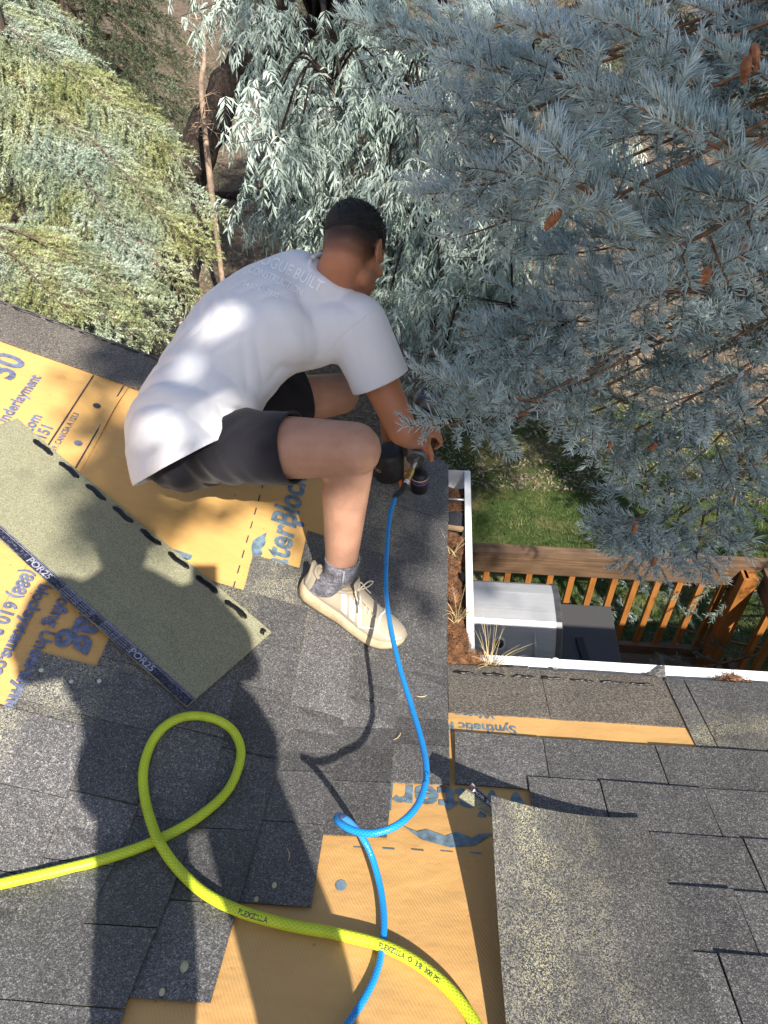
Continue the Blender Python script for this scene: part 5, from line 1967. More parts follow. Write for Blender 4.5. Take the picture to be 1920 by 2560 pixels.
# ------------------------------------------------------------------ coil nailer in the right hand
M_GUN = simple('graphite_casting', (0.16, 0.165, 0.175), 0.4, 0.7, var=0.1, scale=60)
M_GUNB = simple('black_rubber_grip', (0.014, 0.014, 0.016), 0.5, var=0.2, scale=80)
M_ORANGE = simple('orange_plastic', (0.78, 0.17, 0.02), 0.4, var=0.05)
M_BRASS = simple('brass_fitting', (0.55, 0.40, 0.14), 0.3, 0.95, var=0.15, scale=80)
M_CHROME = simple('chromed_steel', (0.65, 0.65, 0.66), 0.18, 1.0, var=0.05)
gun = thing('coil_nailer', 'black and orange pneumatic coil nailer held by the squatting roofer', 'nailer')
MB().tube([GCAP + gax * 0.03, GCAP + gax * 0.10, gmid + gax * 0.03, GHEAD], [0.021, 0.020, 0.023, 0.03], 18).build('handle', M_GUNB, gun, True)
MB().tube([GCAP - gax * 0.008, GCAP - gax * 0.004, GCAP + gax * 0.012], [0.028, 0.034, 0.034], 22).build('end_cap', M_GUN, gun, False)
MB().tube([GCAP + gax * 0.012, GCAP + gax * 0.028], [0.0348, 0.0340], 22).build('orange_ring', M_ORANGE, gun)
MB().tube([GCAP + gax * 0.028, GCAP + gax * 0.045], [0.0335, 0.0240], 22).build('grip_collar', M_GUN, gun)
mb = MB()
for k in range(6):
    an = k * math.pi / 3
    mb.box(GCAP - gax * 0.0095 + (gside * math.cos(an) + gup * math.sin(an)) * 0.0190, (0.0026, 0.0058, 0.0015), [gside * -math.sin(an) + gup * math.cos(an), gside * math.cos(an) + gup * math.sin(an), gax])
o = mb.build('cap_ribs', M_GUN, gun)
o['kind'] = 'stuff'
# head: vertical cylinder with a domed top, nose down to the roof
hd = GHEAD + gax * 0.035
zb = roofz(hd[0], hd[1]) + 0.012
MB().tube([hd + [0, 0, -0.10], hd + [0, 0, -0.02], hd + [0, 0, 0.025], hd + [0, 0, 0.048], hd + [0, 0, 0.060]], [0.036, 0.045, 0.046, 0.040, 0.022], 26).build('cylinder_head', M_GUN, gun, True)
MB().tube([hd + [0, 0, 0.058], hd + [0, 0, 0.068]], [0.021, 0.017], 20).build('exhaust_cap', M_GUNB, gun, False)
MB().tube([hd + [0, 0, -0.10], [hd[0], hd[1], zb + 0.05], [hd[0], hd[1], zb]], [0.026, 0.018, 0.012], 14).build('nose', M_CHROME, gun, False)
# coil magazine canister, left of the nose below the handle
mc = at(972, 1150, 2.545)
MB().tube([mc + [0, 0, -0.068], mc + [0, 0, -0.060], mc + [0, 0, 0.030], mc + [0, 0, 0.042], mc + [0, 0, 0.046]], [0.046, 0.052, 0.052, 0.046, 0.030], 26).build('magazine', M_GUNB, gun, True)
MB().box((mc + hd) / 2 + np.array([0, 0, -0.03]), (0.075, 0.018, 0.038), [vnorm((hd - mc) * [1, 1, 0]), vnorm(np.cross([0, 0, 1.0], (hd - mc) * [1, 1, 0])), np.array([0, 0, 1.0])]).build('feed_arm', M_GUNB, gun, bevel=0.004)
mt = at(1040, 1195, 2.56)
mlow = MB().tube([mt + np.array([0.012, 0.03, -0.075]), mt + np.array([0.012, 0.03, -0.005]), mt + np.array([0.012, 0.03, 0.004])], [0.030, 0.030, 0.022], 20).build('lower_housing', M_GUNB, gun, True)
for k, (c_, m_) in enumerate((((0.75, 0.75, 0.78), 'label_white'), ((0.65, 0.04, 0.03), 'label_red'), ((0.06, 0.13, 0.6), 'label_blue'))):
    MB().tube([mt + np.array([0.012, 0.03, -0.016 - 0.008 * k]), mt + np.array([0.012, 0.03, -0.0185 - 0.008 * k])], [0.0304, 0.0304], 20).build('label_band', simple(m_, c_, 0.4), mlow)
MB().box(mt + np.array([-0.010, 0.0, 0.012]) * 1.0 + np.array([-0.02, 0, 0]), (0.004, 0.004, 0.016), [vnorm([1, 0, 0.4]), np.array([0, 1.0, 0]), vnorm([-0.4, 0, 1])]).build('trigger', M_ORANGE, gun, bevel=0.001)
lt = hit(1001, 1206, 0.03)
MB().box(lt, (0.005, 0.006, 0.014), [vnorm([1, 0, 0.2]), np.array([0, 1.0, 0]), vnorm([-0.2, 0, 1])]).build('depth_latch', M_ORANGE, gun, bevel=0.001)
V, F = text_mesh('RIDGID', 0.016, 0.0003)
W = [mc + np.array([-0.0, 0, -0.02]) + np.array([math.sin((v[0] - 0.03) / 0.052 - 0.9) * 0.0527, -math.cos((v[0] - 0.03) / 0.052 - 0.9) * 0.0527, v[1]]) for v in V]
obj('printed_text', pyd('printed_text', W, F), simple('grey_print', (0.35, 0.36, 0.4), 0.5), gun)
# air fitting: swivel, brass quick coupler, black strain relief
fa, fb = GCAP - gax * 0.009, at(1018, 1202, 2.375)
fc, fe = at(1005, 1226, 2.345), BLUE_END
MB().tube([fa, fa * 0.75 + fb * 0.25, fa * 0.5 + fb * 0.5], [0.011, 0.009, 0.008], 14).build('swivel', M_CHROME, gun, False)
c0 = fa * 0.5 + fb * 0.5
MB().tube([c0, c0 * 0.85 + fb * 0.15, c0 * 0.84 + fb * 0.16, c0 * 0.5 + fb * 0.5, c0 * 0.48 + fb * 0.52, fb], [0.0095, 0.0095, 0.0115, 0.0115, 0.010, 0.009], 12).build('quick_coupler', M_BRASS, gun, False)
MB().tube([fb, fb * 0.6 + fc * 0.4], [0.0088, 0.0088], 12).build('tape_band', M_STRIPE, gun)
MB().tube([fb * 0.6 + fc * 0.4, fc, fe, fe + (fe - fc) * 0.25], [0.0098, 0.0095, 0.0088, 0.0075], 12).build('strain_relief', M_GUNB, gun, True)
# ------------------------------------------------------------------ trees: shared builders
def merge(tV, tF, Rm, sc, pos):
    """copies of one small triangle template: rotation matrices (k,3,3) with columns = axes"""
    k, n = len(pos), len(tV)
    V = np.einsum('kij,nj->kni', Rm, tV) * np.asarray(sc)[:, None, None] + np.asarray(pos)[:, None, :]
    F = tF[None] + (np.arange(k) * n)[:, None, None]
    return V.reshape(-1, 3), F.reshape(-1, tF.shape[1])


def frames(D, U):
    D = D / np.linalg.norm(D, axis=1, keepdims=True)
    Y = np.cross(U, D)
    Y /= np.maximum(np.linalg.norm(Y, axis=1, keepdims=True), 1e-9)
    Z = np.cross(D, Y)
    return np.stack([D, Y, Z], -1)


def shoot_template(n, L, nl, w, seed, thick=True, flat=0.0):
    """needle shoot along +x of length L; needles of length nl, upper side denser"""
    r = np.random.default_rng(seed)
    V, F = [], []
    for i in range(n):
        t = (i + r.uniform(-0.4, 0.4)) / n
        x = L * (0.02 + 0.98 * t)
        th = r.normal(math.pi / 2, 1.25) if r.uniform() < 0.75 else r.uniform(0, 2 * math.pi)
        a = R(62 - 38 * max(0, (t - 0.72) / 0.28) ** 1.2 + r.normal(0, 8))
        l = nl * r.uniform(0.8, 1.1) * (1 - 0.15 * t)
        rd = np.array([0, math.cos(th), math.sin(th) * (1 - flat)])
        d = np.array([math.cos(a), 0, 0]) + rd * math.sin(a)
        d = vnorm(d)
        side = vnorm(np.cross(d, [0.3, 0.5, 0.8]))
        oth = np.cross(d, side)
        p0 = np.array([x, 0, 0]) + rd * 0.0016
        mid = p0 + d * l * 0.55 + np.array([0.10, 0, 0.03]) * l
        tip = p0 + d * l + np.array([0.26, 0, 0.10]) * l
        b = len(V)
        if thick:
            for c, ww in ((p0, w), (mid, w)):
                V += [c + side * ww, c - side * ww * 0.5 + oth * ww * 0.87, c - side * ww * 0.5 - oth * ww * 0.87]
            V.append(tip)
            for k in range(3):
                k2 = (k + 1) % 3
                F += [(b + k, b + k2, b + 3 + k2), (b + k, b + 3 + k2, b + 3 + k), (b + 3 + k, b + 3 + k2, b + 6)]
        else:
            V += [p0 + side * w, p0 - side * w, tip]
            F.append((b, b + 1, b + 2))
    return np.array(V), np.array(F)


class Twigs:
    """thin branch wood as triangular prisms, merged"""
    def __init__(self):
        self.a, self.b, self.r0, self.r1 = [], [], [], []

    def seg(self, a, b, r0, r1):
        self.a.append(a); self.b.append(b); self.r0.append(r0); self.r1.append(r1)

    def arrays(self, n=5):
        a, b = np.array(self.a), np.array(self.b)
        d = b - a
        d /= np.maximum(np.linalg.norm(d, axis=1, keepdims=True), 1e-9)
        ref = np.where(np.abs(d[:, 2:3]) > 0.9, np.array([[1.0, 0, 0]]), np.array([[0, 0, 1.0]]))
        x = np.cross(d, ref)
        x /= np.linalg.norm(x, axis=1, keepdims=True)
        y = np.cross(d, x)
        k = len(a)
        V = np.empty((k, 2 * n, 3))
        for i in range(n):
            an = 2 * math.pi * i / n
            o = x * math.cos(an) + y * math.sin(an)
            V[:, i] = a + o * np.array(self.r0)[:, None]
            V[:, n + i] = b + o * np.array(self.r1)[:, None]
        F = []
        for i in range(n):
            j = (i + 1) % n
            F += [(i, j, n + j), (i, n + j, n + i)]
        F = np.array(F)[None] + (np.arange(k) * 2 * n)[:, None, None]
        return V.reshape(-1, 3), F.reshape(-1, 3)


class Shoots:
    def __init__(self):
        self.p, self.d, self.u, self.s = [], [], [], []

    def add(self, p, d, u, s=1.0):
        self.p.append(p); self.d.append(d); self.u.append(u); self.s.append(s)

    def mesh(self, name, templates):
        p, d, u, s = (np.array(q) for q in (self.p, self.d, self.u, self.s))
        idx = rng.integers(0, len(templates), len(p))
        Vs, Fs, off = [], [], 0
        for k, (tV, tF) in enumerate(templates):
            m = idx == k
            if not m.any():
                continue
            V, F = merge(tV, tF, frames(d[m], u[m]), s[m], p[m])
            Vs.append(V); Fs.append(F + off); off += len(V)
        return tri_mesh(name, np.concatenate(Vs), np.concatenate(Fs))


def spruce_branch(base, tip, wood, sh, r0=0.010, sag=0.10, up=(0, 0, 1), seg=0.055, tw=0.26, dens=1.0, bare=0.15, sub=True, droop=0.10, avoid=None, sz=1.0, stand=0.0, subp=0.85):
    """main axis with side twigs in a flattish spray; every twig clothed with shoots"""
    base, tip, up = np.asarray(base, float), np.asarray(tip, float), vnorm(up)
    ax = tip - base
    L = np.linalg.norm(ax)
    axn = ax / L
    side = vnorm(np.cross(axn, up))
    nrm = np.cross(side, axn)
    pt = lambda t: base + ax * t - np.array([0, 0, 1.0]) * sag * L * math.sin(math.pi * t) + nrm * 0.0
    N = max(4, int(L / 0.05))
    P = [pt(i / N) for i in range(N + 1)]
    for i in range(N):
        wood.seg(P[i], P[i + 1], r0 * (1 - 0.8 * i / N), r0 * (1 - 0.8 * (i + 1) / N))
    def clothe(a, b, rr):
        d = b - a
        l = np.linalg.norm(d)
        if l < 1e-4:
            return
        dn = d / l
        k = max(1, int(round(l / seg)))
        for i in range(k):
            q = a + d * (i / k)
            if avoid is not None and avoid(q):
                continue
            u_ = vnorm(nrm + rng.normal(0, 0.25, 3))
            sh.add(q, vnorm(dn + rng.normal(0, 0.06, 3)), u_, (l / k) / seg * rng.uniform(0.92, 1.1) * sz if k == 1 else sz * rng.uniform(0.92, 1.1))
        wood.seg(a, b, rr, rr * 0.6)
    # clothe the outer part of the axis
    for i in range(N):
        if i / N > max(bare, 0.5):
            clothe(P[i], P[i + 1], 0.002)
    t = bare
    s_ = 1
    while t < 0.985:
        p0 = pt(t)
        l = min(tw, 0.55 * L) * (1 - t) ** 0.75 * rng.uniform(0.75, 1.15) + 0.045
        fa = R(rng.uniform(42, 60))
        d = vnorm(axn * math.cos(fa) + side * s_ * math.sin(fa) + nrm * rng.normal(0.02, 0.10) + np.array([0, 0, -droop * rng.uniform(0.3, 1.3)]))
        p1 = p0 + d * l * 0.55
        p2 = p1 + vnorm(d + np.array([0, 0, -droop * 0.6]) + nrm * 0.10) * l * 0.45
        clothe(p0 + d * 0.012, p1, 0.0028)
        clothe(p1, p2, 0.002)
        if sub and l > 0.09:
            m = int(l / 0.055)
            for j in range(m):
                for s2 in (-1, 1):
                    if rng.uniform() > subp * dens:
                        continue
                    q = p0 + (p2 - p0) * (0.22 + 0.72 * j / m)
                    d2 = vnorm(d + np.cross(d, nrm) * s2 * rng.uniform(0.7, 1.1) + nrm * rng.normal(0.05, 0.15))
                    l2 = rng.uniform(0.04, 0.075) * (1.1 - 0.4 * j / m) * sz
                    clothe(q, q + d2 * l2, 0.0016)
                if stand and rng.uniform() < stand:
                    q = p0 + (p2 - p0) * (0.25 + 0.7 * j / m)
                    d3 = vnorm(nrm * 0.9 + d * 0.45 + rng.normal(0, 0.35, 3))
                    clothe(q, q + d3 * rng.uniform(0.035, 0.06) * sz, 0.0016)
        s_ = -s_
        t += 0.030 / L / dens * rng.uniform(0.7, 1.3)


# ------------------------------------------------------------------ blue spruce reaching over the roof from the right
def needle_mat(name, c0, c1, c2, scale=3.0):
    t = NT(name)
    v = t.coord()
    f = t.math('ADD', t.math('MULTIPLY', t.noise(v, scale, 3), 0.6), t.math('MULTIPLY', t.noise(v, scale * 14, 2), 0.4))
    t.base(t.ramp(f, [(0.34, c0), (0.5, c1), (0.64, c2)]))
    t.p(Roughness=0.5, Specular_IOR_Level=0.35)
    return t.m


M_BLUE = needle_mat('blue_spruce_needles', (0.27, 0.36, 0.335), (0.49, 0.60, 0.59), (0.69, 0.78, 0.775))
M_TWIG = simple('orange_brown_twig', (0.19, 0.10, 0.055), 0.8, var=0.35, scale=40)
M_BARK = NT('rough_bark')
_v = M_BARK.coord()
_n = M_BARK.noise(M_BARK.mapping(_v, (9, 9, 1.6)), 2.2, 5, 0.65)
M_BARK.base(M_BARK.ramp(_n, [(0.3, (0.035, 0.026, 0.022)), (0.55, (0.11, 0.08, 0.062)), (0.8, (0.24, 0.175, 0.13))])).p(Roughness=0.9, Specular_IOR_Level=0.2)
M_BARK.bump(_n, 1.0, 0.04)
M_BARK = M_BARK.m

M_BLUE_SHADED = needle_mat('inner_needles_with_shade', (0.050, 0.085, 0.062), (0.115, 0.165, 0.140), (0.24, 0.315, 0.29))  # greener inner needles, with the crown's inner shade also darkened into the colour
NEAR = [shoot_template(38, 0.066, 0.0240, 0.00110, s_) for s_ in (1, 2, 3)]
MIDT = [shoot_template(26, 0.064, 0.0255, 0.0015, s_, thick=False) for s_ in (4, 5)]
bs = thing('blue_spruce', 'blue spruce with silvery needles reaching over the gutter and lawn from the right', 'tree')
TB = np.array([2.75, 2.05])
trunkP = [np.array([TB[0] + 0.03 * math.sin(z), TB[1] + 0.03 * math.cos(z * 1.3), z]) for z in np.linspace(-3.1, 6.5, 14)]
MB().tube(trunkP, np.linspace(0.17, 0.02, 14), 14).build('trunk', M_BARK, bs, True)
wood, near, mid = Twigs(), Shoots(), Shoots()


def wb(z):
    return np.array([TB[0] + 0.03 * math.sin(z), TB[1] + 0.03 * math.cos(z * 1.3), z])


# limbs whose tips the photograph shows: (tip x, y, depth), height of the limb's root, via point
LIMBS = [
    # (tip px, py, depth, through px, py, depth)
    ((1040, 925, 1.72), (1330, 1000, 1.86), 0.13),
    ((1020, 1064, 1.74), (1300, 1035, 1.88), 0.085),
    ((1290, 1030, 1.95), (1470, 990, 2.0), 0.2),
    ((1275, 345, 1.16), (1520, 500, 1.25), 0.22),
    ((1655, 285, 1.00), (1860, 390, 1.10), 0.18),
    ((1600, 650, 1.14), (1800, 560, 1.22), 0.18),
    ((1815, 560, 1.12), (1960, 470, 1.2), 0.16),
    ((1040, 470, 1.60), (1310, 440, 1.70), 0.28),
    ((1015, 270, 1.62), (1330, 270, 1.72), 0.30),
    ((1120, 150, 1.55), (1400, 190, 1.65), 0.28),
    ((860, 30, 1.95), (1150, 90, 2.0), 0.30),
    ((985, 90, 1.85), (1260, 120, 1.9), 0.28),
    ((1290, 60, 1.45), (1520, 130, 1.55), 0.26),
    ((1540, 60, 1.30), (1740, 130, 1.42), 0.24),
    ((1840, 130, 1.18), (1960, 220, 1.3), 0.22),
    ((1440, 210, 1.35), (1680, 260, 1.45), 0.24),
    ((1180, 420, 1.52), (1480, 430, 1.62), 0.26),
    ((1420, 490, 1.28), (1650, 480, 1.36), 0.22),
    ((1120, 600, 1.75), (1330, 520, 1.80), 0.22),
    ((1190, 880, 1.80), (1430, 800, 1.95), 0.30),
    ((1330, 800, 1.80), (1560, 790, 1.92), 0.28),
    ((1400, 750, 1.70), (1640, 740, 1.82), 0.28),
    ((1560, 720, 1.60), (1790, 720, 1.72), 0.26),
    ((1250, 930, 1.90), (1500, 890, 2.02), 0.24),
    ((1380, 1060, 2.05), (1600, 980, 2.15), 0.30),
    ((1460, 1130, 2.15), (1650, 1040, 2.22), 0.28),
    ((1560, 1215, 2.20), (1700, 1120, 2.28), 0.28),
    ((1485, 1345, 2.42), (1640, 1270, 2.48), 0.24),
    ((1560, 1430, 2.42), (1660, 1300, 2.48), 0.22),
    ((1640, 1432, 2.40), (1700, 1290, 2.48), 0.22),
    ((1735, 1435, 2.36), (1760, 1290, 2.46), 0.22),
    ((1790, 1345, 2.36), (1800, 1230, 2.44), 0.20),
    ((1850, 1275, 2.30), (1850, 1140, 2.4), 0.22),
    ((1700, 1180, 2.10), (1840, 1050, 2.2), 0.26),
    ((1620, 1020, 1.95), (1850, 940, 2.05), 0.28),
    ((1740, 880, 1.75), (1920, 800, 1.85), 0.26),
    ((1800, 1080, 2.0), (1960, 960, 2.1), 0.26),
    ((1450, 900, 2.0), (1700, 840, 2.1), 0.28),
    ((1860, 700, 1.55), (1990, 640, 1.65), 0.24),
    ((1500, 330, 1.62), (1760, 320, 1.72), 0.28),
    ((1660, 480, 1.5), (1880, 470, 1.6), 0.26),
    ((1330, 640, 2.2), (1600, 600, 2.3), 0.26),
    ((1760, 330, 1.5), (1940, 330, 1.6), 0.26),
    ((1640, 160, 1.75), (1850, 200, 1.85), 0.30),
    ((1230, 230, 2.1), (1500, 250, 2.2), 0.30),
    ((1450, 40, 1.9), (1720, 70, 2.0), 0.30),
    ((1750, 20, 1.55), (1920, 60, 1.65), 0.28),
    ((1100, 30, 2.2), (1380, 40, 2.3), 0.3),
    ((1850, 860, 2.0), (1990, 800, 2.1), 0.28),
    ((1850, 420, 1.75), (1990, 420, 1.85), 0.3),
    ((1560, 580, 1.85), (1800, 560, 1.95), 0.3),
    ((1740, 640, 1.9), (1920, 620, 2.0), 0.3),
]
for (tp, vp, tw) in LIMBS:
    T, Vp = at(*tp), at(*vp)
    out = vnorm(T - Vp)
    near_cam = tp[2] < 2.6
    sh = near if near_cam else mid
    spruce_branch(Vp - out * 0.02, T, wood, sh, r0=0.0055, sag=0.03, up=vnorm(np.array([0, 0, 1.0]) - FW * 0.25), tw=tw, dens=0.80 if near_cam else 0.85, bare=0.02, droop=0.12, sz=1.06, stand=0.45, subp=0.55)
    # limb back to the trunk
    zroot = Vp[2] + 0.25 + 0.12 * np.linalg.norm(Vp[:2] - TB) * 0.3
    root = wb(zroot)
    Lm = catmull([root, root * 0.55 + Vp * 0.45 + np.array([0, 0, 0.08]), Vp], 5)
    n_ = len(Lm)
    for i in range(n_ - 1):
        wood.seg(Lm[i], Lm[i + 1], 0.007 * (1 - i / n_) + 0.0035, 0.007 * (1 - (i + 1) / n_) + 0.0035)
    # sprays on the outer half of the limb, filling the tree behind
    for f_ in (0.55, 0.85):
        k = int(f_ * (n_ - 1))
        b = Lm[k]
        for s_ in (-1, 1):
            sd__ = vnorm(np.cross(out, [0, 0, 1.0])) * s_
            e = b + out * rng.uniform(0.18, 0.30) + sd__ * rng.uniform(0.10, 0.28) + np.array([0, 0, -0.04])
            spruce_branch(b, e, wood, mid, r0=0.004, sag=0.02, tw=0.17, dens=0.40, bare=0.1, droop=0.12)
# whorls of ordinary boughs round the trunk
for z in np.arange(-2.4, 6.2, 0.34):
    nb_ = 6
    for j in range(nb_):
        an = j * 2 * math.pi / nb_ + z * 1.9
        Lb = 1.55 * (1 - (z + 2.6) / 9.6) + 0.15
        d = np.array([math.cos(an), math.sin(an), 0])
        if d[0] < -0.25 and -1.6 < z < 2.6:
            Lb *= 0.40
        b = wb(z)
        e = b + d * Lb + np.array([0, 0, -0.10 * Lb])
        spruce_branch(b, e, wood, mid, r0=0.016, sag=0.04, tw=0.40, dens=0.36, bare=0.3, droop=0.12, seg=0.075, sz=1.25)
o = obj('needles', near.mesh('needles', NEAR), M_BLUE, bs)
o['kind'] = 'stuff'
o = obj('needles', mid.mesh('needles', MIDT), M_BLUE_SHADED, bs)
o['kind'] = 'stuff'
o = obj('branches', tri_mesh('branches', *wood.arrays(3)), M_TWIG, bs)
o['kind'] = 'stuff'
# rusty cones hanging in the spruce
M_RUST = simple('rust_cone', (0.30, 0.115, 0.05), 0.7, var=0.25, scale=90)
for i, (x, y, d_) in enumerate(((1868, 140, 1.2), (1885, 110, 1.2), (1400, 525, 1.3), (1855, 595, 1.3), (1775, 670, 1.4), (1495, 60, 1.5), (1640, 1110, 2.15), (1640, 1395, 2.4), (1590, 1310, 2.4), (1530, 1100, 2.1), (1840, 1235, 2.3))):
    a_ = at(x, y, d_ * 0.97)
    ax_ = vnorm(np.array([rng.normal(0, 0.3), rng.normal(0, 0.3), -1]))
    mb = MB()
    ts = np.linspace(0, 1, 9)
    mb.tube([a_ + ax_ * 0.040 * t for t in ts], [0.003 + 0.0052 * math.sin(math.pi * min(1, 0.12 + 0.88 * t)) + (0.0009 if k % 2 else 0) for k, t in enumerate(ts)], 8)
    mb.build('cone', M_RUST, bs, False)
# ------------------------------------------------------------------ green spruces on the left
FART = [shoot_template(14, 0.085, 0.023, 0.0033, s_, thick=False, flat=0.2) for s_ in (21, 22, 23)]
M_YSP = NT('yellow_green_spruce_needles')
_v = M_YSP.coord()
_f = M_YSP.math('ADD', M_YSP.math('MULTIPLY', M_YSP.noise(_v, 3.5, 3), 0.55), M_YSP.math('MULTIPLY', M_YSP.noise(_v, 40.0, 2), 0.45))
_c = M_YSP.ramp(_f, [(0.36, (0.15, 0.175, 0.065)), (0.5, (0.30, 0.325, 0.135)), (0.62, (0.42, 0.45, 0.27))])
_c2 = M_YSP.ramp(_f, [(0.36, (0.14, 0.19, 0.14)), (0.5, (0.30, 0.37, 0.29)), (0.62, (0.47, 0.55, 0.47))])
M_YSP.base(M_YSP.mix(M_YSP.ramp(M_YSP.noise(_v, 1.3, 3), [(0.42, 0.0), (0.62, 1.0)]), _c, _c2)).p(Roughness=0.5, Specular_IOR_Level=0.35)
M_YSP = M_YSP.m
M_GSP = needle_mat('grey_green_spruce_needles', (0.030, 0.042, 0.022), (0.060, 0.078, 0.040), (0.13, 0.155, 0.10), 2.0)
M_TWIGB = simple('grey_brown_twig', (0.13, 0.090, 0.065), 0.8, var=0.3, scale=30)


def bough(base, tip, wood, sh, hang=0.35, spread=0.75, arch=0.12, gap=0.10, segl=0.085, r0=0.014, sz=1.0, bare=0.1):
    base, tip = np.asarray(base, float), np.asarray(tip, float)
    ax = tip - base
    L = np.linalg.norm(ax)
    axn = ax / L
    side = vnorm(np.cross(axn, [0, 0, 1.0]))
    pt = lambda t: base + ax * t + np.array([0, 0, 1.0]) * arch * L * (math.sin(math.pi * t ** 0.8))
    N = max(6, int(L / 0.12))
    P = [pt(i / N) for i in range(N + 1)]
    for i in range(N):
        wood.seg(P[i], P[i + 1], r0 * (1 - 0.85 * i / N), r0 * (1 - 0.85 * (i + 1) / N))
    def string(q, l, d0):
        k = max(1, int(l / (segl * sz)))
        d = vnorm(d0)
        for i in range(k):
            sh.add(q, d, vnorm(rng.normal(0, 1, 3)), sz * rng.uniform(0.85, 1.2))
            q2 = q + d * segl * sz
            q = q2
            d = vnorm(d + np.array([0, 0, -0.35]) + rng.normal(0, 0.10, 3))
    t = bare
    s_ = 1
    while t < 1.0:
        q0 = pt(t)
        l = spread * (1 - t) ** 0.6 * rng.uniform(0.6, 1.1) * min(1.0, L / 1.6) + 0.08
        d = vnorm(axn * rng.uniform(0.5, 0.9) + side * s_ * rng.uniform(0.5, 1.0) + np.array([0, 0, -0.12]))
        q1 = q0 + d * l
        q1[2] -= 0.10 * l
        wood.seg(q0, q1, 0.006, 0.002)
        m = max(2, int(l / (0.042 * sz)))
        for j in range(m + 1):
            q = q0 + (q1 - q0) * (j / m)
            sh.add(q, vnorm(d + rng.normal(0, 0.1, 3)), vnorm(rng.normal(0, 1, 3) + [0, 0, 1]), sz)
            hl = hang * rng.uniform(0.35, 1.1) * (0.55 + 0.45 * math.sin(math.pi * min(1, 0.2 + 0.8 * j / m)))
            string(q, hl, d * 0.45 + side * rng.normal(0, 0.35) + np.array([0, 0, -0.55]))
            if rng.uniform() < 0.8:
                string(q, hl * 0.35, d * 0.8 + side * rng.normal(0, 0.6) + np.array([0, 0, 0.10]))
        s_ = -s_
        t += gap / L * rng.uniform(0.7, 1.3)


def spruce(label, trunk_xy, height, boughs, mat, whorls=None, group=None, r=0.16, sz=1.0, gap=0.10, hang=0.35, bottom=None):
    t = thing('spruce_tree', label, 'tree', group=group)
    x, y = trunk_xy
    z0 = float(gz(x, y)) - 0.1
    tp = [np.array([x + 0.04 * math.sin(z * 0.9), y, z]) for z in np.linspace(z0, z0 + height, 12)]
    MB().tube(tp, np.linspace(r, 0.02, 12), 12).build('trunk', M_BARK, t, True)
    wood, sh = Twigs(), Shoots()
    for b in boughs:
        tip = at(*b[0])
        root = np.array([x, y, min(z0 + height * 0.95, tip[2] + b[1])])
        bough(root, tip, wood, sh, hang=b[2], spread=b[3], gap=gap, r0=0.013, sz=sz, bare=b[4] if len(b) > 4 else 0.25)
    if whorls:
        zlo, zhi, step, nb, L0 = whorls
        for z in np.arange(zlo, zhi, step):
            for j in range(nb):
                an = j * 2 * math.pi / nb + z * 2.1
                Lb = L0 * (1 - (z - z0) / (height * 1.08)) + 0.2
                bough((x, y, z), (x + math.cos(an) * Lb, y + math.sin(an) * Lb, z - 0.18 * Lb), wood, sh, hang=hang, spread=0.6 * sz, gap=gap * 1.7, sz=sz * 1.3, bare=0.3)
    o = obj('needles', sh.mesh('needles', FART), mat, t)
    o['kind'] = 'stuff'
    o = obj('branches', tri_mesh('branches', *wood.arrays(3)), M_TWIGB, t)
    o['kind'] = 'stuff'
    return t


spruce('sunlit yellow green spruce with drooping boughs beyond the roof edge', (-5.6, 6.8), 9.0,
       [((455, 400, 6.5), 0.85, 0.40, 0.70, 0.10), ((400, 330, 6.7), 0.85, 0.45, 0.75, 0.10), ((310, 450, 6.3), 0.80, 0.55, 0.70, 0.10), ((250, 540, 6.2), 0.80, 0.50, 0.60, 0.10), ((170, 440, 6.3), 0.7, 0.55, 0.65, 0.10),
        ((290, 260, 6.9), 0.75, 0.40, 0.70, 0.10), ((190, 60, 7.4), 0.8, 0.42, 0.30, 0.35)], M_YSP,
       whorls=(1.6, 4.6, 0.9, 5, 1.2), gap=0.045)
spruce('grey green spruce with short tufted boughs rising behind the worker', (-3.9, 6.0), 4.3,
       [((540, 545, 6.6), 0.45, 0.30, 0.5, 0.2), ((515, 650, 6.3), 0.40, 0.28, 0.5, 0.2), ((470, 760, 6.0), 0.35, 0.25, 0.5, 0.2), ((420, 560, 6.2), 0.5, 0.35, 0.5, 0.2), ((330, 640, 6.0), 0.45, 0.35, 0.5, 0.2), ((400, 850, 5.8), 0.3, 0.25, 0.5, 0.2)], M_YSP,
       whorls=(-2.4, 0.4, 0.5, 6, 0.8), gap=0.050)
spruce('low yellowish spruce crowding the grey rake edge', (-3.9, 4.4), 2.6,
       [((330, 840, 5.4), 0.25, 0.25, 0.55, 0.15), ((180, 790, 5.3), 0.25, 0.25, 0.55, 0.15), ((60, 730, 5.4), 0.3, 0.3, 0.55, 0.15), ((250, 700, 5.7), 0.35, 0.3, 0.6, 0.15), ((350, 760, 5.6), 0.3, 0.3, 0.55, 0.15)], M_YSP,
       whorls=(-2.3, -0.6, 0.5, 6, 1.0), gap=0.055)
spruce('dark green spruce standing behind the sunlit spruce', (-5.4, 11.0), 8.0,
       [((500, 260, 10.0), 0.8, 0.5, 0.8, 0.2), ((470, 130, 10.4), 0.8, 0.5, 0.8, 0.2), ((380, 40, 10.6), 0.8, 0.5, 0.8, 0.2), ((490, 340, 9.8), 0.6, 0.4, 0.7, 0.2)], M_GSP,
       whorls=(-1.6, 4.5, 0.45, 7, 2.2), sz=1.4, gap=0.16)
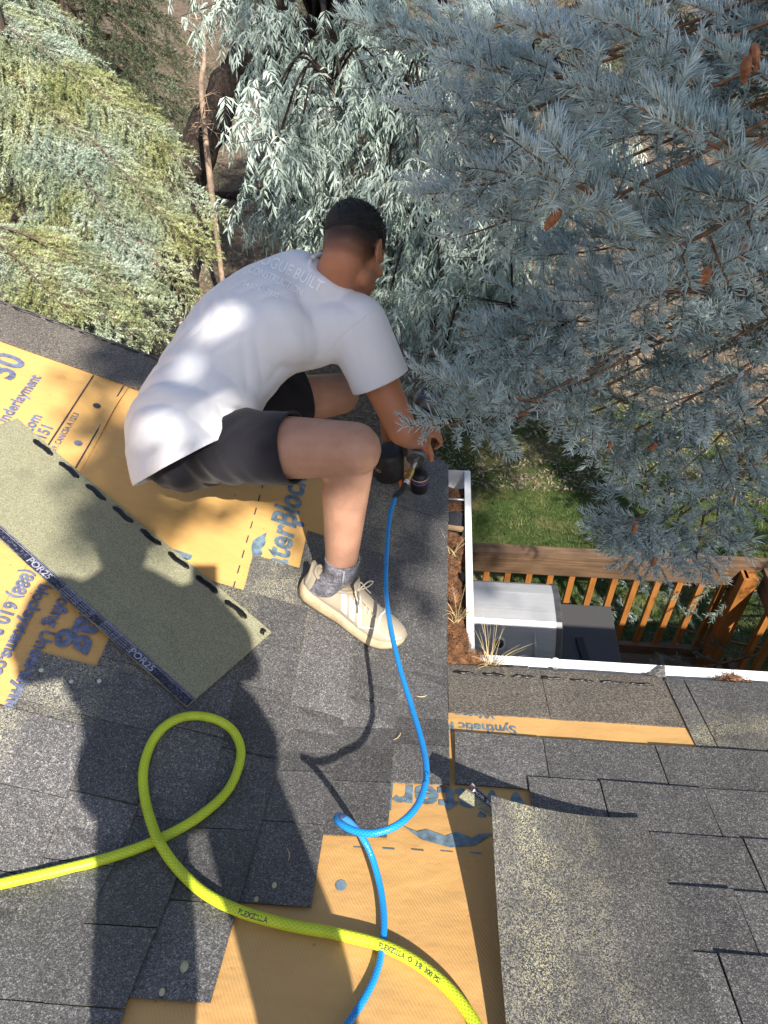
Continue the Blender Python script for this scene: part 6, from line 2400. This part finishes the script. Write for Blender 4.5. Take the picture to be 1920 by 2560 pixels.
for k, (x, y, h_, lab) in enumerate(((-2.4, 17.5, 9, 'tall dark conifer far behind the leaning trunk'), (-8.5, 15.5, 10, 'tall dark conifer far behind the dark green spruce'), (-7.6, 9.6, 8.5, 'dark conifer close behind the sunlit spruce'), (2.8, 18.0, 9, 'dark conifer far beyond the silver leaved olive'), (7.2, 14.5, 9, 'dark conifer far beyond the blue spruce'))):
    spruce(lab, (x, y), h_, [], M_GSP, whorls=(-2.0, 6.0, 0.6, 7, 2.6), group='background conifers', sz=2.2, gap=0.34, hang=0.6)

# ------------------------------------------------------------------ Russian olive with leaning trunk
M_OLEAF = NT('silver_green_leaf')
_v = M_OLEAF.coord()
_f = M_OLEAF.math('ADD', M_OLEAF.math('MULTIPLY', M_OLEAF.noise(_v, 2.6, 3), 0.6), M_OLEAF.math('MULTIPLY', M_OLEAF.noise(_v, 45.0, 2), 0.4))
M_OLEAF.base(M_OLEAF.ramp(_f, [(0.36, (0.24, 0.315, 0.26)), (0.50, (0.40, 0.485, 0.43)), (0.60, (0.54, 0.61, 0.55)), (0.69, (0.60, 0.60, 0.44))]))
M_OLEAF.p(Roughness=0.55, Specular_IOR_Level=0.35, Transmission_Weight=0.0)
M_OLEAF = M_OLEAF.m
M_DBARK = NT('dark_furrowed_bark')
_v = M_DBARK.coord()
_n = M_DBARK.noise(M_DBARK.mapping(_v, (16, 16, 3.2), (0.25, -0.35, 0)), 1.5, 5, 0.7)
M_DBARK.base(M_DBARK.ramp(_n, [(0.33, (0.014, 0.011, 0.010)), (0.55, (0.052, 0.039, 0.032)), (0.8, (0.15, 0.112, 0.09))])).p(Roughness=0.9, Specular_IOR_Level=0.2)
M_DBARK.bump(_n, 1.0, 0.06)
M_DBARK = M_DBARK.m


def sprig_template(seed, n=26, L=0.30, ll=0.074, lw=0.0066):
    r = np.random.default_rng(seed)
    V, F = [], []
    d = vnorm([1, 0, 0.25])
    p = np.zeros(3)
    for i in range(n):
        d = vnorm(d + np.array([0, 0, -0.085]) + r.normal(0, 0.03, 3))
        p = p + d * L / n
        sgn = 1 if i % 2 else -1
        sd_ = vnorm(np.cross(d, [0, 0, 1.0]) + r.normal(0, 0.25, 3))
        ld = vnorm(d * 0.55 + sd_ * sgn * 0.75 + np.array([0, 0, -0.55]) + r.normal(0, 0.22, 3))
        l = ll * r.uniform(0.7, 1.15)
        wv = vnorm(np.cross(ld, r.normal(0, 1, 3)))
        m = p + ld * l * 0.5 + np.array([0, 0, 0.004])
        b = len(V)
        V += [p, m + wv * lw, p + ld * l + np.array([0, 0, -0.012]), m - wv * lw]
        F += [(b, b + 1, b + 3), (b + 1, b + 2, b + 3)]
    return np.array(V), np.array(F)


olive = thing('russian_olive', 'silver leaved Russian olive with a dark leaning trunk behind the worker', 'tree')
def px_tube(pts, rad, name, parent, mat=None, n=12):
    P = catmull([np.asarray(q) for q in pts], 6)
    rr = np.interp(np.linspace(0, 1, len(P)), np.linspace(0, 1, len(rad)), rad)
    rr = [q * (1 + 0.10 * math.sin(i * 1.9) + 0.05 * math.sin(i * 5.1)) for i, q in enumerate(rr)]
    return MB().tube(P, rr, n).build(name, mat or M_DBARK, parent, True)
g0 = at(405, 570, 9.6)
g0[2] = float(gz(g0[0], g0[1])) - 0.1
px_tube([g0, at(470, 455, 9.6), at(545, 270, 9.5), at(622, 140, 9.4), at(690, 45, 9.3), at(720, -80, 9.2), at(760, -240, 9.0)], [0.27, 0.25, 0.235, 0.21, 0.17, 0.13, 0.09], 'trunk', olive, n=18)
px_tube([at(605, 175, 9.35), at(680, 150, 9.1), at(735, 100, 8.9), at(790, 55, 8.6), at(900, 0, 8.0), at(1000, -60, 7.4)], [0.13, 0.13, 0.125, 0.11, 0.08, 0.05], 'limb', olive)
px_tube([at(640, 110, 9.3), at(690, 20, 9.0), at(735, -90, 8.6)], [0.12, 0.10, 0.07], 'limb', olive)
sp_t = [sprig_template(s_) for s_ in (31, 32, 33, 34)]
MASSES = [(830, 270, 170, 120, 5.6, 0.7, 380), (1010, 320, 150, 160, 5.4, 0.6, 360), (600, 15, 100, 45, 6.6, 0.5, 90), (750, 545, 130, 60, 6.4, 0.5, 150), (890, 560, 110, 60, 6.2, 0.5, 120),
          (1060, 650, 150, 120, 5.5, 0.5, 330), (1250, 640, 150, 150, 5.3, 0.5, 330), (930, 120, 120, 90, 6.0, 0.6, 220), (700, 190, 50, 60, 6.6, 0.4, 50), (1170, 830, 110, 90, 5.6, 0.4, 150), (1200, 480, 160, 120, 5.6, 0.5, 260), (1330, 300, 250, 200, 6.2, 0.6, 260)]
pos, yaw = [], []
tw_ = Twigs()
for (cx, cy, rx, ry, dp, dd, n_) in MASSES:
    cen = at(cx, cy - ry * 0.5, dp)
    nsub = max(4, n_ // 26)
    subs = []
    for j in range(nsub):
        while True:
            u, v = rng.uniform(-1, 1, 2)
            if u * u + v * v < 1:
                break
        q = at(cx + u * rx, cy + v * ry, dp + rng.uniform(-dd, dd))
        subs.append(q)
        mid_ = (cen + q) / 2 + np.array([0, 0, 0.25])
        P = catmull([cen, mid_, q], 4)
        for a_, b_ in zip(P[:-1], P[1:]):
            tw_.seg(a_, b_, 0.010, 0.007)
    for i in range(n_):
        q = subs[i % nsub] + rng.normal(0, 1, 3) * np.array([0.13, 0.13, 0.12])
        pos.append(q)
        yaw.append(rng.uniform(0, 2 * math.pi))
        s_ = subs[i % nsub]
        if i % 2 == 0:
            tw_.seg(s_, q, 0.004, 0.002)
    lim = at(790, 55, 8.6)
    P = catmull([lim, (lim + cen) / 2 + np.array([0, 0, 0.5]), cen], 6)
    for i, (a_, b_) in enumerate(zip(P[:-1], P[1:])):
        tw_.seg(a_, b_, 0.045 * (1 - i / len(P)) + 0.010, 0.045 * (1 - (i + 1) / len(P)) + 0.010)
pos, yaw = np.array(pos), np.array(yaw)
D = np.stack([np.cos(yaw), np.sin(yaw), rng.normal(-0.15, 0.2, len(yaw))], -1)
idx = rng.integers(0, 4, len(pos))
Vs, Fs, off = [], [], 0
for k in range(4):
    m = idx == k
    V, F = merge(sp_t[k][0], sp_t[k][1], frames(D[m], np.tile([0, 0, 1.0], (m.sum(), 1))), rng.uniform(0.8, 1.25, m.sum()), pos[m])
    Vs.append(V); Fs.append(F + off); off += len(V)
o = obj('leaves', tri_mesh('leaves', np.concatenate(Vs), np.concatenate(Fs)), M_OLEAF, olive)
o['kind'] = 'stuff'
o = obj('branches', tri_mesh('branches', *tw_.arrays(5)), M_DBARK, olive)
o['kind'] = 'stuff'

# low dead limb lying under the olive
def gpt(x, y, lift):
    z = -2.6
    for _ in range(4):
        p_ = atz(x, y, z)
        z = float(gz(p_[0], p_[1])) + lift
    return atz(x, y, z)
fl = px_tube([gpt(520, 487, 0.05), gpt(635, 486, 0.10), gpt(715, 459, 0.16), gpt(827, 448, 0.2), gpt(1000, 466, 0.2), gpt(1150, 470, 0.15)], [0.05, 0.07, 0.10, 0.12, 0.13, 0.12], 'fallen_limb', None)
tag(fl, 'dark dead limb lying on brown litter left of the olive leaves', 'branch')
b0 = gpt(740, 447, 0.25)
st = px_tube([b0, b0 + np.array([0.18, 0.05, 0.32]), b0 + np.array([0.30, 0.1, 0.75])], [0.09, 0.08, 0.06], 'stub', fl)
# pale sapling stem with bare twigs
sap = thing('dead_sapling', 'pale bare sapling stem standing left of the leaning trunk', 'sapling')
s0 = at(512, 420, 8.4)
s0[2] = float(gz(s0[0], s0[1]))
M_PALEB = simple('pale_bare_wood', (0.32, 0.23, 0.17), 0.8, var=0.2, scale=20)
px_tube([s0, at(508, 290, 8.4), at(510, 150, 8.3), at(508, 30, 8.2), at(500, -60, 8.1)], [0.035, 0.032, 0.028, 0.022, 0.018], 'stem', sap, M_PALEB, 8)
tb = Twigs()
for i in range(46):
    y_ = rng.uniform(0, 330)
    a_ = at(509, y_, 8.3)
    d = vnorm(rng.normal(0, 1, 3) * [1, 0.6, 0.8])
    l = rng.uniform(0.10, 0.40)
    m_ = a_ + d * l * 0.5
    e_ = m_ + vnorm(d + rng.normal(0, 0.5, 3)) * l * 0.5
    tb.seg(a_, m_, 0.006, 0.004)
    tb.seg(m_, e_, 0.004, 0.002)
    for _ in range(2):
        tb.seg(m_, m_ + vnorm(d + rng.normal(0, 0.8, 3)) * l * 0.4, 0.003, 0.0015)
o = obj('twigs', tri_mesh('twigs', *tb.arrays(4)), M_PALEB, sap)
o['kind'] = 'stuff'
# dead brush: tangle of grey twigs low under the olive
tb = Twigs()
for i in range(620):
    x, y = (rng.uniform(880, 1330), rng.uniform(620, 960)) if i < 430 else (rng.uniform(560, 1000), rng.uniform(330, 560))
    a_ = gpt(x, y, rng.uniform(0.0, 0.5))
    d = vnorm([rng.normal(0, 0.5), rng.normal(0, 0.4), rng.normal(0.1, 0.7)])
    l = rng.uniform(0.2, 0.7)
    q = a_
    for s_ in range(4):
        q2 = q + d * l / 4
        tb.seg(q, q2, 0.0035 * (1 - s_ / 5), 0.0035 * (1 - (s_ + 1) / 5))
        q = q2
        d = vnorm(d + rng.normal(0, 0.25, 3) + [0, 0, -0.10])
o = obj('dead_brush', tri_mesh('dead_brush', *tb.arrays(4)), simple('grey_dead_twig', (0.20, 0.16, 0.13), 0.85, var=0.3, scale=15))
tag(o, 'tangle of grey dead twigs on the ground under the olive', 'brush', kind='stuff')
# bare brown twig on top of the sunlit spruce bough
tb = Twigs()
Pm = catmull([at(15, 40, 6.9), at(60, 95, 6.85), at(110, 125, 6.8), at(165, 175, 6.75)], 7)
for i, (a_, b_) in enumerate(zip(Pm[:-1], Pm[1:])):
    tb.seg(a_, b_, 0.009, 0.008)
    for s_ in (-1, 1):
        d = vnorm(vnorm(b_ - a_) * 0.6 + UP * s_ * 0.8 + rng.normal(0, 0.2, 3))
        tb.seg(a_, a_ + d * rng.uniform(0.08, 0.2), 0.004, 0.0015)
o = obj('dead_twig', tri_mesh('dead_twig', *tb.arrays(5)), M_PALEB)
tag(o, 'bare brown forked twig lying over the sunlit spruce bough', 'twig')
# small green weed by the trunk
M_WEED = simple('weed_leaf', (0.13, 0.20, 0.08), 0.6, var=0.3, scale=20)
wd_ = thing('weed', 'thin upright green weed beside the leaning trunk base', 'plant')
w0 = gpt(548, 492, 0.0)
MB().tube([w0, w0 + np.array([0.02, 0, 0.4]), w0 + np.array([0.0, 0, 0.9])], [0.006, 0.005, 0.003], 6).build('stem', M_WEED, wd_, True)
mb = MB()
for i in range(22):
    h_ = 0.12 + 0.75 * i / 22
    an = i * 2.4
    d = np.array([math.cos(an), math.sin(an), 0.3])
    sd_ = np.array([-math.sin(an), math.cos(an), 0]) * 0.012
    c_ = w0 + np.array([0.01, 0, h_])
    mb.add([c_, c_ + d * 0.045 + sd_, c_ + d * 0.09, c_ + d * 0.045 - sd_], [(0, 1, 2, 3)])
o = mb.build('leaves', M_WEED, wd_)
o['kind'] = 'stuff'

# ------------------------------------------------------------------ broad tree behind the house, its crown between the sun and the worker
SA = vnorm(np.cross([0, 0, 1.0], -SUN))
SB = np.cross(-SUN, SA)
poly = [(-0.90, 0.58), (-0.58, 0.55), (-0.42, 0.50), (-0.24, 0.42), (-0.12, 0.28), (-0.02, 0.12), (0.10, 0.18), (0.22, 0.46), (0.38, 0.58), (0.50, 0.30), (0.62, 0.06), (0.86, -0.06), (1.3, 0.05), (2.0, -0.05), (2.4, 0.4), (3.4, 1.2), (3.6, 3.2), (3.4, 6.2), (2.2, 7.6), (1.0, 7.2), (0.55, 5.4), (0.35, 3.8), (0.20, 2.6), (-0.15, 1.75), (-0.66, 1.42), (-0.86, 1.05)]
def inpoly(x, y):
    c = False
    n = len(poly)
    for i in range(n):
        (x0, y0), (x1, y1) = poly[i], poly[(i + 1) % n]
        if (y0 > y) != (y1 > y) and x < (x1 - x0) * (y - y0) / (y1 - y0) + x0:
            c = not c
    return c
def edge_d(x, y):
    best = 9
    n = len(poly)
    for i in range(n):
        a_, b_ = np.array(poly[i]), np.array(poly[(i + 1) % n])
        t = np.clip(np.dot([x, y] - a_, b_ - a_) / np.dot(b_ - a_, b_ - a_), 0, 1)
        best = min(best, np.linalg.norm(a_ + (b_ - a_) * t - [x, y]))
    return best
M_SLEAF = simple('broad_green_leaf', (0.075, 0.12, 0.035), 0.5, var=0.3, scale=6)
stree = thing('broadleaf_tree', 'tall broadleaf tree behind the house shading the worker', 'tree')
tk = np.array([7.4, -7.4])
z0 = float(gz(tk[0], tk[1])) - 0.1
px_tube([np.array([tk[0], tk[1], z0]), np.array([7.35, -7.3, 0.0]), np.array([7.0, -7.0, 3.0]), SA * 3.0 + SB * 1.6 - SUN * 9.0], [0.28, 0.24, 0.20, 0.14], 'trunk', stree)
tb = Twigs()
fork = SA * 3.0 + SB * 1.6 - SUN * 9.0
LV, k_ = [], 0
rs = np.random.default_rng(77)
SUNSPOTS = [(-0.66, 0.80, 0.04), (-0.62, 0.70, 0.045), (-0.16, 0.55, 0.045), (-0.25, 0.50, 0.05), (-0.45, 0.66, 0.04), (-0.22, 1.30, 0.03), (0.12, 0.42, 0.03), (1.1, 0.55, 0.06), (1.5, 0.5, 0.08)]
SUNSPOTS += [(q @ SA, q @ SB, r_) for q, r_ in ((at(558, 812, 1.95), 0.058), (at(515, 848, 1.95), 0.030), (at(470, 930, 1.95), 0.040), (at(430, 1085, 1.9), 0.045), (at(560, 1180, 1.92), 0.06), (at(880, 1330, 1.95), 0.07), (hit(560, 1150), 0.08), (hit(650, 1330), 0.09), (hit(520, 1380), 0.09), (hit(330, 1010), 0.07))]
clumps = -330
while clumps < 1000:
    x, y = rs.uniform(-0.82, 3.6), rs.uniform(-0.1, 7.6)
    if clumps < 0:
        x, y = (rs.uniform(-0.9, 0.42), rs.uniform(0.2, 1.6)) if clumps < -60 else (rs.uniform(0.5, 1.05), rs.uniform(-0.05, 0.6))
    if not inpoly(x, y):
        continue
    e_ = edge_d(x, y)
    if rs.uniform() > min(1.0, 0.35 + e_ / 0.30) * (1.0 if y < 1.8 else (0.55 if y < 4.6 else 0.95)):
        continue
    t = rs.uniform(7.6, 10.2)
    c_ = SA * x + SB * y - SUN * t
    rad = min(rs.uniform(0.10, 0.20), 0.05 + e_ * 0.8)
    if clumps % 4 == 0:
        m_ = (fork + c_) / 2 + np.array([0, 0, 0.3])
        tb.seg(fork, m_, 0.035, 0.02)
        tb.seg(m_, c_, 0.02, 0.006)
    n_ = int(14 + 900 * rad * rad)
    for i in range(n_):
        q = c_ + rs.normal(0, 1, 3) * rad * 0.6
        a_, b_ = q @ SA, q @ SB
        if any((a_ - sx_) ** 2 + (b_ - sy_) ** 2 < sr_ * sr_ for sx_, sy_, sr_ in SUNSPOTS):
            continue
        d = vnorm(rs.normal(0, 1, 3))
        w = vnorm(np.cross(d, rs.normal(0, 1, 3)))
        l, ww = rs.uniform(0.05, 0.085), rs.uniform(0.018, 0.026)
        LV += [q - d * l / 2, q + w * ww, q + d * l / 2, q - w * ww]
    clumps += 1
LV = np.array(LV)
o = obj('leaves', tri_mesh('leaves', LV, np.arange(len(LV)).reshape(-1, 4)), M_SLEAF, stree)
o['kind'] = 'stuff'
o = obj('branches', tri_mesh('branches', *tb.arrays(5)), M_BARK, stree)
o['kind'] = 'stuff'
# ------------------------------------------------------------------ the person taking the picture, standing just behind the camera
ph = thing('person', 'person in grey clothes standing on the right roof slope holding up a phone', 'person')
def rz(x, y):
    return float(roofz(x, y)) + 0.02
fl_, fr_ = np.array([-0.255, -1.70, rz(-0.255, -1.70)]), np.array([0.03, -1.60, rz(0.03, -1.60)])
pel = np.array([-0.105, -1.645, 0.62 + 0.93])
chest = np.array([-0.165, -1.68, 1.95])
nb_ = np.array([-0.175, -1.665, 2.12])
hd_ = np.array([-0.170, -1.61, 2.29])
hl_, hr_ = pel + [-0.105, 0, -0.04], pel + [0.105, 0, -0.04]
kl_, kr_ = (hl_ + fl_) / 2 + [0, 0.05, 0.02], (hr_ + fr_) / 2 + [0, 0.05, 0.02]
sl_, sr_ = chest + [-0.17, 0.01, 0.09], chest + [0.17, 0.01, 0.09]
el_, er_ = np.array([-0.43, -1.60, 1.76]), np.array([0.06, -1.56, 1.72])
wl_, wr_ = np.array([-0.20, -1.500, 1.715]), np.array([0.00, -1.490, 1.715])
mb = MB()
mb.capsule(hl_, kl_, 0.085, 0.06).capsule(kl_, fl_ + [0, 0, 0.07], 0.058, 0.04)
mb.capsule(hr_, kr_, 0.085, 0.06).capsule(kr_, fr_ + [0, 0, 0.07], 0.058, 0.04)
mb.capsule(pel, chest, 0.12, 0.125, 16).capsule(chest, nb_, 0.11, 0.058).capsule(sl_, sr_, 0.055, 0.055)
mb.capsule(nb_, hd_ - [0, 0.0, 0.06], 0.056, 0.054)
hf = frame([0.0, 0.80, -0.6], [0, 0.6, 0.8])
add_head(mb, hd_, hf, 1.0)
add_ears(mb, hd_, hf, 1.0)
for s_, e_, w_, ts in ((sl_, el_, wl_, 1), (sr_, er_, wr_, -1)):
    mb.capsule(s_, e_, 0.05, 0.04).capsule(e_, w_, 0.041, 0.028)
    sx = 1 if ts == 1 else -1
    add_hand(mb, w_, w_ + np.array([0.022 * sx, 0.045, 0.055]), (0.15 * sx, 0.40, 0.9), (0.8 * sx, -0.4, 0.1), ts, (0.25, 0.4, 0.3), 0.95)
b_ = remesh(mb, 0.010, 4, 'body')
for n_ in ('tan', 'leghair'):
    set_attr(b_, n_, np.zeros(len(b_.vertices)))
V = mesh_co(b_) - hd_
set_attr(b_, 'fade', (((V @ hf[2]) > -0.01) & ((V @ hf[1]) < 0.06)).astype(float) * (np.linalg.norm(V, axis=1) < 0.13))
obj('body', b_, M_SKIN2, ph, True)
mb = MB()
rings = [ell_ring(c_, np.array([1.0, 0, 0]), np.array([0, 1.0, 0]), a_, d_, 28, 2.3) for c_, a_, d_ in ((pel + [0, 0, -0.04], 0.225, 0.15), (pel + [0, 0, 0.07], 0.20, 0.14), ((pel + chest) / 2, 0.165, 0.13), (chest, 0.19, 0.135), (chest + [0, 0, 0.10], 0.17, 0.11), (nb_, 0.08, 0.075))]
mb.loft(rings, True)
mb.capsule(sl_, sl_ * 0.35 + el_ * 0.65, 0.075, 0.07).capsule(sr_, sr_ * 0.35 + er_ * 0.65, 0.075, 0.07)
obj('shirt', remesh(mb, 0.009, 5, 'shirt'), cloth_mat('heather_grey_jersey', (0.22, 0.22, 0.24)), ph, True)
mb = MB()
for h_, k_, f_ in ((hl_, kl_, fl_), (hr_, kr_, fr_)):
    mb.capsule(h_, k_, 0.092, 0.088).capsule(k_, k_ * 0.92 + f_ * 0.08, 0.088, 0.086)
mb.capsule(hl_ + [-0.02, 0, 0.03], hr_ + [0.02, 0, 0.03], 0.105, 0.105).capsule(pel + [0, 0, 0.04], pel + [0, 0, 0.08], 0.13, 0.13)
obj('shorts', remesh(mb, 0.009, 5, 'shorts'), cloth_mat('slate_canvas', (0.10, 0.10, 0.11)), ph, True)
for f_ in (fl_, fr_):
    mb = MB()
    rings = []
    for u_ in np.linspace(0, 1, 11):
        w_ = np.interp(u_, [0, 0.1, 0.4, 0.7, 0.92, 1], [0.02, 0.038, 0.038, 0.05, 0.036, 0.012])
        t_ = np.interp(u_, [0, 0.3, 0.45, 0.7, 1], [0.09, 0.11, 0.10, 0.06, 0.03])
        y_ = f_[1] - 0.08 + 0.28 * u_
        c_ = np.array([f_[0], y_, rz(f_[0], y_) + t_ / 2 - 0.006])
        rings.append(ell_ring(c_, np.array([1.0, 0, 0]), np.array([0, 0, 1.0]), w_, t_ / 2, 16, 3.0))
    mb.loft(rings, True)
    mb.build('shoe', simple('brown_boot_leather', (0.14, 0.08, 0.045), 0.6), ph, True)
# the phone, lens at the camera
phone = thing('phone', 'black phone held up in both hands behind the viewpoint', 'phone')
pc_ = CAM - FW * 0.018 - UP * 0.055 + RT * 0.02
MB().box(pc_, (0.0365, 0.074, 0.004), [RT, UP, FW]).build('case', M_BLACK, phone, bevel=0.003)
MB().tube([CAM - FW * 0.015, CAM - FW * 0.006], [0.008, 0.008], 18).build('lens', M_GUN, phone)
MB().box(pc_ - FW * 0.0045, (0.034, 0.071, 0.0006), [RT, UP, FW]).build('screen', simple('screen_glass', (0.02, 0.02, 0.03), 0.1), phone)
